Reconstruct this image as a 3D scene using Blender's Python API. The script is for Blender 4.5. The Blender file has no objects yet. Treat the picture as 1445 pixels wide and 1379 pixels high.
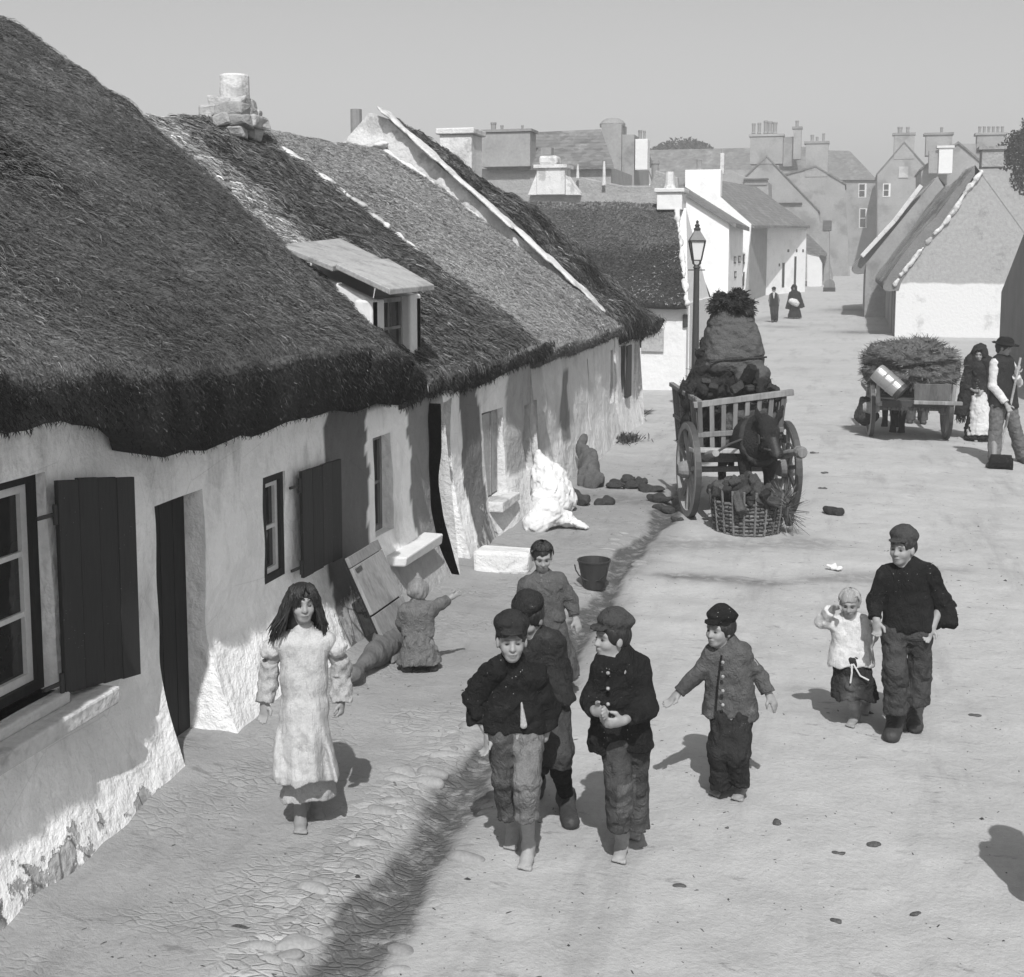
import bpy, math, random
import numpy as np
rad = math.radians
scene = bpy.context.scene
# ---------------------------------------------------------------- camera
F, W, H = 1800.0, 1445, 1379            # focal length and size in photo pixels
CX, CY = 722.5, 568.0                   # principal point (rising front)
PITCH, YAW = rad(6.403), rad(14.7685)
CAM = np.array([0, 0, 3.0])
cd = bpy.data.cameras.new('camera'); cam = bpy.data.objects.new('camera', cd)
scene.collection.objects.link(cam); scene.camera = cam
cd.sensor_fit = 'HORIZONTAL'; cd.sensor_width = 36; cd.lens = 36 * F / W
cd.shift_y = -(H / 2 - CY) / W; cd.shift_x = 0
cd.clip_start = 0.05; cd.clip_end = 3000
cam.location = CAM; cam.rotation_euler = (math.pi / 2 - PITCH, 0, YAW)
# ---------------------------------------------------------------- sky, sun, exposure
SUN_EL, SUN_AZ = rad(49), rad(14)       # light travels up the street (+Y), a little to the left
sd = bpy.data.lights.new('sun', 'SUN'); sun = bpy.data.objects.new('sun', sd)
scene.collection.objects.link(sun)
sd.energy = 4.7; sd.angle = rad(0.55); sd.color = (1, 0.998, 0.995)
to_sun = (math.sin(SUN_AZ) * math.cos(SUN_EL), -math.cos(SUN_AZ) * math.cos(SUN_EL), math.sin(SUN_EL))
from mathutils import Vector
sun.rotation_euler = Vector(to_sun).to_track_quat('Z', 'Y').to_euler()
world = bpy.data.worlds.new('World'); scene.world = world; world.use_nodes = True
nt = world.node_tree; nt.nodes.clear()
sky = nt.nodes.new('ShaderNodeTexSky'); sky.sky_type = 'NISHITA'; sky.sun_disc = False
sky.sun_elevation = SUN_EL; sky.sun_rotation = math.pi - SUN_AZ
sky.air_density = 1.0; sky.dust_density = 2.5; sky.ozone_density = 1.0
sepc = nt.nodes.new('ShaderNodeSeparateColor')          # an orthochromatic plate: sees blue and green, no colour
a1 = nt.nodes.new('ShaderNodeMath'); a1.operation = 'MULTIPLY'; a1.inputs[1].default_value = 0.5
a2 = nt.nodes.new('ShaderNodeMath'); a2.operation = 'MULTIPLY_ADD'; a2.inputs[1].default_value = 0.5
bg = nt.nodes.new('ShaderNodeBackground'); bg.inputs[1].default_value = 0.120
wo = nt.nodes.new('ShaderNodeOutputWorld')
nt.links.new(sky.outputs[0], sepc.inputs[0]); nt.links.new(sepc.outputs[1], a1.inputs[0])
nt.links.new(sepc.outputs[2], a2.inputs[0]); nt.links.new(a1.outputs[0], a2.inputs[2])
nt.links.new(a2.outputs[0], bg.inputs[0]); nt.links.new(bg.outputs[0], wo.inputs[0])
scene.view_settings.view_transform = 'Standard'; scene.view_settings.look = 'None'
scene.view_settings.exposure = 0.0; scene.view_settings.gamma = 1
scene.view_settings.use_curve_mapping = False
scene.cycles.max_bounces = 6; scene.cycles.diffuse_bounces = 3; scene.cycles.volume_bounces = 1
scene.cycles.transparent_max_bounces = 8; scene.cycles.caustics_reflective = False
scene.cycles.use_denoising = True
# ---------------------------------------------------------------- where a photo pixel lies in the place
def raw(px, py):
    a, b = (px - CX) / F, -(py - CY) / F
    v = np.array([a, math.cos(PITCH) + b * math.sin(PITCH), -math.sin(PITCH) + b * math.cos(PITCH)])
    c, s = math.cos(YAW), math.sin(YAW)
    return np.array([c * v[0] - s * v[1], s * v[0] + c * v[1], v[2]])
def gz(y): return 0.66 * max(0.0, (y - 60) / 40.0) ** 1.5      # the street climbs beyond 60 m
def at_z(px, py, z=0.0): d = raw(px, py); return CAM + d * ((z - 3.0) / d[2])
def at_x(px, py, x): d = raw(px, py); return CAM + d * (x / d[0])
def at_y(px, py, y): d = raw(px, py); return CAM + d * (y / d[1])
def px_m(y): return None
# ---------------------------------------------------------------- helpers
COL = scene.collection
def origin(o):
    p = np.zeros(3)
    while o is not None: p = p + np.array(o.location); o = o.parent
    return p
def props(o, label=None, cat=None, group=None, kind=None):
    if label: o['label'] = label
    if cat: o['category'] = cat
    if group: o['group'] = group
    if kind: o['kind'] = kind
    return o
def thing(name, label, cat, loc, group=None):
    o = bpy.data.objects.new(name, None); COL.objects.link(o)
    o.location = [float(v) for v in loc]; o.empty_display_size = 0.2
    return props(o, label, cat, group)
def mesh(name, V, Fc, m=None, parent=None, base=None, smooth=False, attrs=None, mats=None, midx=None):
    """V (n,3) in world metres; Fc (k,3|4) array or list of tuples. Links ONE mesh object."""
    V = np.asarray(V, dtype=np.float64).reshape(-1, 3)
    org = origin(parent) if parent is not None else (np.array(base, float) if base is not None else np.zeros(3))
    me = bpy.data.meshes.new(name)
    if isinstance(Fc, np.ndarray):
        k, n = Fc.shape
        me.vertices.add(len(V)); me.vertices.foreach_set('co', (V - org).astype(np.float32).ravel())
        me.loops.add(k * n); me.loops.foreach_set('vertex_index', Fc.astype(np.int32).ravel())
        me.polygons.add(k); me.polygons.foreach_set('loop_start', np.arange(0, k * n, n, dtype=np.int32))
    else:
        me.from_pydata([tuple(v) for v in (V - org)], [], [tuple(int(i) for i in f) for f in Fc])
    for k_, a in (attrs or {}).items():
        at = me.attributes.new(k_, 'FLOAT', 'POINT'); at.data.foreach_set('value', np.asarray(a, np.float32).ravel())
    me.update(calc_edges=True); me.validate()
    if smooth: me.polygons.foreach_set('use_smooth', np.ones(len(me.polygons), bool))
    for mm in (mats or [m]): me.materials.append(mm)
    if midx is not None: me.polygons.foreach_set('material_index', np.asarray(midx, np.int32))
    o = bpy.data.objects.new(name, me); COL.objects.link(o)
    if parent is not None: o.parent = parent
    elif base is not None: o.location = [float(v) for v in base]
    return o
class MB:
    """collects solid pieces that belong to ONE part"""
    def __init__(s): s.v = []; s.f = []; s.n = 0; s.t = []
    def add(s, V, Fc, tone=1.0):
        V = np.asarray(V, float).reshape(-1, 3); s.v.append(V)
        s.f += [tuple(int(i) + s.n for i in f) for f in Fc]; s.n += len(V); s.t += [tone] * len(V); return s
    def box(s, lo, hi, tone=1.0, bev=0.0, jit=0.0, rng=None):
        x0, y0, z0 = lo; x1, y1, z1 = hi
        return s.hexa([(x0,y0,z0),(x1,y0,z0),(x1,y1,z0),(x0,y1,z0),(x0,y0,z1),(x1,y0,z1),(x1,y1,z1),(x0,y1,z1)], tone, jit, rng)
    def hexa(s, P, tone=1.0, jit=0.0, rng=None):
        P = np.array(P, float)
        if jit: P = P + (rng or np.random).normal(0, jit, P.shape)
        return s.add(P, [(0,3,2,1),(4,5,6,7),(0,1,5,4),(1,2,6,5),(2,3,7,6),(3,0,4,7)], tone)
    def beam(s, a, b, w, t, up=(0, 0, 1), tone=1.0):
        a, b = np.array(a, float), np.array(b, float); d = b - a; d /= np.linalg.norm(d)
        u = np.array(up, float); r = np.cross(d, u)
        if np.linalg.norm(r) < 1e-6: r = np.cross(d, (0, 1, 0))
        r /= np.linalg.norm(r); u = np.cross(r, d); r = r * w / 2; u = u * t / 2
        return s.hexa([a-r-u, a+r-u, b+r-u, b-r-u, a-r+u, a+r+u, b+r+u, b-r+u], tone)
    def tube(s, pts, radii, n=10, tone=1.0, cap=True):
        pts = np.array(pts, float); k = len(pts)
        if np.isscalar(radii): radii = [radii] * k
        t = np.gradient(pts, axis=0); V = []
        ref = np.array([0, 0, 1.0]) if abs(t[0][2]) < 0.9 * np.linalg.norm(t[0]) else np.array([1.0, 0, 0])
        for i in range(k):
            d = t[i] / np.linalg.norm(t[i]); a = np.cross(d, ref); a /= np.linalg.norm(a); b = np.cross(d, a)
            for j in range(n):
                w = 2 * math.pi * j / n; V.append(pts[i] + radii[i] * (math.cos(w) * a + math.sin(w) * b))
        Fc = [(i*n+j, i*n+(j+1) % n, (i+1)*n+(j+1) % n, (i+1)*n+j) for i in range(k-1) for j in range(n)]
        if cap: Fc += [tuple(range(n-1, -1, -1)), tuple((k-1)*n+j for j in range(n))]
        return s.add(V, Fc, tone)
    def lathe(s, c, prof, n=16, tone=1.0, sq=1.0, rot=0.0):
        V = []; c = np.array(c, float)
        for r, z in prof:
            for j in range(n):
                w = 2 * math.pi * j / n + rot; V.append(c + (r * math.cos(w), sq * r * math.sin(w), z))
        k = len(prof)
        Fc = [(i*n+j, i*n+(j+1) % n, (i+1)*n+(j+1) % n, (i+1)*n+j) for i in range(k-1) for j in range(n)]
        Fc += [tuple(range(n-1, -1, -1)), tuple((k-1)*n+j for j in range(n))]
        return s.add(V, Fc, tone)
    def prism(s, poly, d, tone=1.0):
        """poly: list of 3D points (planar), d: extrusion vector"""
        P = np.array(poly, float); n = len(P); d = np.array(d, float)
        Fc = [tuple(range(n-1, -1, -1)), tuple(range(n, 2*n))] + [(i, (i+1) % n, n+(i+1) % n, n+i) for i in range(n)]
        return s.add(np.vstack([P, P + d]), Fc, tone)
    def build(s, name, m, parent=None, base=None, smooth=False, bevel=0.0):
        V = np.vstack(s.v)
        o = mesh(name, V, s.f, m, parent, base, smooth, {'tone': s.t})
        bm = bmesh.new(); bm.from_mesh(o.data); bmesh.ops.recalc_face_normals(bm, faces=bm.faces)
        bm.to_mesh(o.data); bm.free()
        if bevel:
            b = o.modifiers.new('bevel', 'BEVEL'); b.width = bevel; b.segments = 2; b.limit_method = 'ANGLE'
        return o
import bmesh
# cheap smooth numpy noise: a sum of random waves, about -1..1
class Waves:
    def __init__(s, seed, scale, n=14, octaves=2):
        r = np.random.RandomState(seed); s.k = []
        for o in range(octaves):
            for i in range(n):
                d = r.normal(size=3); d /= np.linalg.norm(d)
                s.k.append((d * scale * 2 ** o * r.uniform(.6, 1.5), r.uniform(0, 6.28), .5 ** o / math.sqrt(n) * 1.2))
    def __call__(s, x, y, z=0.0):
        out = 0
        for k, p, a in s.k: out = out + a * np.sin(k[0] * x + k[1] * y + k[2] * z + p)
        return out
def sst(e0, e1, x):
    t = np.clip((x - e0) / (e1 - e0), 0, 1); return t * t * (3 - 2 * t)
# ---------------------------------------------------------------- materials (grey plate: every colour is a grey value)
class N:
    def __init__(s, name):
        s.m = bpy.data.materials.new(name); s.m.use_nodes = True; s.t = s.m.node_tree; s.t.nodes.clear()
        s.out = s.t.nodes.new('ShaderNodeOutputMaterial'); s.b = s.t.nodes.new('ShaderNodeBsdfPrincipled')
        s.t.links.new(s.b.outputs[0], s.out.inputs[0]); s.tc = s.t.nodes.new('ShaderNodeTexCoord')
    def link(s, a, b): s.t.links.new(a, b)
    def val(s, op, a, b=None, c=None, clamp=False):
        n = s.t.nodes.new('ShaderNodeMath'); n.operation = op; n.use_clamp = clamp
        for i, q in enumerate((a, b, c)):
            if q is None: continue
            if isinstance(q, (int, float)): n.inputs[i].default_value = q
            else: s.link(q, n.inputs[i])
        return n.outputs[0]
    def coord(s, scale=(1, 1, 1), rot=(0, 0, 0), loc=(0, 0, 0)):
        n = s.t.nodes.new('ShaderNodeMapping'); s.link(s.tc.outputs['Object'], n.inputs[0])
        n.inputs['Scale'].default_value = scale; n.inputs['Rotation'].default_value = rot; n.inputs['Location'].default_value = loc
        return n.outputs[0]
    def noise(s, scale, detail=4, vec=None, rough=.55, dist=0.0):
        n = s.t.nodes.new('ShaderNodeTexNoise'); s.link(vec if vec is not None else s.tc.outputs['Object'], n.inputs['Vector'])
        n.inputs['Scale'].default_value = scale; n.inputs['Detail'].default_value = detail
        n.inputs['Roughness'].default_value = rough; n.inputs['Distortion'].default_value = dist
        return n.outputs[0]
    def voro(s, scale, feature='F1', vec=None, rnd=1.0, out=0):
        n = s.t.nodes.new('ShaderNodeTexVoronoi'); n.feature = feature
        s.link(vec if vec is not None else s.tc.outputs['Object'], n.inputs['Vector'])
        n.inputs['Scale'].default_value = scale; n.inputs['Randomness'].default_value = rnd
        return n.outputs[out]
    def ramp(s, x, e0, e1, v0=0.0, v1=1.0):
        n = s.t.nodes.new('ShaderNodeMapRange'); n.interpolation_type = 'SMOOTHSTEP'
        s.link(x, n.inputs[0])
        for i, q in enumerate((e0, e1, v0, v1)): n.inputs[1 + i].default_value = q
        return n.outputs[0]
    def mix(s, f, a, b):        # a*(1-f)+b*f on plain values
        return s.val('ADD', s.val('MULTIPLY', a, s.val('SUBTRACT', 1.0, f)), s.val('MULTIPLY', b, f))
    def attr(s, name):
        n = s.t.nodes.new('ShaderNodeAttribute'); n.attribute_name = name; return n.outputs['Fac']
    def xyz(s):
        n = s.t.nodes.new('ShaderNodeSeparateXYZ'); s.link(s.tc.outputs['Object'], n.inputs[0]); return n.outputs
    def bump(s, h, strength=.5, dist=.02):
        n = s.t.nodes.new('ShaderNodeBump'); n.inputs['Strength'].default_value = strength
        n.inputs['Distance'].default_value = dist; s.link(h, n.inputs['Height']); s.link(n.outputs[0], s.b.inputs['Normal'])
    def done(s, v, rough=.9, spec=.25, metal=0.0):
        c = s.t.nodes.new('ShaderNodeCombineColor')
        for i in range(3): s.link(v, c.inputs[i])
        s.link(c.outputs[0], s.b.inputs['Base Color'])
        s.b.inputs['Roughness'].default_value = rough; s.b.inputs['Specular IOR Level'].default_value = spec
        s.b.inputs['Metallic'].default_value = metal
        return s.m
def simple(name, v, rough=.9, amt=.35, scale=6, fine=.25, fscale=60, bump=.4, bscale=40, bdist=.01, spec=.2, tone=False, stretch=(1, 1, 1), metal=0.0, blot=0.0):
    n = N(name); vec = n.coord(stretch)
    a = n.noise(scale, 4, vec); b = n.noise(fscale, 3, vec)
    x = n.val('MULTIPLY_ADD', n.val('SUBTRACT', a, .5), 2 * amt, 1.0)
    y = n.val('MULTIPLY_ADD', n.val('SUBTRACT', b, .5), 2 * fine, 1.0)
    v_ = n.val('MULTIPLY', n.val('MULTIPLY', x, y), v)
    if blot: v_ = n.val('MULTIPLY', v_, n.ramp(n.noise(scale * .6, 6, vec, .7), .50, .62, 1.0, 1.0 - blot))
    if tone: v_ = n.val('MULTIPLY', v_, n.attr('tone'))
    n.bump(n.noise(bscale, 5, vec), bump, bdist)
    return n.done(n.val('MAXIMUM', v_, .004), rough, spec, metal)
M = {}
M['thatch_dark'] = simple('thatch_dark', .098, amt=.35, scale=1.2, fine=.5, fscale=50, bump=.8, bscale=55, bdist=.03, tone=True, spec=.0)
M['thatch_pale'] = simple('thatch_pale', .27, amt=.3, scale=1.5, fine=.5, fscale=45, bump=.8, bscale=50, bdist=.03, tone=True, spec=.0)
M['thatch_moss'] = simple('thatch_moss', .105, amt=.55, scale=1.4, fine=.55, fscale=30, bump=.8, bscale=35, bdist=.04, tone=True, spec=.0)
M['mortar'] = simple('mortar', .55, amt=.25, scale=3, fine=.2, fscale=30, bump=.6, bscale=18, bdist=.03, blot=.35)
M['wood_dark'] = simple('wood_dark', .022, rough=.7, amt=.4, scale=4, fine=.4, fscale=25, bump=.4, bscale=30, stretch=(1, 1, .12), tone=True)
def shutter_mat():
    n = N('shutter_paint'); v = n.val('MULTIPLY', n.attr('tone'), n.val('MULTIPLY_ADD', n.val('SUBTRACT', n.noise(6, 5, n.coord((1, 1, .25))), .5), .016, .021))
    sp = n.ramp(n.voro(34, 'F1'), .055, .085, 1, 0); sp = n.val('MULTIPLY', sp, n.ramp(n.noise(3.2, 4), .50, .60)); v = n.val('ADD', v, n.val('MULTIPLY', sp, .22))
    gr = n.ramp(n.noise(26, 4, n.coord((1, 1, .05))), .62, .72, 1, .55); v = n.val('MULTIPLY', v, gr)
    n.bump(n.noise(40, 4, n.coord((1, 1, .2))), .35, .01); return n.done(v, .6, .3)
M['shutter_paint'] = shutter_mat()
M['wood_grey'] = simple('wood_grey', .20, amt=.35, scale=5, fine=.35, fscale=40, bump=.5, bscale=40, stretch=(1, 1, .15), tone=True, blot=.3)
M['wood_pale'] = simple('wood_pale', .34, amt=.3, scale=5, fine=.3, fscale=40, bump=.5, bscale=35, tone=True, blot=.3)
M['paint_white'] = simple('paint_white', .62, rough=.6, amt=.15, scale=8, fine=.15, bump=.2, tone=True)
def slate_mat():
    n = N('slate'); o = n.xyz(); row = n.val('FRACT', n.val('ADD', n.val('MULTIPLY', o[2], 5.2), n.val('MULTIPLY', n.noise(1.2, 3), .5)))
    v = n.val('MULTIPLY', n.attr('tone'), n.val('MULTIPLY_ADD', n.val('SUBTRACT', n.noise(1.3, 5, rough=.65), .5), .09, .13))
    v = n.val('MULTIPLY', v, n.ramp(row, 0, .22, .62, 1.0)); cell = n.voro(3.4, 'F1', n.coord((1, 1, 1.6)), out=1); sc = n.t.nodes.new('ShaderNodeSeparateColor'); n.link(cell, sc.inputs[0])
    v = n.val('MULTIPLY', v, n.val('MULTIPLY_ADD', n.val('SUBTRACT', sc.outputs[0], .5), .5, 1.0)); v = n.val('MULTIPLY', v, n.ramp(n.noise(.8, 6, rough=.7), .50, .68, 1.0, 1.45))
    n.bump(n.val('ADD', row, n.noise(9, 4)), .3, .03); return n.done(n.val('MAXIMUM', v, .01), .75, .25)
M['slate'] = slate_mat()
M['stone_grey'] = simple('stone_grey', .26, amt=.35, scale=2, fine=.35, fscale=14, bump=.8, bscale=9, bdist=.05, tone=True)
M['render_grey'] = simple('render_grey', .26, amt=.35, scale=.7, fine=.25, fscale=8, bump=.5, bscale=10, tone=True, blot=.30)
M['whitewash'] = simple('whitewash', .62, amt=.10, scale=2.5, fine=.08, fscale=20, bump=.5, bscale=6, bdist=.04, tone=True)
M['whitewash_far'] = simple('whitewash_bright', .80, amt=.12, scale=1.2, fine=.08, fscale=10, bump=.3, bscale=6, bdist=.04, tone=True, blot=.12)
M['clay_pot'] = simple('clay_pot', .22, amt=.3, scale=8, tone=True)
M['iron'] = simple('iron', .03, rough=.55, amt=.3, scale=10, bump=.2, spec=.4, tone=True)
def glass_mat():
    n = N('window_glass'); v = n.val('MULTIPLY_ADD', n.noise(4), .03, .01)
    n.bump(n.noise(7, 2), .15, .02); return n.done(v, .08, .5)
M['glass'] = glass_mat()
# ================================================================ the ground: one sheet to the horizon
GUT = -2.04                                                    # open gutter between cobbled footway and road
def ground_relief(x, y):
    n1 = Waves(3, 1.1); n2 = Waves(4, 5.0); n3 = Waves(5, 19.0)
    near = np.exp(-((np.hypot(x, y - 9) / 26.0) ** 4))
    z = (.018 * n1(x, y) + .008 * n2(x, y) + .0035 * n3(x, y)) * near
    gx = GUT + .045 * np.sin(y * .9) + .03 * np.sin(y * 2.3 + 1) + .10 * sst(6.5, 4, y)
    wid = .12 + .10 * sst(7, 4.4, y) + .04 * np.sin(y * 3.1)
    g = np.exp(-((x - gx) / wid) ** 2) * sst(26, 16, y)
    z = z - .055 * g
    z = z + .05 * sst(-3.0, -3.8, x) * sst(24, 20, y)          # the footway rises to the house walls
    z = z + .012 * sst(-1.2, .6, x) * near
    for x0, a in ((.15, .9), (1.35, .8), (2.3, .6)):           # wheel ruts
        z = z - .013 * a * np.exp(-((x - x0 - .22 * np.sin(y * .21 + x0) - .05 * np.sin(y * .8)) / .075) ** 2) * near * (.6 + .4 * np.sin(y * 1.3 + 2 * x0))
    return z, g
def build_ground():
    xs = np.unique(np.concatenate([-np.geomspace(5.2, 900, 26), np.arange(-5.2, 4.4, .045), np.geomspace(4.4, 900, 28)]))
    ys = np.unique(np.concatenate([-np.geomspace(1.0, 300, 12), np.arange(-1, 3, .2), np.arange(3, 14, .045), np.arange(14, 34, .09),
                                   np.geomspace(34, 160, 50), np.geomspace(165, 1600, 14)]))
    X, Y = np.meshgrid(xs, ys); z, g = ground_relief(X, Y)
    rise = .66 * np.clip((np.minimum(Y, 165) - 60) / 40, 0, None) ** 1.5
    z = z + rise
    nx, ny = len(xs), len(ys); I = np.arange(nx * ny).reshape(ny, nx)
    Fc = np.stack([I[:-1, :-1], I[:-1, 1:], I[1:, 1:], I[1:, :-1]], -1).reshape(-1, 4)
    # attributes: how cobbled, how wet/dirty
    w = Waves(8, 1.6); w2 = Waves(9, 4.0)
    cob = sst(.22, -.12, X - (GUT + .22) + .12 * w(X, Y)) * sst(24, 15, Y)
    edge = np.exp(-((X - (GUT - .32)) / .22) ** 2) * sst(9.5, 5.5, Y)
    wet = sst(.24, .50, g * (1.0 + .28 * w2(X, Y)) + .06 * w2(X * 2.3, Y * 2.3))
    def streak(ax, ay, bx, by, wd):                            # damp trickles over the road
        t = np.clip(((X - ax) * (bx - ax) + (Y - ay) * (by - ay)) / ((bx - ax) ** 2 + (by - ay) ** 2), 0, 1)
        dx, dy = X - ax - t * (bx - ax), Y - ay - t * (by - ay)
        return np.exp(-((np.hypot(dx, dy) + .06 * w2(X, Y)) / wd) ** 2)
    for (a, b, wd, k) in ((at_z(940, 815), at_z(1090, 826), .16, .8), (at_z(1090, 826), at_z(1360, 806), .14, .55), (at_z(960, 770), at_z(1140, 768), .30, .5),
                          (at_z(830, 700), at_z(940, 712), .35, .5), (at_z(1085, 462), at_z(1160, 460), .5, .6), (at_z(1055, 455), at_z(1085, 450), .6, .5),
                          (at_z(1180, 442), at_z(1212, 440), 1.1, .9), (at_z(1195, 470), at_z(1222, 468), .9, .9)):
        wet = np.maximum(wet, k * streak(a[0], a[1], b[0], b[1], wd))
    n = N('packed_earth'); cobA, wetA, edA = n.attr('cob'), n.attr('wet'), n.attr('edge')
    big = n.noise(.5, 5); mid = n.noise(3.0, 6, rough=.65); fine = n.noise(28, 5, rough=.7); grit = n.noise(160, 3)
    vec = n.coord((.72, 1.2, 1))
    wv = n.t.nodes.new('ShaderNodeVectorMath'); wv.operation = 'MULTIPLY_ADD'
    nn = n.t.nodes.new('ShaderNodeTexNoise'); n.link(n.tc.outputs['Object'], nn.inputs[0]); nn.inputs['Scale'].default_value = 6
    n.link(nn.outputs[1], wv.inputs[0]); wv.inputs[1].default_value = (.09, .09, .1); n.link(vec, wv.inputs[2])
    cell = n.voro(17.0, 'DISTANCE_TO_EDGE', wv.outputs[0]); cid = n.voro(17.0, 'F1', wv.outputs[0], out=1)
    cids = n.t.nodes.new('ShaderNodeSeparateColor'); n.link(cid, cids.inputs[0])
    lay = n.ramp(n.noise(1.6, 6, rough=.65), .42, .66, .10, .85)                     # where dust hides the stones
    cobv = n.val('MULTIPLY', cobA, n.val('MAXIMUM', lay, n.val('MAXIMUM', edA, n.val('MULTIPLY', wetA, .9))))
    crack = n.val('MULTIPLY', n.ramp(cell, .0, .05, 1, 0), cobv)
    base = n.val('MULTIPLY_ADD', n.val('SUBTRACT', big, .5), .12, .36)
    base = n.val('MULTIPLY', base, n.val('MULTIPLY_ADD', n.val('SUBTRACT', mid, .5), .34, 1.0))
    base = n.val('MULTIPLY', base, n.val('MULTIPLY_ADD', n.val('SUBTRACT', fine, .5), .30, 1.0))
    base = n.val('MULTIPLY', base, n.val('MULTIPLY_ADD', n.val('SUBTRACT', grit, .5), .22, 1.0))
    tread = n.ramp(n.noise(.9, 6, n.coord((2.4, .35, 1)), .7), .50, .70, 1.0, .80)      # trodden, darker stretches along the street
    base = n.val('MULTIPLY', base, tread)
    scuff = n.ramp(n.noise(5.5, 7, n.coord((.55, 1.6, 1)), .75), .58, .68, 1.0, .66)
    base = n.val('MULTIPLY', base, scuff)
    base = n.val('MULTIPLY', base, n.mix(cobA, 1.0, .72))
    stone = n.val('MULTIPLY_ADD', n.val('SUBTRACT', cids.outputs[0], .5), .22, 1.06)
    base = n.val('MULTIPLY', base, n.mix(cobv, 1.0, stone))
    base = n.val('MULTIPLY', base, n.mix(crack, 1.0, .76))
    base = n.val('MULTIPLY', base, n.mix(n.val('MULTIPLY', edA, n.ramp(cids.outputs[1], .3, .6)), 1.0, 1.35))
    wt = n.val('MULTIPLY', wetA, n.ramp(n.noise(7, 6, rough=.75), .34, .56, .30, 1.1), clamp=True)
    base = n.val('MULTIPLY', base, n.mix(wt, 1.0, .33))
    speck = n.ramp(n.voro(7.5, 'F1'), .035, .06, .35, 1.0)       # small stones, straws and droppings
    base = n.val('MULTIPLY', base, n.mix(n.ramp(n.noise(.8, 3), .5, .6), 1.0, speck))
    h = n.val('ADD', n.val('MULTIPLY', n.val('MULTIPLY', n.ramp(cell, 0, .16), cobv), .0065), n.val('MULTIPLY', fine, .010))
    h = n.val('ADD', h, n.val('MULTIPLY', mid, .018)); h = n.val('ADD', h, n.val('MULTIPLY', grit, .0025))
    n.bump(h, 1.0, 1.0)
    m = n.done(base, .95, .15)
    o = mesh('street_ground', np.stack([X, Y, z], -1), Fc, m, smooth=True, attrs={'cob': cob, 'wet': wet, 'edge': edge})
    props(o, 'pale trodden earth street with a cobbled footway and dark gutter', 'street', kind='structure')
build_ground()
def gnd(x, y):
    z, _ = ground_relief(np.array([float(x)]), np.array([float(y)])); return float(z[0]) + gz(y)
def on_ground(px, py):
    p = at_z(px, py)
    for _ in range(6): p = at_z(px, py, gnd(p[0], p[1]))
    return p
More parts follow.
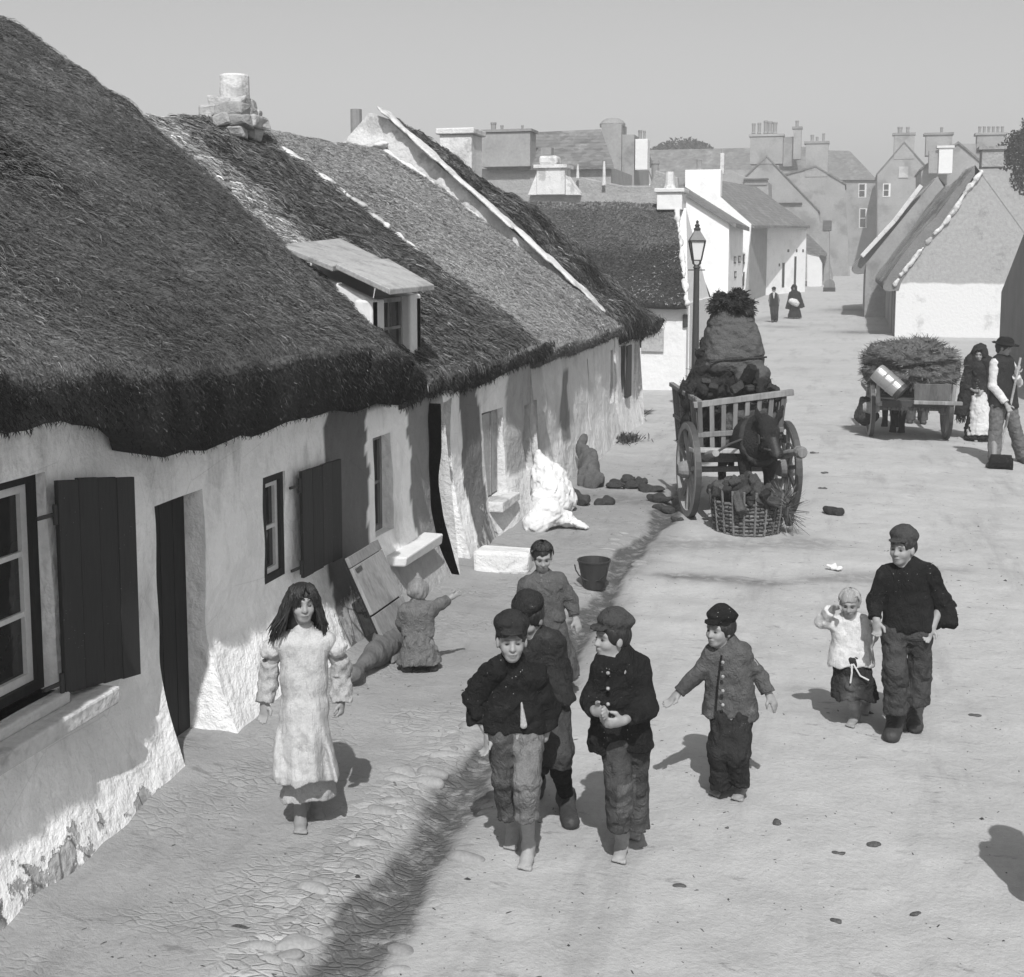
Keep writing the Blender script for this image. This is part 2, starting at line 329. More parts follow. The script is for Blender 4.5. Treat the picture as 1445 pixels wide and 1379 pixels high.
# ================================================================ sculpting: smooth unions of tapered limbs, meshed with surface nets
def _v(p): return np.array(p, float)
class Sculpt:
    def __init__(s): s.p = []
    def cone(s, a, b, ra, rb, k=.02, flat=None, f=1.0, cap=None, sub=False):
        """tapered limb a-b; flat/f squashes it along a direction (f<1 thinner); cap '0','1','01' = cut flat at an end"""
        s.p.append(('c', _v(a), _v(b), ra, rb, k, None if flat is None else _v(flat) / np.linalg.norm(flat), f, cap, sub)); return s
    def chain(s, pts, rs, k=.02, **kw):
        for i in range(len(pts) - 1): s.cone(pts[i], pts[i + 1], rs[i], rs[i + 1], k, **kw)
        return s
    def ell(s, c, r, ax=None, k=.02, sub=False):
        A = np.eye(3) if ax is None else np.array([_v(a) / np.linalg.norm(a) for a in ax]); s.p.append(('e', _v(c), _v(r), A, k, sub)); return s
    def hem(s, c, n=(0, 0, -1)): s.p.append(('p', _v(c), _v(n) / np.linalg.norm(n))); return s   # clean cut after the cloth is rumpled
    def half(s, c, n): s.p.append(('h', _v(c), _v(n) / np.linalg.norm(n))); return s      # keep the side n points away from
    def mesh(s, h, disp=None, warp=None):
        lo, hi = np.full(3, 1e9), np.full(3, -1e9)
        for p in s.p:
            if p[0] == 'c' and not p[9]:
                r = max(p[3], p[4]); lo = np.minimum(lo, np.minimum(p[1], p[2]) - r); hi = np.maximum(hi, np.maximum(p[1], p[2]) + r)
            elif p[0] == 'e' and not p[5]: r = p[2].max(); lo = np.minimum(lo, p[1] - r); hi = np.maximum(hi, p[1] + r)
        lo -= 3 * h + .015; hi += 3 * h + .015; n = np.ceil((hi - lo) / h).astype(int) + 1
        G = [lo[i] + h * np.arange(n[i]) for i in range(3)]; V = np.full(n, .2, np.float32)
        for p in s.p:
            if p[0] == 'h':
                d = (G[0][:, None, None] - p[1][0]) * p[2][0] + (G[1][None, :, None] - p[1][1]) * p[2][1] + (G[2][None, None, :] - p[1][2]) * p[2][2]
                V = np.maximum(V, d.astype(np.float32)); continue
            if p[0] == 'p': continue
            if p[0] == 'c': r = max(p[3], p[4]); k = p[5]; l, u = np.minimum(p[1], p[2]) - r, np.maximum(p[1], p[2]) + r; sub = p[9]
            else: r = p[2].max(); k = p[4]; l, u = p[1] - r, p[1] + r; sub = p[5]
            m = k + 4 * h + .03; i0 = np.clip(np.floor((l - m - lo) / h).astype(int), 0, n - 1); i1 = np.clip(np.ceil((u + m - lo) / h).astype(int) + 1, 1, n)
            if np.any(i1 <= i0): continue
            sl = tuple(slice(a, b) for a, b in zip(i0, i1)); X, Y, Z = np.meshgrid(*[G[i][sl[i]] for i in range(3)], indexing='ij')
            Q = np.stack([X, Y, Z], -1)
            if p[0] == 'c':
                a, b = p[1], p[2]; q = Q - a; ab = b - a
                if p[6] is not None:
                    e = (q @ p[6]); q = q + (1 / p[7] - 1) * e[..., None] * p[6]; e2 = ab @ p[6]; ab = ab + (1 / p[7] - 1) * e2 * p[6]
                L = np.linalg.norm(ab) + 1e-9; tt = (q @ ab) / L ** 2; t = np.clip(tt, 0, 1)
                d = np.linalg.norm(q - t[..., None] * ab, axis=-1) - (p[3] + t * (p[4] - p[3]))
                if p[6] is not None and p[7] < 1: d = d * (p[7] + 1) / 2
                if p[8] and '0' in p[8]: d = np.maximum(d, -tt * L)
                if p[8] and '1' in p[8]: d = np.maximum(d, (tt - 1) * L)
            else:
                q = (Q - p[1]) @ p[3].T; k0 = np.linalg.norm(q / p[2], axis=-1); k1 = np.linalg.norm(q / p[2] ** 2, axis=-1) + 1e-9; d = k0 * (k0 - 1) / k1
            W_ = V[sl]; d = d.astype(np.float32)
            if sub: V[sl] = np.maximum(W_, -d) if k <= 0 else W_ + 0 * d + np.maximum(0, -d - W_) + .25 * k * np.clip(1 - np.abs(-d - W_) / k, 0, 1) ** 2
            elif k <= 0: V[sl] = np.minimum(W_, d)
            else: hh = np.clip(1 - np.abs(W_ - d) / k, 0, 1); V[sl] = np.minimum(W_, d) - hh * hh * k * .25
        if disp is not None:
            band = np.where(np.abs(V) < .05); P = [G[i][band[i]] for i in range(3)]; V[band] += disp(*P).astype(np.float32)
        for p in s.p:
            if p[0] == 'p':
                d = (G[0][:, None, None] - p[1][0]) * p[2][0] + (G[1][None, :, None] - p[1][1]) * p[2][1] + (G[2][None, None, :] - p[1][2]) * p[2][2]
                d = d + .010 * np.sin(G[0][:, None, None] * 23 + G[1][None, :, None] * 17) + .006 * np.sin(G[0][:, None, None] * 61 - G[1][None, :, None] * 47); V = np.maximum(V, d.astype(np.float32))
        return surface_net(V, lo, h)
def surface_net(V, lo, h):
    S = V < 0; n = np.array(V.shape); c = np.zeros(n - 1, np.int8)
    for dx in (0, 1):
        for dy in (0, 1):
            for dz in (0, 1): c += S[dx:n[0] - 1 + dx, dy:n[1] - 1 + dy, dz:n[2] - 1 + dz]
    act = (c > 0) & (c < 8); I = np.full(n - 1, -1, np.int64); cells = np.argwhere(act); I[act] = np.arange(len(cells))
    acc = np.zeros((len(cells), 3)); cnt = np.zeros(len(cells)); ii, jj, kk = cells.T; corner = {}
    for dx in (0, 1):
        for dy in (0, 1):
            for dz in (0, 1): corner[dx, dy, dz] = V[ii + dx, jj + dy, kk + dz].astype(float)
    for a in [(0,0,0),(0,0,1),(0,1,0),(0,1,1),(1,0,0),(1,0,1),(1,1,0),(1,1,1)]:
        for ax in range(3):
            if a[ax]: continue
            b = list(a); b[ax] = 1; b = tuple(b); va, vb = corner[a], corner[b]; x = (va < 0) != (vb < 0)
            t = np.where(x, va / np.where(va == vb, 1, va - vb), 0); p = np.tile(np.array(a, float), (len(cells), 1)); p[:, ax] = t
            acc += p * x[:, None]; cnt += x
    P = lo + h * (cells + acc / cnt[:, None]); quads = []
    for ax in range(3):
        o1, o2 = (ax + 1) % 3, (ax + 2) % 3; sl0 = [slice(None)] * 3; sl1 = [slice(None)] * 3; sl0[ax] = slice(0, -1); sl1[ax] = slice(1, None)
        A, B = S[tuple(sl0)], S[tuple(sl1)]; e = np.argwhere(A != B)
        if not len(e): continue
        e = e[(e[:, o1] > 0) & (e[:, o2] > 0) & (e[:, o1] < n[o1] - 1) & (e[:, o2] < n[o2] - 1)]
        q = []
        for da, db in ((-1, -1), (0, -1), (0, 0), (-1, 0)):
            f = e.copy(); f[:, o1] += da; f[:, o2] += db; q.append(I[f[:, 0], f[:, 1], f[:, 2]])
        q = np.stack(q, -1); ins = A[e[:, 0], e[:, 1], e[:, 2]]; q[~ins] = q[~ins][:, ::-1]; quads.append(q)
    Q = np.vstack(quads); return P, Q[(Q >= 0).all(1)]
def sculpt(name, S, h, m, parent=None, base=None, disp=None, tone=None):
    P, Q = S.mesh(h, disp); t = np.ones(len(P)) if tone is None else tone(P)
    return mesh(name, P, Q.astype(int), m, parent, base, True, {'tone': t})
def folds(seed, amp, sx, sz, fine=.35):
    """cloth: a few long slanting drag folds, sharp-crested, over small crumples and nap"""
    r = np.random.RandomState(seed); ks = [(r.uniform(0, 6.28), r.uniform(.6, 1.3), r.uniform(-1.2, 1.2), r.uniform(0, 6.28)) for _ in range(6)]
    wv = Waves(seed + 200, 26, 10, 2); wf = Waves(seed + 300, 95, 12, 2)
    def f(x, y, z):
        o = 0; wb = wv(x, y, z)
        for az, a, b, ph in ks: q = np.sin((np.cos(az) * x + np.sin(az) * y) * sx * a + z * sz * b * .8 + ph + 1.2 * wb); o = o + (1 - 2 * np.sqrt(np.abs(q))) * .45
        return amp * (o * .42 + .45 * wb + fine * .8 * wf(x, y, z))
    return f
# ================================================================ left row of thatched cottages
def plaster_mat(name):
    n = N(name); tone, fl = n.attr('tone'), n.attr('flake')
    a, b, c = n.noise(1.6, 5), n.noise(9, 5, rough=.65), n.noise(70, 3)
    v = n.val('MULTIPLY', tone, n.val('MULTIPLY_ADD', n.val('SUBTRACT', a, .5), .30, 1.0))
    v = n.val('MULTIPLY', v, n.val('MULTIPLY_ADD', n.val('SUBTRACT', b, .5), .22, 1.0))
    v = n.val('MULTIPLY', v, n.val('MULTIPLY_ADD', n.val('SUBTRACT', c, .5), .14, 1.0))
    stain = n.ramp(n.noise(2.4, 6, n.coord((1, 1, .35)), .7), .52, .72, 1.0, .70)
    v = n.val('MULTIPLY', v, stain); v = n.val('MULTIPLY', v, n.ramp(n.noise(1.1, 7, n.coord((1, 1, .8)), .75, 1.5), .47, .50, 1.0, .93)); v = n.val('MULTIPLY', v, n.ramp(n.voro(1.7, 'DISTANCE_TO_EDGE', n.coord((1, 1, .6), (.4, .2, 0))), .0, .005, .86, 1.0))
    cr = n.voro(5.0, 'DISTANCE_TO_EDGE', n.coord((1, 1, .7)))
    fmask = n.ramp(n.val('ADD', n.noise(4.5, 6, rough=.7), n.val('SUBTRACT', fl, 1.0)), .02, .07)
    stone = n.val('MULTIPLY', n.val('MULTIPLY_ADD', n.val('SUBTRACT', n.noise(22, 5), .5), .5, .36), n.ramp(cr, 0, .06, .35, 1.0))
    v = n.mix(fmask, v, stone)
    h = n.val('ADD', n.val('MULTIPLY', b, .03), n.val('MULTIPLY', n.noise(4, 4), .05))
    h = n.val('ADD', h, n.val('MULTIPLY', c, .003)); h = n.val('SUBTRACT', h, n.val('MULTIPLY', fmask, .015))
    h = n.val('ADD', h, n.val('MULTIPLY', n.val('MULTIPLY', fl, n.noise(14, 6, rough=.75)), .03))
    n.bump(h, .85, 1.0); return n.done(v, .95, .1)
M['plaster'] = plaster_mat('old_limewash')

def wall_along_street(parent, name, x0, y0, y1, ztop, openings, tone, flake, batter=.11, bh=.75, res=.05, lump=.022, seed=1, thick=.45):
    """limewashed wall facing the street (+X), openings (ya, yb, za, zb, reveal, taper)"""
    ys = set(np.round(np.arange(y0, y1 + 1e-6, res), 4)); zs = set(np.round(np.arange(-.06, 2.6, res), 4))
    cut = [v for o in openings for v in o[:2]]; cutz = [v for o in openings for v in o[2:4]]
    ys = sorted([v for v in ys if min([abs(v - c) for c in cut] + [9]) > res * .45] + list(set(cut)))
    zs = sorted([v for v in zs if min([abs(v - c) for c in cutz] + [9]) > res * .45] + list(set(cutz)))
    ys, zs = np.array(ys), np.array(zs); Yg, Zg = np.meshgrid(ys, zs, indexing='ij')
    w, w2 = Waves(seed, 1.6), Waves(seed + 50, 6.0)
    Zt = np.minimum(Zg, np.vectorize(ztop)(Yg))
    Xg = x0 + lump * w(Yg, Zt) + lump * .35 * w2(Yg, Zt) + batter * np.clip(1 - Zt / bh, 0, 1) ** 1.4
    V = np.stack([Xg, Yg, Zt], -1); ny, nz = len(ys), len(zs)
    I = np.arange(ny * nz).reshape(ny, nz); keep = np.ones((ny - 1, nz - 1), bool)
    mid_y, mid_z = (ys[:-1] + ys[1:]) / 2, (zs[:-1] + zs[1:]) / 2
    for (ya, yb, za, zb, rv) in openings:
        keep &= ~(((mid_y > ya) & (mid_y < yb))[:, None] & ((mid_z > za) & (mid_z < zb))[None, :])
    keep &= (mid_z[None, :] < np.vectorize(ztop)(mid_y)[:, None])
    Q = np.stack([I[:-1, :-1], I[1:, :-1], I[1:, 1:], I[:-1, 1:]], -1)[keep]
    verts = [V.reshape(-1, 3)]; faces = [Q]; n = ny * nz
    tn = [tone(Yg, Zt).ravel()]; fk = [flake(Yg, Zt).ravel()]
    for (ya, yb, za, zb, rv) in openings:
        iy = np.where((ys >= ya - 1e-6) & (ys <= yb + 1e-6))[0]; iz = np.where((zs >= za - 1e-6) & (zs <= zb + 1e-6))[0]
        loops = [[(iy[0], k) for k in iz], [(k, iz[-1]) for k in iy], [(iy[-1], k) for k in iz[::-1]], [(k, iz[0]) for k in iy[::-1]]]
        for lp in loops:
            P = np.array([V[i, j] for i, j in lp]); nl = len(P); nd = 5
            rows = []
            for d in range(nd):
                Pd = P.copy(); Pd[:, 0] = P[:, 0] * (1 - d / (nd - 1)) + (x0 - rv) * d / (nd - 1); rows.append(Pd)
            R = np.vstack(rows); J = np.arange(nl * nd).reshape(nd, nl) + n
            faces.append(np.stack([J[:-1, :-1], J[1:, :-1], J[1:, 1:], J[:-1, 1:]], -1).reshape(-1, 4)); verts.append(R); n += nl * nd
            tn.append(np.clip(tone(R[:, 1], R[:, 2]), .45, 1) * .95); fk.append(flake(R[:, 1], R[:, 2]) * .6)
    # back face so that the wall is a solid thing
    zt0, zt1 = ztop(y0), ztop(y1)
    B = np.array([(x0 - thick, y0, -.06), (x0 - thick, y1, -.06), (x0 - thick, y1, zt1), (x0 - thick, y0, zt0),
                  (V[0, 0][0], y0, -.06), (V[0, -1][0], y0, zt0), (V[-1, 0][0], y1, -.06), (V[-1, -1][0], y1, zt1)])
    verts.append(B); faces.append(np.array([(0, 1, 2, 3), (4, 0, 3, 5), (1, 6, 7, 2)]) + n); tn.append(np.full(8, .5)); fk.append(np.zeros(8))
    o = mesh(name, np.vstack(verts), np.vstack(faces).astype(int), M['plaster'], parent, smooth=True,
             attrs={'tone': np.concatenate(tn), 'flake': np.concatenate(fk)})
    return o

def roof_thatch(parent, name, m, y0, y1a, y1b, xr, zr, xe, ze, th, n_str, L=(.10, .26), wd=(.004, .010), seed=1, res=.12, tone_fn=None, tvar=.42,
                back=True, hang=0, lift=.02, sag=.10, rough_=.02, shag=.35, bias=.42, y0b=None, base_tone=.9):
    """one thatched roof: slope to the street, thick rounded eave, far slope, gable ends; straws lie on it"""
    rng = np.random.RandomState(seed); w, w2, w3 = Waves(seed + 9, 1.3), Waves(seed + 10, 5.5), Waves(seed + 11, 16)
    y0b = y0 if y0b is None else y0b
    fv = lambda f: np.vectorize(f) if callable(f) else (lambda q: np.full(np.shape(q), float(f)))
    XR, ZR, XE, ZE, TH = map(fv, (xr, zr, xe, ze, th))
    eo = np.array([0, .30, .62, .88, 1.0, 1.02, 1.05]); 
    def P(u, q):                                     # q 0..1 slope, 1..2 edge
        s = np.clip(q, 0, 1); e = np.clip(q - 1, 0, 1)
        y = (y0 + (y0b - y0) * s) * (1 - u) + (y1a + (y1b - y1a) * s) * u
        a, b, c, d, t = XR(y), ZR(y), XE(y), ZE(y), TH(y)
        x = a + (c - a) * s; z = b + (d - b) * s + sag * np.sin(np.pi * s) * (.6 + .4 * w(y * .3, 1.0))
        z = z - .05 * np.clip(1 - s / .06, 0, 1) ** 2
        bump_ = rough_ * (w(x, y, z) * 1.2 + w2(x, y, z) * .6 + w3(x, y, z) * .3)
        x = x + .6 * bump_ * (1 + 2.5 * (e > 0)); z = z + .8 * bump_ * (1 + .8 * (e > 0))
        dx = np.interp(e, [0, .12, .3, .6, .85, 1], [0, .035, .045, .01, -.06, -.34]); dz = np.interp(e, [0, .12, .3, .6, .85, 1], [0, -.05, -.22, -.6, -1.0, -.95])
        x = x + dx; z = z + np.where(e > 0, np.where(dz > -.06, dz, dz * t), 0)
        return np.stack([x, y, z], -1)
    nu = max(3, int(abs(max(y1a, y1b) - y0) / res) + 1); ns = max(10, int(5.4 / res))
    q = np.concatenate([np.linspace(0, 1, ns), 1 + np.array([.06, .12, .2, .3, .45, .6, .75, .85, .92, 1.0])])
    U, Q = np.meshgrid(np.linspace(0, 1, nu), q, indexing='ij'); V = P(U, Q); nq = len(q)
    I = np.arange(nu * nq).reshape(nu, nq)
    Fc = [np.stack([I[:-1, :-1], I[:-1, 1:], I[1:, 1:], I[1:, :-1]], -1).reshape(-1, 4)]
    tb = np.full((nu, nq), base_tone) * (1 + .35 * w(V[..., 0] * 2, V[..., 1] * 2, V[..., 2]))
    if tone_fn is not None: tb = tb * tone_fn(V[..., 0], V[..., 1], V[..., 2])
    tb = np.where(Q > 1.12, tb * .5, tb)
    VV = [V.reshape(-1, 3)]; tt = [tb.ravel()]; n = nu * nq
    if back:
        yy = V[:, 0, 1]; a = V[:, 0]; half = XR(yy) - (XE(yy) - XR(yy))
        bk = np.stack([half, V[:, ns - 1, 1], ZE(yy) - .1], -1); bl = bk + np.array([.25, 0, -.25])
        VV += [bk, bl]; J = np.arange(nu) + n
        Fc.append(np.stack([J[:-1], I[:-1, 0], I[1:, 0], J[1:]], -1)); Fc.append(np.stack([J[:-1] + nu, J[:-1], J[1:], J[1:] + nu], -1))
        tt.append(np.full(2 * nu, .7)); n += 2 * nu
        for k, sgn in ((0, 1), (nu - 1, -1)):           # gable ends of the thatch closed
            ridge0 = V[k, 0].copy()
            idx = list(I[k]); cen = n; VV.append(np.array([[ridge0[0], ridge0[1], ZE(np.array([ridge0[1]]))[0] - .2]])); tt.append(np.array([.5])); n += 1
            f = [(idx[i], idx[i + 1], cen, cen) for i in range(len(idx) - 1)] + [(J[k], idx[0], cen, cen), (J[k] + nu, J[k], cen, cen)]
            capf = [(a_, b_, c_) for a_, b_, c_, _ in f]
            Fc_caps.extend(capf if sgn > 0 else [(b_, a_, c_) for a_, b_, c_ in capf])
    base_faces = np.vstack(Fc)
    # straws -------------------------------------------------------------
    u = rng.rand(n_str); s = rng.rand(n_str) ** .9
    nh = hang
    if nh:
        u = np.concatenate([u, rng.rand(nh)]); s = np.concatenate([s, 1 + rng.rand(nh) * .95])
    p = P(u, s); p2 = P(u, np.where(s < 1, np.clip(s + .02, 0, 1.0), s + .03)); d = p2 - p
    d[s >= .985] = d[s >= .985] * .3 + np.array([.10, 0, -.9]) * .03
    d /= np.linalg.norm(d, axis=1)[:, None] + 1e-9
    side = np.array([0, 1.0, 0]); nor = np.cross(side, d); nor /= np.linalg.norm(nor, axis=1)[:, None]
    nor *= np.sign(nor[:, 0] + nor[:, 2] + 1e-9)[:, None]
    k = len(u); ang = rng.normal(bias, shag, k) * np.where(s > 1.04, .4, 1); ln = rng.uniform(*L, k) * (1 + (rng.rand(k) > .96) * .8); wdt = rng.uniform(*wd, k)
    dd = d * np.cos(ang)[:, None] + side * np.sin(ang)[:, None] + nor * rng.normal(.06, .10, k)[:, None]
    ww = np.cross(dd, nor); ww /= np.linalg.norm(ww, axis=1)[:, None]; ww = ww + nor * rng.normal(0, .5, k)[:, None]; ww *= wdt[:, None] / 2
    hg = s > 1.04; ln = np.where(hg, ln * .55, ln); dd = dd + np.where(hg, 1.0, 0.0)[:, None] * (nor * rng.uniform(-.1, .7, k)[:, None] + side * rng.normal(0, .45, k)[:, None]); dd /= np.linalg.norm(dd, axis=1)[:, None]
    p = p + nor * (lift * rng.rand(k))[:, None] - dd * (ln * .35)[:, None]
    mid = p + dd * (ln * .55)[:, None] + nor * (.012 * rng.rand(k))[:, None]; end = p + dd * ln[:, None] + np.array([0, 0, -1]) * (ln * .10 * rng.rand(k))[:, None]
    SV = np.stack([p - ww, p + ww, mid + ww, end, mid - ww], 1).reshape(-1, 3)
    base_i = n + 5 * np.arange(k)[:, None]
    SF4 = base_i + np.array([[0, 1, 2, 4]]); SF3 = base_i + np.array([[4, 2, 3]])
    ts = np.clip(np.exp(rng.normal(.0, tvar, k)), .25, 3.0)
    if tone_fn is not None: ts = ts * tone_fn(p[:, 0], p[:, 1], p[:, 2])
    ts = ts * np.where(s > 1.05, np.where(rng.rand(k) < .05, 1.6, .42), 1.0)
    VV.append(SV); tt.append(np.repeat(ts, 5))
    allv = np.vstack(VV); allt = np.concatenate(tt)
    # mixed polygons: put triangles and quads into one mesh
    tri = np.vstack([np.array(Fc_caps, int).reshape(-1, 3), SF3]); quad = np.vstack([base_faces, SF4]); Fc_caps.clear()
    org = origin(parent); me = bpy.data.meshes.new(name)
    me.vertices.add(len(allv)); me.vertices.foreach_set('co', (allv - org).astype(np.float32).ravel())
    nl = len(quad) * 4 + len(tri) * 3; me.loops.add(nl)
    me.loops.foreach_set('vertex_index', np.concatenate([quad.ravel(), tri.ravel()]).astype(np.int32))
    me.polygons.add(len(quad) + len(tri))
    me.polygons.foreach_set('loop_start', np.concatenate([np.arange(len(quad)) * 4, len(quad) * 4 + np.arange(len(tri)) * 3]).astype(np.int32))
    at = me.attributes.new('tone', 'FLOAT', 'POINT'); at.data.foreach_set('value', allt.astype(np.float32))
    me.update(calc_edges=True); me.validate(); me.polygons.foreach_set('use_smooth', np.arange(len(quad) + len(tri)) < len(base_faces))
    me.materials.append(m); o = bpy.data.objects.new(name, me); COL.objects.link(o); o.parent = parent
    return o, P
Fc_caps = []

def window_part(parent, x, y0, y1, z0, z1, cols, rows, fm, gm, bar=.026, fr=.05, dark=None, name='window'):
    """sash set in the reveal: outer frame, glazing bars, one pane sheet"""
    b = MB()
    if dark: 
        d = MB()
        for lo, hi in (((y0, z0), (y0 + dark, z1)), ((y1 - dark, z0), (y1, z1)), ((y0 + dark, z1 - dark), (y1 - dark, z1)), ((y0 + dark, z0), (y1 - dark, z0 + dark))):
            d.box((x - .03, lo[0], lo[1]), (x + .045, hi[0], hi[1]))
        y0, y1, z0, z1 = y0 + dark, y1 - dark, z0 + dark, z1 - dark
    for lo, hi in (((y0, z0), (y0 + fr, z1)), ((y1 - fr, z0), (y1, z1)), ((y0 + fr, z1 - fr), (y1 - fr, z1)), ((y0 + fr, z0), (y1 - fr, z0 + fr))):
        b.box((x - .025, lo[0], lo[1]), (x + .02, hi[0], hi[1]))
    for i in range(1, cols):
        yy = y0 + fr + (y1 - y0 - 2 * fr) * i / cols; b.box((x - .02, yy - bar / 2, z0 + fr), (x + .012, yy + bar / 2, z1 - fr))
    for j in range(1, rows):
        zz = z0 + fr + (z1 - z0 - 2 * fr) * j / rows; b.box((x - .019, y0 + fr, zz - bar / 2), (x + .015, y1 - fr, zz + bar / 2))
    w = b.build(name, fm, parent)
    if dark: d.build('window_frame', M['wood_dark'], w)
    MB().box((x - .012, y0 + .01, z0 + .01), (x - .004, y1 - .01, z1 - .01)).build('window_pane', gm, w)
    return w
def room_dark(parent, x, y0, y1, z0, z1):
    pass

# ---------------------------------------------------------------- house A: the big near cottage
hA = thing('thatched_cottage', 'nearest long thatched cottage with dark shutters and shaggy eave over whitewashed wall', 'cottage', (-5.8, 7.0, 0))
botA = lambda y: float(np.interp(y, [0, 5.3, 5.75, 6.0, 6.5, 8.9, 10, 11.3], [2.27, 2.27, 2.16, 1.97, 1.93, 1.88, 1.82, 1.80]))
lipA = lambda y: float(np.interp(y, [0, 5.3, 6.0, 8.5, 9.6, 10.3, 10.75, 11.3], [2.52, 2.50, 2.42, 2.32, 2.24, 2.10, 1.98, 1.92]))
def toneA(y, z):
    w = .03 * np.sin(9 * z) + .02 * np.sin(23 * z)
    t = np.full(np.shape(y), .95)
    t = np.where((y + w > 8.86) & (y + w < 9.72), .15, t)
    t = np.where((y + w > 9.72) & (y + w < 10.72), np.where((z > .42) & (z < 1.78), .95, .16), t)
    t = np.where(y + w >= 10.72, .24, t)
    t = np.where((z < .42) & (y > 9.7), .34, t)
    t = np.where((z < .60) & (y < 8.86), t * .92, t)
    return t
def flakeA(y, z):
    f = .40 * sst(.75, .1, z) * (y < 9.8) + .14 * sst(.35, 0, z) * (y < 6.2) + .34 * np.exp(-((y - 9.1) / .3) ** 2) * sst(.85, .3, z)
    return f + .10 * np.exp(-((y - 5.3) / .2) ** 2 - ((z - .25) / .15) ** 2)
opA = [(4.35, 5.42, .86, 1.96, .16), (6.40, 6.985, -.06, 1.60, .19), (7.80, 8.13, .79, 1.53, .10), (9.86, 10.26, .68, 1.52, .14)]
wall_along_street(hA, 'front_wall', -3.79, -1.0, 11.28, lambda y: botA(y) + .12, opA, toneA, flakeA, seed=2, batter=.21, bh=.72, lump=.024)
topA = lambda x, y, z: 1.0 + .25 * np.sin(y * 1.7 + x) * np.sin(x * 2.1) 
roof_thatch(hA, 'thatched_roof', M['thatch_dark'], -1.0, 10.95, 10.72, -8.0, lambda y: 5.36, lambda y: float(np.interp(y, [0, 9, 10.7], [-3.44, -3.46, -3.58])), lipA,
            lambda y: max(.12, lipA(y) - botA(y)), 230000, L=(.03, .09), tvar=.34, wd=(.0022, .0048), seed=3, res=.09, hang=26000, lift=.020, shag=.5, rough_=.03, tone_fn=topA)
# straw ropes and long loose straws on the near roof are part of the roof; gable wall behind it:
g = MB(); g.prism([(-8.0, 10.45, 5.15), (-11.9, 10.45, 1.9), (-11.9, 10.45, 0), (-3.9, 10.45, 0), (-3.9, 10.45, 1.75)], (0, .3, 0)); g.build('gable_wall', M['whitewash'], hA)
# windows, shutters, doors
window_part(hA, -3.91, 4.35, 5.42, .86, 1.96, 4, 3, M['paint_white'], M['glass'], dark=.05, fr=.045)
b = MB(); b.box((-3.93, 4.2, .70), (-3.60, 5.68, .80), jit=.006); b.box((-3.92, 4.37, .80), (-3.70, 5.40, .86), tone=.5); b.build('window_sill', M['mortar'], hA, bevel=.012)
def shutter(parent, y0, y1, z0, z1, x=-3.735, t=.035, lean=(0, 0), strap=True, x_hinge=-3.77, tilt=(0, 0)):
    n_ = 4; s = MB(); r = np.random.RandomState(int(y0 * 10))
    for i in range(n_):
        a, b = i / n_ + .003, (i + 1) / n_ - .003; ya, yb = y0 + (y1 - y0) * a, y0 + (y1 - y0) * b; xa, xb = x + .03 * a, x + .03 * b; o = r.normal(0, .0015); e = r.normal(0, .004, 2); ta, tb_ = tilt[0] + (tilt[1] - tilt[0]) * a, tilt[0] + (tilt[1] - tilt[0]) * b; tn = r.uniform(.8, 1.25)
        s.hexa([(xa, ya, z0 + e[0] + ta), (xa + .025 + o, ya, z0 + e[0] + ta), (xb + .025 + o, yb, z0 + e[0] + tb_), (xb, yb, z0 + e[0] + tb_), (xa, ya, z1 + e[1] + ta), (xa + .025 + o, ya, z1 + e[1] + ta), (xb + .025 + o, yb, z1 + e[1] + tb_), (xb, yb, z1 + e[1] + tb_)], tn)
    o = s.build('shutter', M['shutter_paint'], parent, bevel=.004)
    for zz in (z0 + .1 * (z1 - z0), z0 + .88 * (z1 - z0)):
        h = MB(); h.beam((x - .01, y0 - .13, zz), (x + .01, y0 + .02, zz), .014, .018); h.tube([(x + .012, y0 - .012, zz - .05), (x + .012, y0 - .012, zz + .05)], .012, 8); h.build('hinge', M['iron'], o)
    return o
shutter(hA, 5.375, 6.02, .80, 1.89, tilt=(.045, -.045))
window_part(hA, -3.85, 7.80, 8.13, .79, 1.53, 1, 2, M['paint_white'], M['glass'], dark=.05, fr=.035)
shutter(hA, 8.24, 8.90, .74, 1.50)
window_part(hA, -3.89, 9.86, 10.26, .68, 1.52, 1, 2, M['wood_grey'], M['glass'], fr=.05)
MB().box((-3.88, 9.98, .405), (-3.55, 10.98, .50), jit=.006).build('window_sill', M['paint_white'], hA, bevel=.015)
def plank_door(parent, x, y0, y1, z0, z1, m, n_=4, t=.05, seed=0):
    r = np.random.RandomState(seed); b = MB(); ww = (y1 - y0) / n_
    for i in range(n_): b.box((x - t - .01 * r.rand(), y0 + ww * i + .004, z0), (x - .006 * r.rand(), y0 + ww * (i + 1) - .004, z1), tone=r.uniform(.7, 1.2))
    for zz in (z0 + .25, z1 - .3): b.box((x - t - .04, y0 + .03, zz), (x - t + .001, y1 - .03, zz + .1))
    d = b.build('door', m, parent, bevel=.003); return d
plank_door(hA, -3.935, 6.38, 7.0, 0.02, 1.60, M['wood_dark'], seed=1)
MB().box((-3.98, 6.38, -.04), (-3.74, 7.0, .03)).build('door_step', M['stone_grey'], hA, bevel=.01)

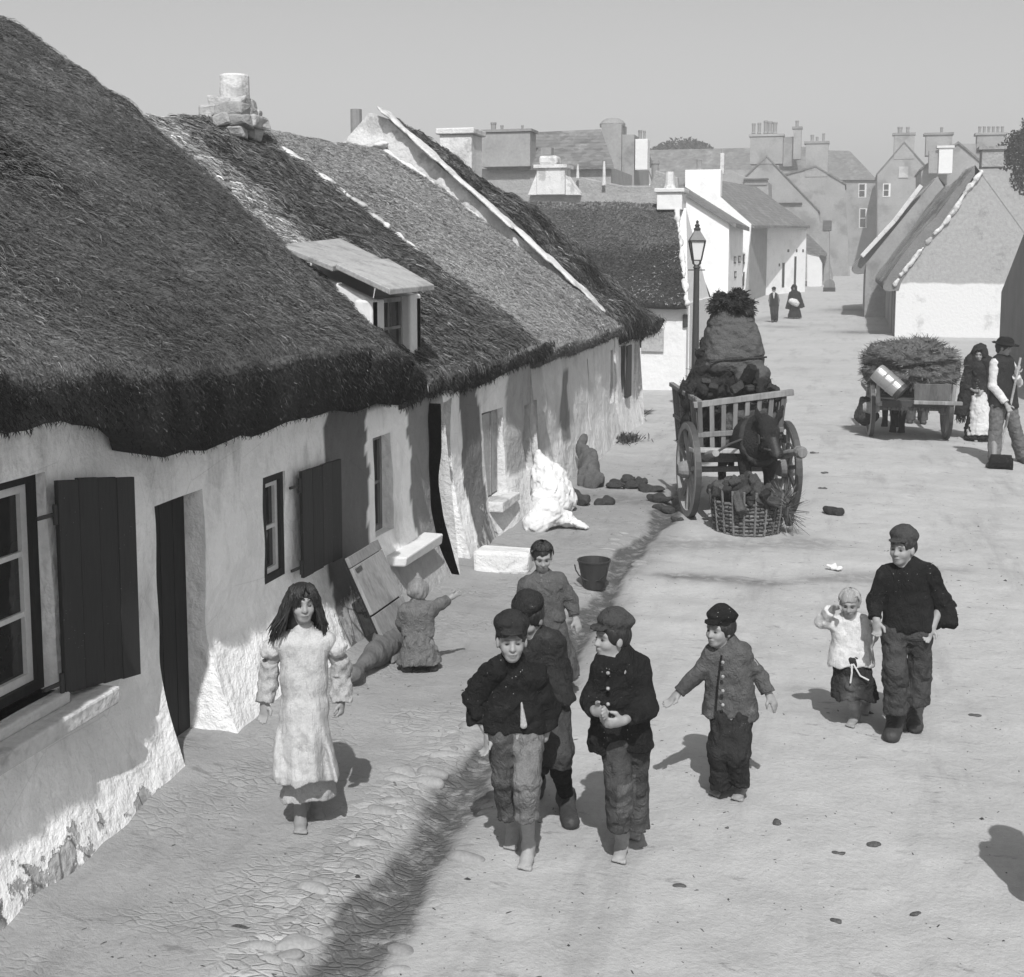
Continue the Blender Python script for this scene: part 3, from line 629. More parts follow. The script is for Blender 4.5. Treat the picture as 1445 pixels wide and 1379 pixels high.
# ---------------------------------------------------------------- house B
hB = thing('thatched_cottage', 'low thatched cottage with the slab-roofed dormer and stub chimney, next after the nearest', 'cottage', (-5.6, 12.9, 0))
botB = lambda y: float(np.interp(y, [11, 12, 15, 18, 20, 22, 24], [1.80, 1.78, 1.72, 1.72, 1.74, 1.68, 1.62]))
lipB = lambda y: botB(y) + float(np.interp(y, [11, 13, 15, 20, 24], [.16, .2, .2, .2, .28]))
def toneB(y, z):
    w = .03 * np.sin(8 * z + 1) + .02 * np.sin(21 * z)
    t = np.full(np.shape(y), .82)
    t = np.where((y + w > 12.28) & (y + w < 12.92), .15, t); t = np.where((y + w > 12.92) & (y + w < 14.7), .62, t)
    t = np.where((y + w > 12.98) & (y + w < 13.7) & (z > 1.25), .8, t)
    t = np.where((y + w > 13.72) & (z > .1), .36, t); t = np.where((z < .55) & (y + w > 13.72), .7, t)
    t = np.where((y + w > 11.2) & (y + w < 12.3) & (z < 1.0), .86, t)
    return t
def flakeB(y, z): return .42 * np.exp(-((y - 12.7) / .45) ** 2) * sst(.95, .45, z) + .32 * sst(.5, .0, z)
opB = [(11.28, 11.86, -.06, 1.66, .34), (13.02, 13.66, .40, 1.36, .10), (14.34, 14.68, -.04, 1.30, .12)]
wall_along_street(hB, 'front_wall', -3.70, 11.28, 14.75, lambda y: botB(y) + .1, opB, toneB, flakeB, seed=12, batter=.19, bh=.9, lump=.04)
def mossB(x, y, z):
    k = sst(-.2, .5, (z - 2.75) * .9 - (y - 11.7) * .95 + .25 * np.sin(x * 3 + y * 2)) * sst(2.7, 3.0, z)
    return .85 + 2.2 * k + .5 * np.clip(np.sin(x * 2.3 + y * 1.7 + z) * np.sin(y * 3.1 - x), 0, 1)
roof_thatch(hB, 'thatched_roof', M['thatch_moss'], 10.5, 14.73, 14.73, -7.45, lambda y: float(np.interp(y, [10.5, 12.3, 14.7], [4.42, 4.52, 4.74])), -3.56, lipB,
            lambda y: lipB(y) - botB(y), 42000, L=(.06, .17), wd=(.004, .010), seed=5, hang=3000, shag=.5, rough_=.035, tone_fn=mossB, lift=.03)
plank_door(hB, -4.0, 11.26, 11.88, .02, 1.66, M['wood_dark'], seed=3)
b = MB(); b.box((-3.80, 13.04, .42), (-3.765, 13.64, 1.34), tone=1.0); b.box((-3.767, 13.32, .42), (-3.752, 13.36, 1.34), tone=.7); b.build('window_board', M['wood_pale'], hB, bevel=.004)
MB().box((-3.82, 13.0, .30), (-3.52, 13.72, .40), jit=.008).build('window_sill', M['mortar'], hB, bevel=.015)
plank_door(hB, -3.80, 14.33, 14.69, .02, 1.30, M['wood_grey'], n_=2, seed=4)
# mortar fillets laid on the thatch along the party lines
def fillet(parent, y, pts, w, t, seed, gap=0.0, name='mortar_fillet', m=None):
    """a hand-laid strip of mortar: uneven width, lumpy, broken off in places"""
    r = np.random.RandomState(seed); pts = np.array(pts, float)
    L_ = np.concatenate([[0], np.cumsum(np.linalg.norm(np.diff(pts, axis=0), axis=1))]); S = Sculpt(); s = 0.0
    at_ = lambda s: np.array([np.interp(s, L_, pts[:, 0]), y, np.interp(s, L_, pts[:, 1])]); d = at_(L_[-1]) - at_(0); n = np.cross((0, 1.0, 0), d); n /= np.linalg.norm(n)
    while s < L_[-1] - .05:
        e = min(s + r.uniform(.10, .3), L_[-1]); ww = w / 2 * r.uniform(.65, 1.15); j = np.array([0, r.normal(0, .012), 0])
        if r.rand() > gap: S.cone(at_(s) + j, at_(e) + j, ww, w / 2 * r.uniform(.65, 1.15), .03, flat=n, f=min(1.0, t / w))
        s = e
    wv = Waves(seed + 60, 14, octaves=3); return sculpt(name, S, .022, m or M['mortar'], parent, disp=lambda x, y_, z: .020 * wv(x, y_, z))
P_ = lambda px, y: tuple(at_y(px[0], px[1], y)[[0, 2]])
fillet(hB, 14.73, [P_(p, 14.73) for p in ((338, 168), (420, 227), (515, 292))], .14, .07, 1)
fillet(hB, 14.73, [P_(p, 14.73) for p in ((515, 294), (580, 352), (660, 420), (735, 482), (757, 499))], .08, .09, 2, gap=.25)
# stub chimney of loose stones with a pale clay pot
ch = MB(); rr = np.random.RandomState(4)
for k, (zz, w_) in enumerate(((4.42, .27), (4.55, .33), (4.66, .29), (4.76, .22))):
    for i in range(3):
        for j in range(3):
            cx, cy_ = -7.16 + (i - 1) * w_ * .66, 14.1 + (j - 1) * w_ * .66; h_ = w_ * .36
            ch.hexa([(cx-h_,cy_-h_,zz),(cx+h_,cy_-h_,zz),(cx+h_,cy_+h_,zz),(cx-h_,cy_+h_,zz),(cx-h_,cy_-h_,zz+.14),(cx+h_,cy_-h_,zz+.14),(cx+h_,cy_+h_,zz+.14),(cx-h_,cy_+h_,zz+.14)], rr.uniform(.8, 1.5), .025, rr)
cho = ch.build('chimney', M['stone_grey'], hB, bevel=.03)
MB().lathe((-7.12, 14.1, 4.84), [(.175, 0), (.18, .05), (.175, .31), (.165, .33), (.14, .33), (.14, .2)], 20).build('chimney_pot', M['mortar'], cho, smooth=False)
# dormer: slab roof, rough white cheek, small window
dm = MB()
slab = [at_x(550, 408, -3.6), at_x(613, 402, -3.6), at_x(480, 336, -4.85), at_x(394, 345, -4.85)]
slab = [np.array(p) for p in slab]; up = np.array([0, 0, .05])
midf = [slab[0] * .5 + slab[3] * .5, slab[1] * .5 + slab[2] * .5]
dm.hexa([slab[0] - up, slab[1] - up, midf[1] - up + .02, midf[0] - up + .02, slab[0], slab[1], midf[1] + .02, midf[0] + .02])
dm.hexa([midf[0] - up, midf[1] - up, slab[2] - up, slab[3] - up, midf[0], midf[1], slab[2], slab[3]], tone=.9)
dmo = dm.build('dormer_roof', M['wood_pale'], hB, bevel=.008)
dw = MB(); fx = -3.86
fy0, fy1 = 10.05, 11.32
dw.prism([(fx, fy0, 2.0), (fx, fy0, 2.66), (-4.9, fy0 + .45, 3.03), (-5.0, fy0 + .45, 2.6)], (0, .14, 0))          # near cheek
dw.box((fx - .16, fy1 - .30, 1.90), (fx, fy1, 2.68)); dw.box((fx - .16, fy0, 1.9), (fx, fy0 + .30, 2.66)); dw.box((fx - .16, fy0 + .30, 1.9), (fx - .004, fy1 - .30, 2.12))
dw.prism([(fx, fy1 - .14, 1.9), (fx, fy1 - .14, 2.66), (-4.9, fy1 - .14, 3.03), (-5.0, fy1 - .14, 2.6)], (0, .138, 0))
dwo = dw.build('dormer_wall', M['whitewash'], hB, bevel=.02)
window_part(hB, fx - .10, fy0 + .30, fy1 - .30, 2.12, 2.66, 2, 2, M['wood_grey'], M['glass'], fr=.04, name='dormer_window')

# ---------------------------------------------------------------- house C
hC = thing('thatched_cottage', 'pale thatched cottage between two white mortar lines, grey wall with few openings', 'cottage', (-5.6, 17.3, 0))
def toneC(y, z):
    w = .04 * np.sin(7 * z)
    t = np.full(np.shape(y), .58); t = np.where((y + w > 16.55) & (y + w < 17.0) & (z > .5) & (z < 1.5), .24, t)
    t = np.where((z < .6) & (y < 16.3), .82, t); t = np.where((y + w > 15.5) & (y + w < 16.5), t * 1.15, t)
    return t
opC = [(14.84, 15.20, -.04, 1.28, .22), (18.3, 18.34, .5, 1.55, .05), (20.0, 20.36, .70, 1.56, .12)]
wall_along_street(hC, 'front_wall', -3.70, 14.752, 20.5, lambda y: botB(y) + .1, opC, toneC, lambda y, z: .34 * sst(.55, .05, z), seed=22, batter=.14, lump=.03, res=.07)
plank_door(hC, -3.88, 14.83, 15.21, .02, 1.28, M['wood_dark'], n_=2, seed=6)
window_part(hC, -3.80, 20.0, 20.36, .70, 1.56, 1, 2, M['wood_grey'], M['glass'], fr=.05)
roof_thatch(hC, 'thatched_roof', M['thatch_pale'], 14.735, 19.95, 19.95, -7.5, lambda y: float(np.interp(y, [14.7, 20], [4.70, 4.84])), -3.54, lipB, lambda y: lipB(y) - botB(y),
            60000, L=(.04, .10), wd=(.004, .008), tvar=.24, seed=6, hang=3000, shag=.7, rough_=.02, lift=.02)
fillet(hC, 19.9, [P_(p, 19.9) for p in ((512, 212), (535, 206))], .3, .10, 5)
fillet(hC, 19.9, [P_(p, 19.9) for p in ((530, 205), (600, 250), (700, 330), (770, 388), (842, 448))], .12, .07, 6, gap=.05)

# ---------------------------------------------------------------- house D: higher roof, its gable stands above C
hD = thing('thatched_cottage', 'dark mossy thatched cottage with broad white gable verge at the lane corner', 'cottage', (-5.6, 21.8, 0))
def toneD(y, z): return np.where(z < .35, .66, .60) + 0 * y
wall_along_street(hD, 'front_wall', -3.705, 20.502, 23.2, lambda y: botB(y) + .1, [(21.55, 22.05, .60, 1.52, .12)], toneD, lambda y, z: .30 * sst(.5, .05, z), seed=32, batter=.12, lump=.03, res=.08)
b = MB(); b.box((-3.68, 21.62, .62), (-3.645, 22.05, 1.52)); b.build('shutter', M['shutter_paint'], hD, bevel=.004)
MB().box((-3.85, 21.55, .60), (-3.83, 22.05, 1.52)).build('window_pane', M['glass'], hD)
MB().prism([(-3.71, 22.9, -.05), (-3.71, 22.9, 1.8), (-7.4, 22.6, 5.0), (-11.2, 22.9, 1.8), (-11.2, 22.9, -.05)], (0, .29, 0)).build('far_gable_wall', M['mortar'], hD)
roof_thatch(hD, 'thatched_roof', M['thatch_moss'], 20.15, 22.5, 23.75, -7.45, lambda y: float(np.interp(y, [20, 22.5], [5.33, 5.1])), lambda y: float(np.interp(y, [20, 24], [-3.52, -3.40])), lipB, lambda y: lipB(y) - botB(y),
            26000, L=(.07, .20), wd=(.006, .014), seed=7, hang=2200, shag=.7, rough_=.07, lift=.06, sag=.05, base_tone=.6,
            tone_fn=lambda x, y, z: .8 + .5 * np.sin(x * 3.1 + 2 * y) * np.sin(z * 4 + y))
gp = [P_(p, 20.0) for p in ((521, 156), (546, 165), (620, 232), (700, 303), (778, 372), (842, 433))]
fillet(hD, 20.0, [(x, z + .05) for x, z in gp[1:]], .40, .07, 8, name='gable_coping')
w_ = [(x, 20.02, z - .03) for x, z in gp] + [(-3.75, 20.02, 1.9), (-7.55, 20.02, 1.9), (-11.2, 20.02, 1.9)]
MB().prism(w_, (0, .16, 0)).build('gable_wall', M['mortar'], hD)
cc = MB(); p0, p1 = at_y(627, 186, 23.0), at_y(672, 222, 23.0)
cc.box((p0[0], 22.7, 4.2), (p1[0], 23.4, p0[2] - .08)); cc.box((p0[0] - .06, 22.64, p0[2] - .08), (p1[0] + .06, 23.46, p0[2] + .03), tone=.35); cc.build('chimney', M['mortar'], hD, bevel=.02)
q0, q1 = at_y(500, 156, 20.6), at_y(513, 175, 20.6)
MB().lathe(((q0[0] + q1[0]) / 2 - .05, 20.6, 5.0), [(.10, 0), (.10, .52), (.075, .52), (.075, .3)], 10).build('chimney_pot', M['clay_pot'], hD)

# ---------------------------------------------------------------- house E across the lane
hE = thing('thatched_cottage', 'cottage across the lane with whitewashed front facing us, speckled roof and pale shutter', 'cottage', (-7.2, 31.5, 0))
YE = 29.2
eb = MB()
eb.box((-4.55, YE, .96), (-3.58, YE + .4, 2.0)); eb.box((-3.98, YE, -.05), (-3.58, YE + .4, .96)); eb.box((-5.0, YE, -.05), (-3.98, YE + .4, .96))
eb.box((-5.2, YE, 1.40), (-4.55, YE + .4, 2.0)); eb.box((-11, YE, -.05), (-5.0, YE + .4, .96)); eb.box((-11, YE, .96), (-5.2, YE + .4, 2.0))
eb.box((-3.97, YE + .41, -.05), (-3.56, YE + 5, 2.0))
eb.prism([(-3.6, YE + .4, 2.0), (-3.95, YE + 2.6, 4.25), (-3.6, YE + 5, 2.0)], (-.3, 0, 0))
eb.build('front_wall', M['whitewash'], hE)
MB().box((-5.2, YE + .12, .955), (-4.55, YE + .16, 1.40)).build('window_pane', M['glass'], hE)
wb = MB(); wb.box((-4.9, YE + .08, .96), (-4.86, YE + .12, 1.40)); wb.box((-5.2, YE + .085, 1.16), (-4.9, YE + .118, 1.19)); wb.box((-4.86, YE + .085, 1.16), (-4.62, YE + .118, 1.19)); wb.build('window', M['paint_white'], hE)
MB().box((-4.60, YE - .06, .89), (-4.09, YE - .02, 1.43)).build('shutter', M['wood_pale'], hE, bevel=.005)
MB().box((-3.66, YE - .06, 1.45), (-3.56, YE + .1, 1.75)).build('wall_lantern', M['iron'], hE, bevel=.02)
# roof of E: its ridge runs across the picture, slope faces us
def roof_E():
    rng = np.random.RandomState(17); w, w2 = Waves(41, 1.4), Waves(42, 6)
    x0, nu, ns = -11.2, 90, 60
    U, S = np.meshgrid(np.linspace(0, 1, nu), np.linspace(0, 1, ns), indexing='ij')
    def P(u, s):
        xr_ = -4.22 + (-3.56 + 4.22) * s ** 1.1                      # the right verge leans outward to the eave
        x = x0 + (xr_ - x0) * u; y = YE + 2.6 + (YE - .28 - YE - 2.6) * s; z = 4.42 + (1.98 - 4.42) * s + .06 * np.sin(np.pi * s) + .12 * (1 - u) * (1 - s)
        b_ = .03 * w(x, y, z) + .02 * w2(x, y, z); return np.stack([x, y - .5 * b_, z + b_], -1)
    V = P(U, S); I = np.arange(nu * ns).reshape(nu, ns)
    Fq = [np.stack([I[:-1, :-1], I[:-1, 1:], I[1:, 1:], I[1:, :-1]], -1).reshape(-1, 4)]
    low = sst(-.15, .15, (S - .50) + .10 * w(V[..., 0], V[..., 1], V[..., 2]) - .35 * (V[..., 0] + 4.6))
    tone = np.where(S < .07, 2.0, 1.0 + .2 * w2(V[..., 0], V[..., 1], V[..., 2])) * (1 - .55 * sst(.45, .55, S + .06 * w(V[..., 0] * 2, V[..., 1], V[..., 2])))
    n = nu * ns; VV = [V.reshape(-1, 3)]; tt = [tone.ravel()]
    e1 = V[:, -1] + np.array([0, .05, -.12]); e2 = V[:, -1] + np.array([0, .45, -.10]); bk = np.stack([V[:, -1, 0], np.full(nu, YE + 5.4), np.full(nu, 1.9)], -1)
    VV += [e1, e2, bk]; tt += [np.full(nu, .4)] * 2 + [np.full(nu, .8)]; J = np.arange(nu) + n
    Fq += [np.stack([I[:-1, -1], J[:-1], J[1:], I[1:, -1]], -1), np.stack([J[:-1], J[:-1] + nu, J[1:] + nu, J[1:]], -1), np.stack([I[1:, 0], J[1:] + 2 * nu, J[:-1] + 2 * nu, I[:-1, 0]], -1)]
    n += 3 * nu; k = 26000; u, s = rng.rand(k), rng.rand(k); p = P(u, s); L = rng.uniform(.03, .09, k); wd = rng.uniform(.005, .014, k)
    a = rng.normal(0, .8, k); d = np.stack([np.sin(a), -.72 * np.cos(a), -.69 * np.cos(a)], -1); side = np.stack([np.cos(a), .72 * np.sin(a), .69 * np.sin(a)], -1)
    nor = np.array([0, -.69, .72]); p = p + nor * (.035 * rng.rand(k))[:, None]
    SV = np.stack([p - side * wd[:, None], p + side * wd[:, None], p + d * L[:, None] + side * wd[:, None] * .5 + nor * .02, p + d * L[:, None] - side * wd[:, None] * .5 + nor * .02], 1).reshape(-1, 3)
    ts = np.exp(rng.normal(0, .35, k)); lo = sst(.45, .55, s); sp = (rng.rand(k) < .07 * lo * np.clip(1.6 + w(p[:, 0] * 2, p[:, 1], p[:, 2]) * 2, .1, 3))
    ts = ts * (1 - .55 * lo); ts = np.where(sp, 3.0, ts)
    VV.append(SV); tt.append(np.repeat(ts, 4)); Fq.append(n + 4 * np.arange(k)[:, None] + np.arange(4)[None])
    mesh('roof', np.vstack(VV), np.vstack(Fq), M['roof_rough'], hE, attrs={'tone': np.concatenate(tt)})
M['roof_rough'] = simple('roof_rough', .085, amt=.25, scale=2, fine=.5, fscale=30, bump=.8, bscale=30, bdist=.04, tone=True)
roof_E()
vs_ = [np.array([-4.22 + .66 * q ** 1.1 + .03, YE + 2.6 - 2.88 * q, 4.44 - 2.44 * q + .06 * math.sin(math.pi * q)]) for q in np.linspace(0, 1, 16)]; S = Sculpt()
rr = np.random.RandomState(3)
for a_, b_ in zip(vs_[:-1], vs_[1:]): S.cone(a_, b_, rr.uniform(.03, .06), rr.uniform(.03, .06), .03)
wv_ = Waves(33, 12); sculpt('verge_mortar', S, .022, M['mortar'], hE, disp=lambda x, y, z: .02 * wv_(x, y, z))
cc = MB(); cc.box((-4.62, YE + 2.2, 4.2), (-4.0, YE + 3.0, 4.62)); cc.box((-4.68, YE + 2.14, 4.62), (-3.94, YE + 3.06, 4.72), tone=.9)
e_ch = cc.build('chimney', M['whitewash'], hE, bevel=.02)
MB().lathe((-4.36, YE + 2.6, 4.72), [(.16, 0), (.12, .1), (.10, .42), (.08, .42), (.08, .3)], 10, sq=1.2).build('chimney_pot', M['mortar'], e_ch)
# ================================================================ the far end of the street
def pbox(mb, y, px0, py0, px1, py1, d, tone=1.0):
    """a box whose near face lies at distance y and covers the given photo rectangle"""
    a, b = at_y(px0, py1, y), at_y(px1, py0, y); mb.box((a[0], y, a[2]), (b[0], y + d, b[2]), tone)
def pts_y(y, P): return [tuple(at_y(px, py, y)) for px, py in P]
def pot(parent, y, px, py0, py1, wpx, m=None, dy=0.3):
    a, b = at_y(px, py1, y), at_y(px, py0, y); r = wpx * y / 1800 / 2 * 1.02; h = b[2] - a[2]
    return MB().lathe((a[0], y + dy, a[2] - .04), [(r * .9, 0), (r, .06 * h), (r * .8, .2 * h), (r * .85, .85 * h), (r, .9 * h), (r * .95, h + .04), (r * .7, h + .04), (r * .7, .6 * h)], 10).build('chimney_pot', m or M['clay_pot'], parent)
def chimney(parent, y, px0, py0, px1, py1, d=.8, m='render_grey', cap=True, pots=(), captone=.8, capm=None):
    b = MB(); pbox(b, y, px0, py0, px1, py1, d)
    o = b.build('chimney', M[m], parent, bevel=.02)
    if cap:
        k = y / 1800 * 1.0; c = MB(); a, e = at_y(px0, py0, y), at_y(px1, py0, y); t = max(.12, 3.0 * k)
        c.box((a[0] - .09, y - .09, a[2] - t * .3), (e[0] + .09, y + d + .09, a[2] + t * .7), captone); c.build('chimney_cap', capm or M[m], o)
    for (px, q0, q1, w) in pots: pot(o, y, px, q0, q1, w)
    return o
def far_window(parent, y, px0, py0, px1, py1, side=None):
    a, b = at_y(px0, py1, y), at_y(px1, py0, y); f = MB(); t = .09
    for lo, hi in (((a[0], a[2]), (a[0] + t, b[2])), ((b[0] - t * 2.2, a[2]), (b[0], b[2])), ((a[0] + t, b[2] - t), (b[0] - 2.2 * t, b[2])), ((a[0] + t, a[2]), (b[0] - 2.2 * t, a[2] + t)),
                   ((a[0] + t, (a[2] + b[2]) / 2 - .03), (b[0] - 2.2 * t, (a[2] + b[2]) / 2 + .03))):
        f.box((lo[0], y - .04, lo[1]), (hi[0], y + .05, hi[1]))
    w = f.build('window', M['paint_white'], parent)
    MB().box((a[0] + .01, y - .015, a[2] + .01), (b[0] - .01, y - .005, b[2] - .01)).build('window_pane', M['glass'], w)
def slabs(mb, ridge, eave, d, t=.16, tone=1.0):
    """roof slope as a slab from a ridge edge to an eave edge (two points each)"""
    r0, r1 = map(np.array, ridge); e0, e1 = map(np.array, eave); up = np.array([0, 0, t])
    mb.hexa([e0, e1, r1, r0, e0 + up, e1 + up, r1 + up, r0 + up], tone)

# ---- F: white two-storey house, gable towards us
hF = thing('white_house', 'whitewashed two-storey gabled house behind the street lamp', 'house', (-8.5, 76, .2))
yF = 71.8; el = at_y(1029, 316, yF); ap = at_y(937, 258, yF); Dp = 9.6
b = MB(); xl = ap[0] - (el[0] - ap[0])
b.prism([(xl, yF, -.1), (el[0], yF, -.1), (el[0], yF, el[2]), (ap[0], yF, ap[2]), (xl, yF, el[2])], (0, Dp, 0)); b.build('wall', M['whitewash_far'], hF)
rb = MB(); nrm = np.array([el[0] - ap[0], 0, el[2] - ap[2]]); nrm /= np.linalg.norm(nrm); o_ = np.array([0, 0, .14])
e_out = np.array([el[0], yF, el[2]]) + nrm * .45
slabs(rb, [(ap[0], yF - .25, ap[2] + .02), (ap[0], yF + Dp + .1, ap[2] + .02)], [e_out + (0, -.25, .02), e_out + (0, Dp + .1, .02)], 0, .26)
e_o2 = np.array([2 * ap[0] - e_out[0], yF, e_out[2]])
slabs(rb, [(ap[0] - .004, yF - .25, ap[2] + .02), (ap[0] - .004, yF + Dp + .1, ap[2] + .02)], [e_o2 + (0, -.25, .02), e_o2 + (0, Dp + .1, .02)], 0, .26)
rb.build('roof', M['slate'], hF)
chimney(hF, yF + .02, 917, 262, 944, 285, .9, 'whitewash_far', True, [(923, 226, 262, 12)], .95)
sx = el[0] + .02
def wall_slots(parent, items, m='wood_dark', name='window'):
    for (pa, pb) in items:
        p, q = at_x(*pa, sx), at_x(*pb, sx); z0, z1 = sorted((p[2], q[2])); y0, y1 = sorted((p[1], q[1]))
        f = MB(); f.box((sx - .06, y0, z0), (sx + .015, y1, z1)); w = f.build(name, M[m], parent)
        MB().box((sx - .02, y0 + .08, z0 + .08), (sx + .022, y1 - .08, z1 - .08), tone=.5).build('window_pane', M['glass'], w)
wall_slots(hF, [((1036, 362), (1038.5, 372)), ((1042, 361), (1045, 371)), ((1050, 359), (1053, 372)), ((1036.5, 383), (1039, 392)), ((1050, 384), (1053, 402))])
wall_slots(hF, [((1038.5, 418), (1042.5, 434)), ((1049, 417), (1052, 430))], name='door')
# ---- G1: grey roughcast bay and G2: the long white house with its tall white gable chimney
g0 = np.array([-6.25, 82.2]); g1 = np.array([-6.25, 91.0]); g2 = np.array([-3.2, 97.5])
hG = thing('white_house', 'long whitewashed house past the grey bay with narrow dark doorways and square white gable chimney', 'house', (-7, 95, .5))
zE = lambda px, py, P: CAM[2] + 0
def along(A, B, px):                                # point of plan segment A-B seen at pixel column px
    best = min(np.linspace(0, 1, 400), key=lambda t: abs(proj(A + (B - A) * t)[0] - px)); return A + (B - A) * best
def proj(p, z=1.5):
    v = np.array([p[0], p[1], z]) - CAM; c, s = math.cos(YAW), math.sin(YAW)
    v = np.array([c * v[0] + s * v[1], -s * v[0] + c * v[1], v[2]]); w = v[1] * math.cos(PITCH) - v[2] * math.sin(PITCH)
    return CX + F * v[0] / w, CY - F * (v[1] * math.sin(PITCH) + v[2] * math.cos(PITCH)) / w
def z_for(p, py):                                   # height over plan point p that is seen at pixel row py
    lo, hi = -5, 30
    for _ in range(40):
        m_ = (lo + hi) / 2
        if proj(p, m_)[1] > py: lo = m_
        else: hi = m_
    return lo
p_a, p_b, p_c = along(g0, g1, 1056.5), along(g1, g2, 1081), along(g1, g2, 1140)
ze1 = z_for(p_a, 321); ze2 = z_for(p_b, 321); ze3 = z_for(p_c, 321.5)
back = np.array([-7.5, 1.5])
def q3(p, z): return (p[0], p[1], z)
b = MB(); b.hexa([q3(p_a, -.2), q3(p_b, -.2), q3(p_b + back, -.2), q3(p_a + back, -.2), q3(p_a, ze1), q3(p_b, ze2), q3(p_b + back, ze2), q3(p_a + back, ze1)])
b.build('rough_wall', M['stone_grey'], hG)
b = MB(); b.hexa([q3(p_b + (.03, 0), -.2), q3(p_c, -.2), q3(p_c + back, -.2), q3(p_b + back, -.2), q3(p_b + (.03, 0), ze2), q3(p_c, ze3), q3(p_c + back, ze3), q3(p_b + back, ze2)])
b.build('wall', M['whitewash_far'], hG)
ra, rc_ = p_a + back * .5, p_c + back * .5; zr_a, zr_c = z_for(ra, 258), z_for(rc_, 262)
zr_c = zr_a = (zr_a + zr_c) / 2
rb = MB(); out = np.array([.25, 0])
slabs(rb, [q3(ra, zr_a), q3(rc_, zr_c)], [q3(p_a + out, ze1 - .05), q3(p_c + out, ze3 - .05)], 0, .18)
slabs(rb, [q3(ra - (.01, 0), zr_a), q3(rc_ - (.01, 0), zr_c)], [q3(p_a + back - out, ze1 - .05), q3(p_c + back - out, ze3 - .05)], 0, .18)
rb.build('roof', M['slate'], hG)
vw = MB(); v0 = np.array(q3(p_a, ze1 + .1)); v1 = np.array(q3(ra, zr_a + .35))
vw.prism([v0 + (.1, -.3, .1), v1 + (0, -.3, 0), np.array(q3(ra, 1)) + (0, -.3, 0), np.array(q3(p_a, 1)) + (-.2, -.3, 0)], (0, .7, 0)); vw.build('gable_wall', M['whitewash_far'], hG)
yG = ra[1] - .4
chimney(hG, yG, 966, 239, 1017, 300, 1.2, 'whitewash_far', False, [(986, 224, 240, 9)])
dn = g2 - g1; dn /= np.linalg.norm(dn); nn_ = np.array([dn[1], -dn[0]])
for (a, c_, t_, bt, nm) in ((1087, 1091, 374, 408, 'door'), (1103, 1106.5, 371, 406, 'door'), (1120, 1123, 362, 404, 'door'), (1098, 1100, 372, 376, 'window'), (1093, 1095.5, 353, 358, 'window'), (1110, 1112.5, 352, 356, 'window'), (1122, 1124, 352, 356, 'window'), (1131, 1133, 352, 356, 'window')):
    A_, B_ = along(g1, g2, a), along(g1, g2, c_); z1_, z0_ = z_for(A_, t_), max(z_for(A_, bt), gz(A_[1]))
    f = MB(); f.hexa([q3(A_ - nn_ * .1, z0_), q3(B_ - nn_ * .1, z0_), q3(B_ + nn_ * .02, z0_), q3(A_ + nn_ * .02, z0_), q3(A_ - nn_ * .1, z1_), q3(B_ - nn_ * .1, z1_), q3(B_ + nn_ * .02, z1_), q3(A_ + nn_ * .02, z1_)]); f.build(nm, M['wood_dark'], hG)
# ---- low white lean-to with a dark slope beyond
hL = thing('lean_to', 'small white lean-to with steep dark roof at the end of the white row', 'outhouse', (-2.6, 107, .8))
yL = 106.0; b = MB(); b.prism(pts_y(yL, [(1139, 408), (1160, 404), (1160, 372), (1155, 361), (1148, 356), (1139, 355)]), (0, 2.5, 0)); b.build('wall', M['whitewash'], hL)
b = MB(); b.prism(pts_y(yL - .15, [(1138, 329), (1166, 357), (1166, 362), (1140, 356), (1138, 354)]), (0, 3.0, 0)); b.build('roof', M['slate'], hL)
hL2 = thing('stone_house', 'narrow grey house end with small dark gap beside the white lean-to', 'house', (-1.9, 110, .9))
b = MB(); b.prism(pts_y(109, [(1161, 404), (1170, 402), (1170, 324), (1161, 312), (1152, 316)]), (0, 3, 0)); b.build('wall', M['render_grey'], hL2)
b = MB(); pbox(b, 108.9, 1161, 311, 1173, 325, 3.3, .6); b.build('roof', M['slate'], hL2)
b = MB(); pbox(b, 108.9, 1159.5, 372, 1162.5, 396, .3); b.build('door', M['wood_dark'], hL2)
bn = thing('hooded_crate', 'dark hooded box with curved top standing at the far kerb', 'box', tuple(on_ground(1170, 404)))
q = at_y(1170, 404, 98.0); zq = gz(98.0)
a_, b_ = at_y(1162.5, 404, 98), at_y(1178, 404, 98); w_ = b_[0] - a_[0]
bn.location = (q[0], 98.2, zq)
prof = [(a_[0], 98, zq), (b_[0], 98, zq), (b_[0], 98, zq + .45)] + [((a_[0] + b_[0]) / 2 + w_ / 2 * math.cos(t), 98, zq + .5 + .42 * math.sin(t)) for t in np.linspace(.1, math.pi - .1, 9)] + [(a_[0], 98, zq + .45)]
MB().prism(prof, (0, .7, 0), .8).build('hood', M['wood_grey'], bn)
MB().box((a_[0] - .04, 97.9, zq), (b_[0] + .04, 98.75, zq + .3)).build('box_base', M['wood_dark'], bn)
MB().box((a_[0] - 2.6, 97.6, zq - .1), (b_[0] + .1, 99.0, zq + .02))

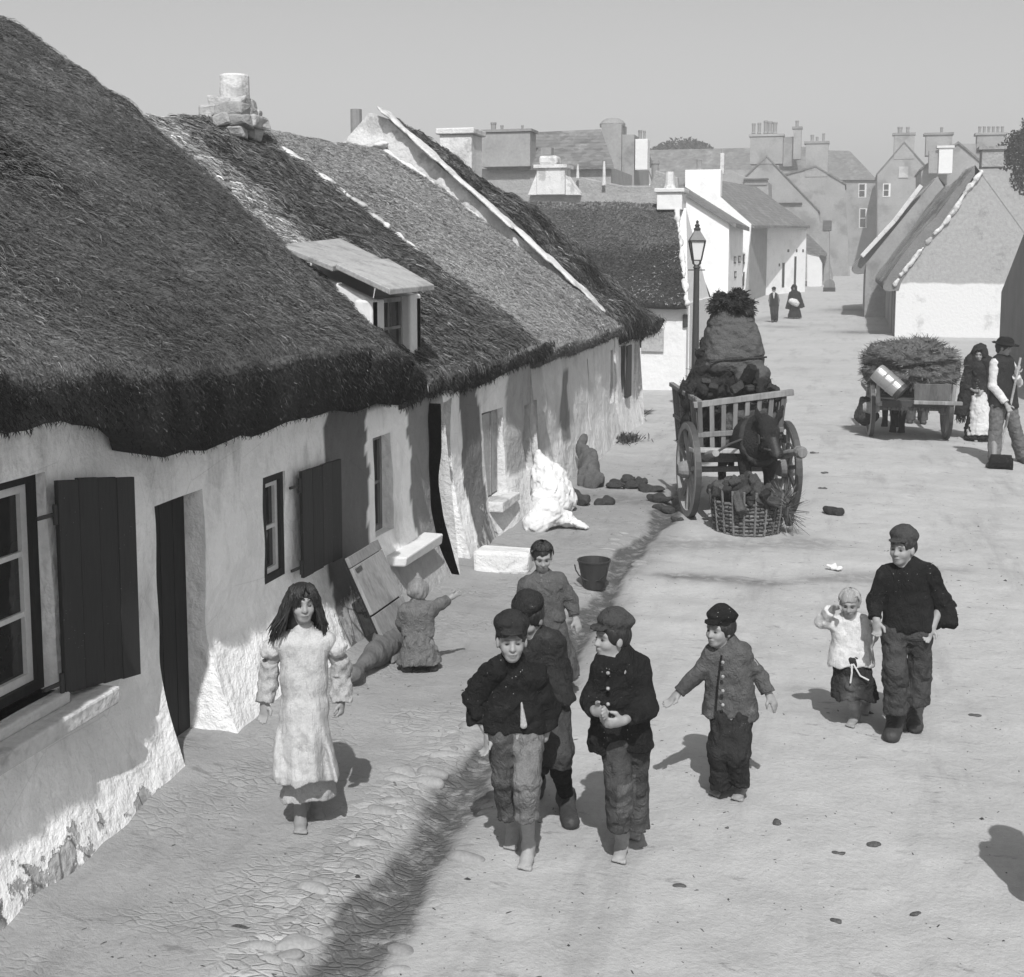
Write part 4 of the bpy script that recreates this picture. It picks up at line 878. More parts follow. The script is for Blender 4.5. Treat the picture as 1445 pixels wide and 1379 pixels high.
# ---- H: tall grey gabled house with the broad pale stack
def gable_house(name, label, y, poly, depth, m, roof_t=.16, roofm='slate', rdx=.15, ridge=None):
    """poly in photo pixels: bl, br, er, apex, el ; depth runs away from us"""
    P = pts_y(y, poly); c = np.mean(np.array(P), axis=0)
    t = thing(name, label, 'house', (c[0], y + depth / 2, gz(min(y, 165))))
    MB().prism(P, (0, depth, 0)).build('wall', M[m], t)
    bl, br, er, apx, ell = map(np.array, P); rb = MB(); dv = np.array([0, depth + .2, 0]); f0 = np.array([0, -.12, 0])
    for e, s in ((er, 1), (ell, -1)):
        o = e + (e - apx) / np.linalg.norm(e - apx) * rdx; off = np.array([.004 * s, 0, .01])
        slabs(rb, [apx + f0 + off, apx + dv + off], [o + f0 + off, o + dv + off], 0, roof_t)
    rb.build('roof', M[roofm], t); return t
hH = gable_house('gabled_house', 'tall grey gabled house with the broadest pale chimney stack carrying several pots', 118, [(985, 400), (1176, 400), (1153, 296), (1082, 222), (1000, 300)], 9, 'render_grey')
chimney(hH, 117.95, 1058, 192, 1105, 232, 1.6, 'render_grey', True, [(1063, 174, 188, 5.5), (1071, 173, 188, 5.5), (1080, 170, 188, 6), (1086, 171, 188, 6.5), (1093, 172, 188, 7)], 1.15)
far_strip = MB(); pbox(far_strip, 117.8, 1092, 286, 1132, 289, .3, .3); far_strip.build('flashing', M['iron'], hH)
hH2 = gable_house('gabled_house', 'grey gabled house whose chimney carries a row of small cowls, right of the broad stack', 126, [(1105, 400), (1200, 400), (1192, 260), (1151, 236), (1100, 250)], 10, 'render_grey')
chimney(hH2, 125.95, 1136, 202, 1169, 250, 1.5, 'render_grey', True, [(1146, 190, 199, 5), (1153, 193, 199, 4), (1162, 188, 199, 4)])
hH3 = thing('roofed_house', 'far slate-roofed house with one slim pot-topped stack between two bigger chimneys', 'house', (-5, 135, 1))
b = MB(); b.prism(pts_y(134, [(1010, 330), (1150, 330), (1150, 240), (1010, 240)]), (0, 8, 0)); b.build('wall', M['render_grey'], hH3)
b = MB(); r0, r1 = pts_y(138, [(915, 214), (1150, 209)]); e0, e1 = pts_y(133.5, [(930, 262), (1150, 262)]); slabs(b, [r0, r1], [e0, e1], 0); b.build('roof', M['slate'], hH3)
chimney(hH3, 133, 1119, 181, 1131, 225, 1.0, 'render_grey', True, [(1124.5, 170, 180, 5)]); b = MB(); pbox(b, 133.6, 1105, 193, 1120, 235, 1); b.build('stack_base', M['render_grey'], hH3)
chimney(hH3, 131, 1016, 216, 1022, 246, .8, 'mortar', False, [(1019, 210, 216, 3)])
hR = thing('stone_cottage', 'ruinous stone cottage top with crumbling gable above the white row roof', 'cottage', (-8, 108, .8))
b = MB(); b.prism(pts_y(108, [(1015, 330), (1086, 330), (1084, 256), (1068, 253), (1050, 249), (1035, 242), (1022, 246), (1015, 258)]), (0, 5, 0)); pbox(b, 107.9, 1050, 253, 1083, 262, .4, .8); b.build('wall', M['stone_grey'], hR, bevel=.05)
b = MB(); pbox(b, 107.7, 1049, 251.5, 1084, 254, .8, .7); b.build('wall_coping', M['slate'], hR)
# ---- I: plain three-storey block with hipped slate roof
hI = thing('town_house', 'tall plain grey town house with hipped slate roof and two white-edged windows', 'house', (-1, 150, 2.2))
yI = 150; b = MB(); b.prism(pts_y(yI, [(1158, 385), (1237, 385), (1237, 254), (1158, 254)]), (0, 9, 0)); b.build('wall', M['render_grey'], hI)
ev = pts_y(yI - .3, [(1150, 254), (1238, 254)]); rg = pts_y(yI + 4.5, [(1150, 212), (1199, 213)]); bk = [(ev[0][0], yI + 9.3, ev[0][2]), (ev[1][0], yI + 9.3, ev[1][2])]
mesh('roof', [*ev, *rg, *bk], [(0, 1, 3, 2), (1, 5, 3), (2, 3, 5, 4), (0, 2, 4), (0, 4, 5, 1)], M['slate'], hI, attrs={'tone': [1] * 6})
for w_ in ((1211, 259, 1223, 279), (1212, 294, 1224, 322)): far_window(hI, yI, *w_)
pbox_ = MB(); pbox(pbox_, yI - .05, 1189, 254, 1237, 256, .1, .5); pbox_.build('gutter', M['iron'], hI)
MBd = MB(); pbox(MBd, yI - .1, 1236, 257, 1238.5, 372, .15); MBd.build('downpipe', M['iron'], hI)
# ---- J: gabled house right of it
hJ = gable_house('gabled_house', 'pale grey gabled house with stout two-pot chimney and blank plaque on its gable', 140, [(1238, 380), (1330, 380), (1330, 262), (1276, 202), (1238, 246)], 9, 'render_grey')
chimney(hJ, 139.95, 1261, 190, 1291, 225, 1.4, 'render_grey', True, [(1270, 179, 189, 7), (1281, 179, 189, 5)])
far_window(hJ, 140, 1245.5, 259, 1257, 278)
b = MB(); pbox(b, 139.9, 1268, 235, 1282, 251, .2, 1.5); b.build('plaque', M['render_grey'], hJ)
# ---- stacks and roofs behind the right-hand cottage
hN = gable_house('slate_house', 'house hidden behind the right thatched cottage, showing pale slate roof and a broad double stack', 95, [(1300, 400), (1390, 400), (1390, 235), (1352, 203), (1300, 240)], 8, 'render_grey', rdx=.1)
chimney(hN, 94.9, 1306, 190, 1344, 220, 1.1, 'render_grey', True, [(1329, 179, 187, 4)]); chimney(hN, 93.5, 1310, 212, 1325, 245, .8, 'stone_grey', False); chimney(hN, 93.3, 1324, 208, 1345, 245, .9, 'whitewash', True, (), .9)
hO = thing('slate_house', 'far house showing only a chimney with a comb of small pots beside the dark tree', 'house', (8.5, 100, .6))
b = MB(); b.prism(pts_y(100, [(1340, 400), (1440, 400), (1440, 235), (1395, 203), (1340, 203)]), (0, 7, 0)); b.build('wall', M['render_grey'], hO)
chimney(hO, 99.9, 1378, 190, 1420, 215, 1.1, 'render_grey', True, [(1383 + 6.4 * i, 178, 187, 4) for i in range(6)], 1.0)

# ================================================================ right side: thatched cottage K and what stands before it
M['thatch_right'] = simple('thatch_right', .33, amt=.3, scale=1.0, fine=.4, fscale=25, bump=.8, bscale=30, bdist=.04, tone=True, spec=.0)
hK = thing('thatched_cottage', 'thatched cottage on the right with whitewashed lower gable and a white raking verge', 'cottage', (5, 55, 0))
yK = 52.0; apx = at_y(1392, 236, yK); eL = at_y(1265, 398, yK); xR = 2 * apx[0] - eL[0] + .4
def gable_mat():
    n = N('half_limed_gable'); z = n.xyz()[2]; nz = n.noise(1.6, 5)
    m1 = n.ramp(n.val('ADD', z, n.val('MULTIPLY', n.val('SUBTRACT', nz, .5), .25)), 2.02, 2.12)
    v = n.mix(m1, .58, n.val('MULTIPLY', n.val('MULTIPLY_ADD', n.val('SUBTRACT', n.noise(7, 6, rough=.7), .5), .8, 1.0), .30))
    fl = n.ramp(n.noise(1.0, 6, rough=.7), .55, .68, 1.0, .72); v = n.val('MULTIPLY', v, fl)
    st = n.ramp(n.val('MULTIPLY', n.voro(3.2, 'DISTANCE_TO_EDGE'), 1.0), 0, .05, .92, 1.0); v = n.val('MULTIPLY', v, n.mix(m1, 1.0, st))
    n.bump(n.noise(9, 6), .35, .05); return n.done(v, .95, .1)
M['gable'] = gable_mat()
apl = at_y(1383, 241, yK)
MB().prism([(eL[0], yK, -.1), (xR, yK, -.1), (xR, yK, 2.0), (apx[0] + .5, yK, apx[2] - .2), (apl[0], yK, apl[2]), (eL[0], yK, eL[2])], (0, .45, 0)).build('gable_wall', M['gable'], hK)
k1 = 66.8
MB().box((eL[0] + .004, yK + .452, -.1), (eL[0] + .4, k1, 2.1)).build('street_wall', M['render_grey'], hK)
d_ = MB(); rr = np.random.RandomState(2)
for i in range(9):
    y_ = yK + .5 + i * .27; d_.box((eL[0] - .05, y_, .0), (eL[0] + .002, y_ + .255, 1.98), rr.uniform(.75, 1.15))
d_.build('board_front', M['wood_grey'], hK)
d_ = MB(); d_.box((eL[0] - .03, yK + 3.2, 0), (eL[0] + .003, yK + 4.1, 1.9)); d_.build('door', M['wood_dark'], hK)
def roofK(parent, x_e, z_e, x_r, z_r, y0, y1, m, seed, n_str, over=.45, droop=.0):
    rng = np.random.RandomState(seed); w = Waves(seed, 1.2); w2 = Waves(seed + 1, 4)
    nu, ns = 40, 50; q = np.concatenate([np.linspace(0, 1, ns), 1 + np.array([.1, .3, .5, .7, .85, 1])])
    def P(u, q):
        s = np.clip(q, 0, 1); e = np.clip(q - 1, 0, 1); y = y0 + (y1 - y0) * u
        x = x_r + (x_e - x_r) * s; z = z_r + (z_e - z_r) * s + .16 * np.sin(np.pi * s)
        b_ = .04 * w(x, y, z) + .02 * w2(x, y, z)
        dx = np.interp(e, [0, .2, .5, .8, 1], [0, -.08, -.10, .04, .5]); dz = np.interp(e, [0, .2, .5, .8, 1], [0, -.12, -.32, -.46, -.40])
        return np.stack([x + dx - .6 * b_, y + 0 * x, z + dz + .7 * b_], -1)
    U, Q = np.meshgrid(np.linspace(0, 1, nu), q, indexing='ij'); V = P(U, Q); nq = len(q); I = np.arange(nu * nq).reshape(nu, nq)
    Fq = [np.stack([I[:-1, :-1], I[1:, :-1], I[1:, 1:], I[:-1, 1:]], -1).reshape(-1, 4)]
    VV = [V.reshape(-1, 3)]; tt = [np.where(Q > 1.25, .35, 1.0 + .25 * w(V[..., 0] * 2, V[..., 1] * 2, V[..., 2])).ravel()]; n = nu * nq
    bk = V[:, 0] * 1.0; bk[:, 0] = 2 * x_r - x_e; bk[:, 2] = z_e; VV.append(bk); tt.append(np.full(nu, .8)); J = np.arange(nu) + n; n += nu
    Fq.append(np.stack([I[:-1, 0], J[:-1], J[1:], I[1:, 0]], -1))
    k = n_str; u, s = rng.rand(k), rng.rand(k); p = P(u, s); L = rng.uniform(.10, .3, k); wd = rng.uniform(.008, .02, k); a = rng.normal(0, .4, k)
    d0 = np.array([x_e - x_r, 0, z_e - z_r]); d0 /= np.linalg.norm(d0); sd_ = np.array([0, 1.0, 0]); nr_ = np.cross(sd_, d0); nr_ *= np.sign(nr_[2])
    d = d0 * np.cos(a)[:, None] + sd_ * np.sin(a)[:, None]; sv = sd_ * np.cos(a)[:, None] - d0 * np.sin(a)[:, None]
    p = p + nr_ * (.03 * rng.rand(k))[:, None]
    SV = np.stack([p - sv * wd[:, None], p + sv * wd[:, None], p + d * L[:, None] + sv * wd[:, None] + nr_ * .02, p + d * L[:, None] - sv * wd[:, None] + nr_ * .02], 1).reshape(-1, 3)
    VV.append(SV); tt.append(np.repeat(np.exp(rng.normal(0, .4, k)), 4)); Fq.append(n + 4 * np.arange(k)[:, None] + np.arange(4)[None])
    # near end of the thick thatch closed
    cap = MB(); edge = [tuple(v) for v in V[0]]; cap.prism(edge + [(x_e + .6, y0, z_e - .1), (x_r, y0, z_r - .35)], (0, .05, 0), .5)
    o = mesh('thatched_roof', np.vstack(VV), np.vstack(Fq), m, parent, attrs={'tone': np.concatenate(tt)})
    cap.build('thatch_end', m, o); return o
rp = at_y(1376, 237, yK); lp = at_y(1238, 400, yK)
roofK(hK, eL[0] - .42, eL[2] + .10, rp[0], rp[2] + .1, yK - .02, 67.0, M['thatch_right'], 61, 12000)
vv = [(lambda p: (p[0], p[2]))(at_y(px, py, yK)) for px, py in ((1385, 243), (1362, 272), (1338, 310), (1310, 340), (1286, 370), (1270, 390), (1262, 402))]
fillet(hK, yK - .06, vv, .16, .16, 19, gap=.08)
kc = chimney(hK, yK - .01, 1385, 210, 1417, 236, 1.0, 'stone_grey', True, (), .9)
hK2 = thing('thatched_cottage', 'second thatched cottage up the right side, its white verge showing past the first', 'cottage', (5, 70, .1))
y2 = 67.6; e2, a2_ = at_y(1222, 372, y2), at_y(1312, 262, y2)
roofK(hK2, e2[0] - .55, e2[2] - .1, a2_[0] + .4, a2_[2] + .45, y2 + .3, 78, M['thatch_right'], 71, 4000)
MB().prism([(e2[0], y2, -.1), (2 * a2_[0] - e2[0], y2, -.1), (2 * a2_[0] - e2[0], y2, e2[2]), (a2_[0] + .35, y2, a2_[2] + .45), (e2[0], y2, e2[2])], (0, .29, 0)).build('gable_wall', M['render_grey'], hK2)
MB().box((e2[0] + .003, y2 + .3, -.1), (e2[0] + .3, 77.8, e2[2] - .1)).build('street_wall', M['render_grey'], hK2)
f2 = [(lambda p: (p[0], p[2]))(at_y(px, py, y2)) for px, py in ((1300, 262), (1262, 312), (1216, 362))]
cp = MB()
for (a, c_) in zip(f2[:-1], f2[1:]): cp.beam((a[0], y2 + .05, a[1]), (c_[0], y2 + .05, c_[1]), .5, .22)
cp.build('gable_coping', M['mortar'], hK2, bevel=.03)
# ---- L: roughcast gable end nearest on the right edge
M['render_dark'] = simple('roughcast', .17, amt=.3, scale=1.5, fine=.5, fscale=30, bump=.9, bscale=25, bdist=.05, tone=True)
hLr = thing('roughcast_house', 'dark roughcast house end cut off by the right edge of the view', 'house', (6, 33, 0))
X_L = 4.2; pA, pB = at_x(1413, 412, X_L), at_x(1445, 330, X_L)
yA, yB = pA[1], pB[1]; slope = (pB[2] - pA[2]) / (yA - yB); ypk = yB - 2.2; zpk = pB[2] + slope * 2.2
MB().prism([(X_L, yA, -.1), (X_L, yA, pA[2]), (X_L, ypk, zpk), (X_L, 2 * ypk - yA, pA[2]), (X_L, 2 * ypk - yA, -.1)], (7, 0, 0)).build('wall', M['render_dark'], hLr)

rl = MB()
for s_ in (1, -1):
    slabs(rl, [(X_L + .02, ypk + .004 * s_, zpk + .01), (X_L + 7.1, ypk + .004 * s_, zpk + .01)], [(X_L + .02, ypk + s_ * (yA - ypk), pA[2]), (X_L + 7.1, ypk + s_ * (yA - ypk), pA[2])], 0, .06)
rl.build('roof', M['slate'], hLr)
# ================================================================ rooftops over the lane
hU = thing('slate_house', 'large slate-roofed house over the lane with a wide ragged chimney at its left end', 'house', (-20, 62, 0))
yU = 60; b = MB(); b.prism(pts_y(yU, [(675, 420), (862, 420), (862, 236), (690, 238), (675, 238)]), (0, 6, 0)); b.build('wall', M['stone_grey'], hU)
b = MB(); r0, r1 = pts_y(yU + 3, [(715, 193), (848, 187)]); e0, e1 = pts_y(yU - .3, [(688, 241), (866, 238)]); slabs(b, [r0, r1], [e0, e1], 0); b.build('roof', M['slate'], hU)
u_c = chimney(hU, yU - .5, 679, 186, 748, 236, 1.2, 'render_grey', True, [(694, 172, 184, 9), (706, 176, 184, 5), (735, 176, 184, 4)], .8)
hT = thing('tower_house', 'pale chimney tower house above the lane roofs with domed stack', 'house', (-14, 66, 0))
yT = 66; b = MB(); b.prism(pts_y(yT, [(846, 420), (895, 420), (895, 190), (846, 190)]), (0, 5, 0)); b.build('wall', M['render_grey'], hT)
b = MB(); pbox(b, yT - .3, 848, 175, 877, 262, 1.6); b.build('chimney', M['render_grey'], hT)
a, c_ = at_y(845, 176, yT), at_y(880, 176, yT); b = MB(); b.lathe(((a[0] + c_[0]) / 2, yT + .4, a[2] - .1), [(.66, 0), (.68, .15), (.55, .3), (.35, .42), (.05, .46)], 14, .9); b.build('chimney_cap', M['stone_grey'], hT)
chimney(hT, yT - .6, 896, 196, 914, 240, .8, 'whitewash', False, [(902, 183, 197, 6), (908, 184, 197, 4)])
hV = thing('low_cottage', 'low lane cottage with squat lime-streaked chimney and one square pot', 'cottage', (-13, 47, 0))
yV = 46; b = MB(); b.prism(pts_y(yV, [(700, 430), (935, 430), (935, 272), (700, 272)]), (0, 4, 0)); b.build('wall', M['stone_grey'], hV)
v_c = chimney(hV, yV - .4, 757, 236, 797, 275, 1.0, 'mortar', True, (), .9)
b = MB(); pbox(b, yV - .2, 763, 208, 778, 219, .4); b.build('chimney_pot', M['clay_pot'], v_c); b = MB(); pbox(b, yV - .3, 760, 219, 786, 233, .7); b.build('chimney_shoulder', M['mortar'], v_c, bevel=.1)
b = MB(); b.prism(pts_y(yV - .35, [(745, 275), (757, 245), (757, 275)]), (0, .8, 0)); b.build('chimney_buttress', M['mortar'], v_c); b = MB(); b.prism(pts_y(yV - .35, [(798, 247), (818, 275), (798, 275)]), (0, .8, 0)); b.build('chimney_buttress', M['mortar'], v_c)
hW = thing('yard_wall', 'broken pale yard wall with little white pinnacles above the lane roof ridge', 'wall', (-11, 52, 0))
b = MB(); b.prism(pts_y(52, [(800, 300), (960, 300), (956, 250), (925, 240), (917, 262), (880, 262), (860, 258), (820, 250), (806, 262)]), (0, .5, 0)); b.build('rubble', M['stone_grey'], hW, bevel=.05)
for (px, t_, bt, w_) in ((816, 232, 252, 4), (853, 228, 262, 5)):
    b = MB(); a = at_y(px, bt, 51.8); c_ = at_y(px, t_, 51.8); r_ = w_ * .5 * 52 / 1800; b.lathe((a[0], 51.7, a[2]), [(r_ * 1.2, 0), (r_, .2), (r_ * .8, (c_[2] - a[2]) * .7), (r_ * .5, c_[2] - a[2])], 8); b.build('pinnacle', M['mortar'], hW)
# ================================================================ things standing in the street
M['turf'] = simple('turf_dark', .030, amt=.5, scale=7, fine=.5, fscale=45, bump=.9, bscale=30, bdist=.03, tone=True)
M['hay'] = simple('heather_hay', .11, amt=.4, scale=5, fine=.5, fscale=40, bump=.8, bscale=30, bdist=.03, tone=True)
M['wicker'] = simple('wicker', .085, amt=.4, scale=8, fine=.5, fscale=60, bump=.6, bscale=50, tone=True)
M['sack'] = simple('sackcloth', .078, amt=.45, scale=5, fine=.4, fscale=90, bump=1.0, bscale=14, bdist=.05, tone=True, blot=.2)
M['coat_dark'] = simple('animal_coat', .019, rough=.85, amt=.45, scale=9, fine=.6, fscale=60, bump=1.0, bscale=45, bdist=.02, spec=.15, tone=True)
M['tin'] = simple('pale_tin', .34, rough=.35, amt=.25, scale=5, fine=.15, bump=.15, bscale=20, spec=.5, metal=.55, tone=True)
M['white_cloth'] = simple('white_sacking', .60, amt=.12, scale=6, fine=.12, fscale=70, bump=.4, bscale=40, tone=True)
M['leaf'] = simple('leaf_dark', .035, amt=.4, scale=3, fine=.3, tone=True)
def clods(mb, rng, c, spread, n, size, tone=(.6, 1.4), up_=1.0):
    """irregular block-shaped sods thrown in a heap"""
    for i in range(n):
        p = np.array(c) + rng.uniform(-1, 1, 3) * np.array(spread); L = size * rng.uniform(.6, 1.4) * np.array([1.0, .55, .40 * up_]); A = np.linalg.qr(rng.normal(size=(3, 3)))[0]
        P = np.array([(x, y, z) for z in (-1, 1) for x, y in ((-1, -1), (1, -1), (1, 1), (-1, 1))], float) * L / 2 * rng.uniform(.75, 1.15, (8, 3)); mb.hexa(P @ A.T + p, rng.uniform(*tone))
def straws(rng, P, n, L, w, base_dirs=None):
    """loose straws on points P (m,3): thin bent blades"""
    i = rng.randint(0, len(P), n); a = P[i]; d = rng.normal(size=(n, 3)); d[:, 2] = np.abs(d[:, 2]) * .5
    if base_dirs is not None: d = base_dirs[i] * 1.2 + d * .8
    d /= np.linalg.norm(d, axis=1)[:, None]; l = rng.uniform(*L, n)[:, None]; s = np.cross(d, rng.normal(size=(n, 3))); s /= np.linalg.norm(s, axis=1)[:, None]; s *= rng.uniform(*w, n)[:, None]
    V = np.stack([a - s, a + s, a + d * l + s * .4 - (0, 0, .02), a + d * l - s * .4 - (0, 0, .02)], 1).reshape(-1, 3)
    return V, 4 * np.arange(n)[:, None] + np.arange(4)[None], np.repeat(np.exp(rng.normal(0, .5, n)), 4)
def heap(name, S, h, m, parent, disp, n, L, w, seed, tone=1.0):
    P, Q = S.mesh(h, disp); rng = np.random.RandomState(seed); up_ = P[P[:, 2] > P[:, 2].min() + .05]; c = P.mean(0); dr = up_ - c; dr /= np.linalg.norm(dr, axis=1)[:, None]
    V, Fq, t = straws(rng, up_, n, L, w, dr); 
    return mesh(name, np.vstack([P, V]), np.vstack([Q.astype(int), Fq + len(P)]), m, parent, attrs={'tone': np.concatenate([np.full(len(P), .8 * tone), t * tone])})
def wheel(parent, c, ax, R, rim_w=.07, hub=.11, n_sp=10, m='wood_grey', tone=1.0):
    """spoked cart wheel: felloes, iron tyre, hub, spokes; c centre, ax axle direction"""
    ax = np.array([ax[0], ax[1], 0.0]); ax /= np.linalg.norm(ax); u = np.array([0, 0, 1.0]); v = np.cross(ax, u); b = MB(); N_ = 40
    def ring(r0, r1, w, mb, t):
        V = []
        for i in range(N_):
            a = 2 * math.pi * i / N_; d = math.cos(a) * v + math.sin(a) * u
            V += [c + d * r0 - ax * w, c + d * r1 - ax * w, c + d * r1 + ax * w, c + d * r0 + ax * w]
        mb.add(V, [(4*i+j, 4*((i+1) % N_)+j, 4*((i+1) % N_)+(j+1) % 4, 4*i+(j+1) % 4) for i in range(N_) for j in range(4)], t)
    ring(R - .012 - rim_w, R - .012, .035, b, tone); r = b.build('wheel', M[m], parent)
    t_ = MB(); ring(R - .012, R, .032, t_, 1.6); t_.build('tyre', M['iron'], r)
    for i in range(n_sp):
        a = 2 * math.pi * i / n_sp + .2; d = math.cos(a) * v + math.sin(a) * u
        MB().beam(c + d * hub * .8 + ax * .02, c + d * (R - .02 - rim_w * .5), .045, .035, ax, tone).build('spoke', M[m], r)
    MB().tube([c - ax * .13, c - ax * .09, c, c + ax * .09, c + ax * .15], [hub * .6, hub * .85, hub, hub * .85, hub * .55], 14, tone * .9).build('hub', M[m], r)
    return r
# ---------------------------------------------------------------- street lamp
def lamp():
    x, y = -2.79, 24.2; L = thing('street_lamp', 'gas street lamp with four-sided lantern on a tapered dark post behind the loaded cart', 'street lamp', (x, y, 0))
    MB().lathe((x, y, 0), [(.13, 0), (.13, .25), (.10, .35), (.085, .6), (.075, .62), (.09, .68), (.07, .74), (.066, 1.4), (.052, 2.82), (.07, 2.84), (.045, 2.9)], 14).build('post', M['iron'], L, smooth=False)
    b = MB()
    for a in (45, 135, 225, 315): d = np.array([math.cos(rad(a + 15)), math.sin(rad(a + 15)), 0]); b.tube([np.array([x, y, 2.86]), np.array([x, y, 2.92]) + d * .09, np.array([x, y, 3.0]) + d * .10], .011, 6)
    b.tube([(x - .16, y, 2.80), (x + .16, y, 2.80)], .012, 6)
    def ring4(r, z): return [np.array([x + r * math.cos(rad(a + 15 + 45)), y + r * math.sin(rad(a + 15 + 45)), z]) for a in (0, 90, 180, 270)]
    lo, hi = ring4(.105, 2.98), ring4(.19, 3.34)
    for i in range(4): b.beam(lo[i], hi[i], .022, .022); b.beam(lo[i], lo[(i + 1) % 4], .022, .022); b.beam(hi[i], hi[(i + 1) % 4], .026, .026)
    la = b.build('lantern', M['iron'], L)
    g = MB(); g.hexa([p * 1 for p in ring4(.098, 2.985)] + [p * 1 for p in ring4(.18, 3.335)]); n = N('lantern_glass'); n.done(n.val('ADD', .62, 0.0), .25, .5); g.build('lantern_glass', n.m, la)
    r = MB(); a4, b4 = ring4(.205, 3.355), ring4(.07, 3.53); r.hexa(a4 + b4, 4.0); r.lathe((x, y, 3.53), [(.06, 0), (.065, .04), (.035, .07), (.05, .10), (.02, .14), (.03, .17), (.004, .20)], 10); r.build('lantern_roof', M['iron'], la)
lamp()
# ---------------------------------------------------------------- loaded turf cart with its donkey
def cart_one():
    a = np.array([.95, .33, 0]); a /= np.linalg.norm(a); h = np.array([a[1], -a[0], 0]); Lw = np.array([-1.76, 14.76, 0.0]); tr = 1.16; c = Lw + a * tr / 2; u = np.array([0, 0, 1.0]); R = .56
    P = lambda s, t, z: c + a * s + h * t + u * z                    # s across, t forward (towards us), z up
    ct = thing('turf_cart', 'two-wheeled slatted turf cart piled high, standing in the street beside the cottages', 'cart', c)
    wheel(ct, Lw + u * R, a, R, tone=1.25); wheel(ct, Lw + a * tr + u * R, a, R, tone=1.1)
    MB().tube([P(-tr / 2 - .04, 0, R), P(tr / 2 + .04, 0, R)], .035, 8).build('axle', M['wood_grey'], ct)
    b = MB(); 
    for i in range(6): s0 = -.45 + .15 * i; b.hexa([P(s0, -1.25, .66), P(s0 + .145, -1.25, .66), P(s0 + .145, .12, .66), P(s0, .12, .66), P(s0, -1.25, .70), P(s0 + .145, -1.25, .70), P(s0 + .145, .12, .70), P(s0, .12, .70)], .8)
    b.build('cart_bed', M['wood_grey'], ct)
    fr = MB(); rng = np.random.RandomState(7)
    top = lambda s: 1.42 + .06 * s
    fr.beam(P(-.56, .12, top(-.5) - .06), P(.60, .16, top(.6) + .02), .07, .07, tone=1.1); fr.beam(P(-.50, .11, .98), P(.50, .14, 1.04), .05, .06, tone=.8); fr.beam(P(-.50, .10, .74), P(.50, .10, .74), .06, .08, tone=.8)
    for i in range(8):
        s = -.45 + i * .128; fr.beam(P(s, .10, .70), P(s * 1.1, .15, top(s) - .02), .055, .025, h, tone=rng.uniform(.45, 1.1))
    fr.build('front_crib', M['wood_grey'], ct, bevel=.006)
    for sd in (-1, 1):
        f2 = MB(); f2.beam(P(sd * .50, .15, top(0) - .05), P(sd * .54, -1.25, 1.44), .06, .05, tone=.9); f2.beam(P(sd * .48, .12, 1.02), P(sd * .50, -1.22, 1.05), .05, .04, tone=.8)
        for i in range(11): t = .08 - i * .128; f2.beam(P(sd * .46, t, .70), P(sd * .53, t, 1.42), .05, .024, a, tone=rng.uniform(.5, .9))
        f2.build('side_crib', M['wood_grey'], ct, bevel=.005)
    for sd in (-1, 1):
        sh = MB(); sh.tube([P(sd * .44, -.6, .70), P(sd * .44, .3, .76), P(sd * .45, .62, .84), P(sd * .46, .84, .88)], [.05, .05, .045, .04], 10, 1.4); sh.build('shaft', M['wood_grey'], ct)
    MB().hexa([P(-.62, .16, .80), P(-.02, .16, .78), P(-.02, .42, .80), P(-.62, .42, .82), P(-.62, .16, .85), P(-.02, .16, .83), P(-.02, .42, .85), P(-.62, .42, .87)], 1.8).build('footboard', M['wood_grey'], ct, bevel=.01)
    MB().tube([P(.46, .80, .88), P(.465, .86, .885), P(.47, .94, .89), P(.47, .98, .89)], [.045, .07, .07, .05], 12, 1.1).build('shaft_end', M['wood_grey'], ct)
    # the load: sods of turf, then a great sack lashed on top, then a bundle of bushes
    ld = thing('turf_load', 'dark pile of turf sods heaped above the rails of the slatted cart', 'turf', P(0, -.55, .70)); S = Sculpt()
    S.cone(P(-.20, -.5, .95), P(.20, -.6, 1.0), .36, .36, .1); S.cone(P(-.12, -.50, 1.3), P(.1, -.50, 1.38), .44, .40, .1); S.cone(P(-.05, -.6, 1.5), P(0, -.6, 1.75), .40, .26, .1); S.cone(P(-.33, -.3, 1.25), P(-.30, -.4, 2.0), .17, .12, .08)
    w = Waves(71, 16); w9 = Waves(72, 44, octaves=2); heap('turf_pile', S, .018, M['turf'], ld, lambda x, y, z: .045 * w(x, y, z) + .022 * np.abs(w9(x, y, z)), 700, (.03, .09), (.003, .007), 70, .9)
    for i in range(70):
        s, t = rng.uniform(-.46, .5), rng.uniform(-.7, .14); z = 1.36 + .30 * (1 - (s / .55) ** 2) * rng.uniform(.3, 1.0) + .02; m_ = MB(); clods(m_, rng, P(s, t, z), (.02, .02, .02), 1, .17, (.4, 1.3)); m_.build('turf_sod', M['turf'], ld, bevel=.015)
    sk = thing('sack', 'big grey tied sackcloth bale lashed on top of the turf load', 'sack', P(.02, -.35, 1.65)); S = Sculpt()
    S.cone(P(-.17, -.28, 1.80), P(.19, -.28, 1.82), .17, .17, .12); S.cone(P(-.17, -.50, 1.80), P(.19, -.50, 1.82), .17, .17, .12); S.cone(P(-.15, -.30, 2.0), P(.16, -.30, 2.02), .17, .17, .12); S.cone(P(-.15, -.48, 2.0), P(.16, -.48, 2.02), .17, .17, .12); S.cone(P(-.13, -.32, 2.2), P(.11, -.32, 2.23), .15, .14, .12); S.cone(P(-.12, -.46, 2.2), P(.11, -.46, 2.23), .15, .14, .12); S.cone(P(-.12, -.34, 2.34), P(.06, -.38, 2.36), .11, .10, .08); S.cone(P(.10, -.10, 1.60), P(.32, -.13, 1.66), .12, .09, .08)
    fd = folds(73, .012, 11, 14, .12)
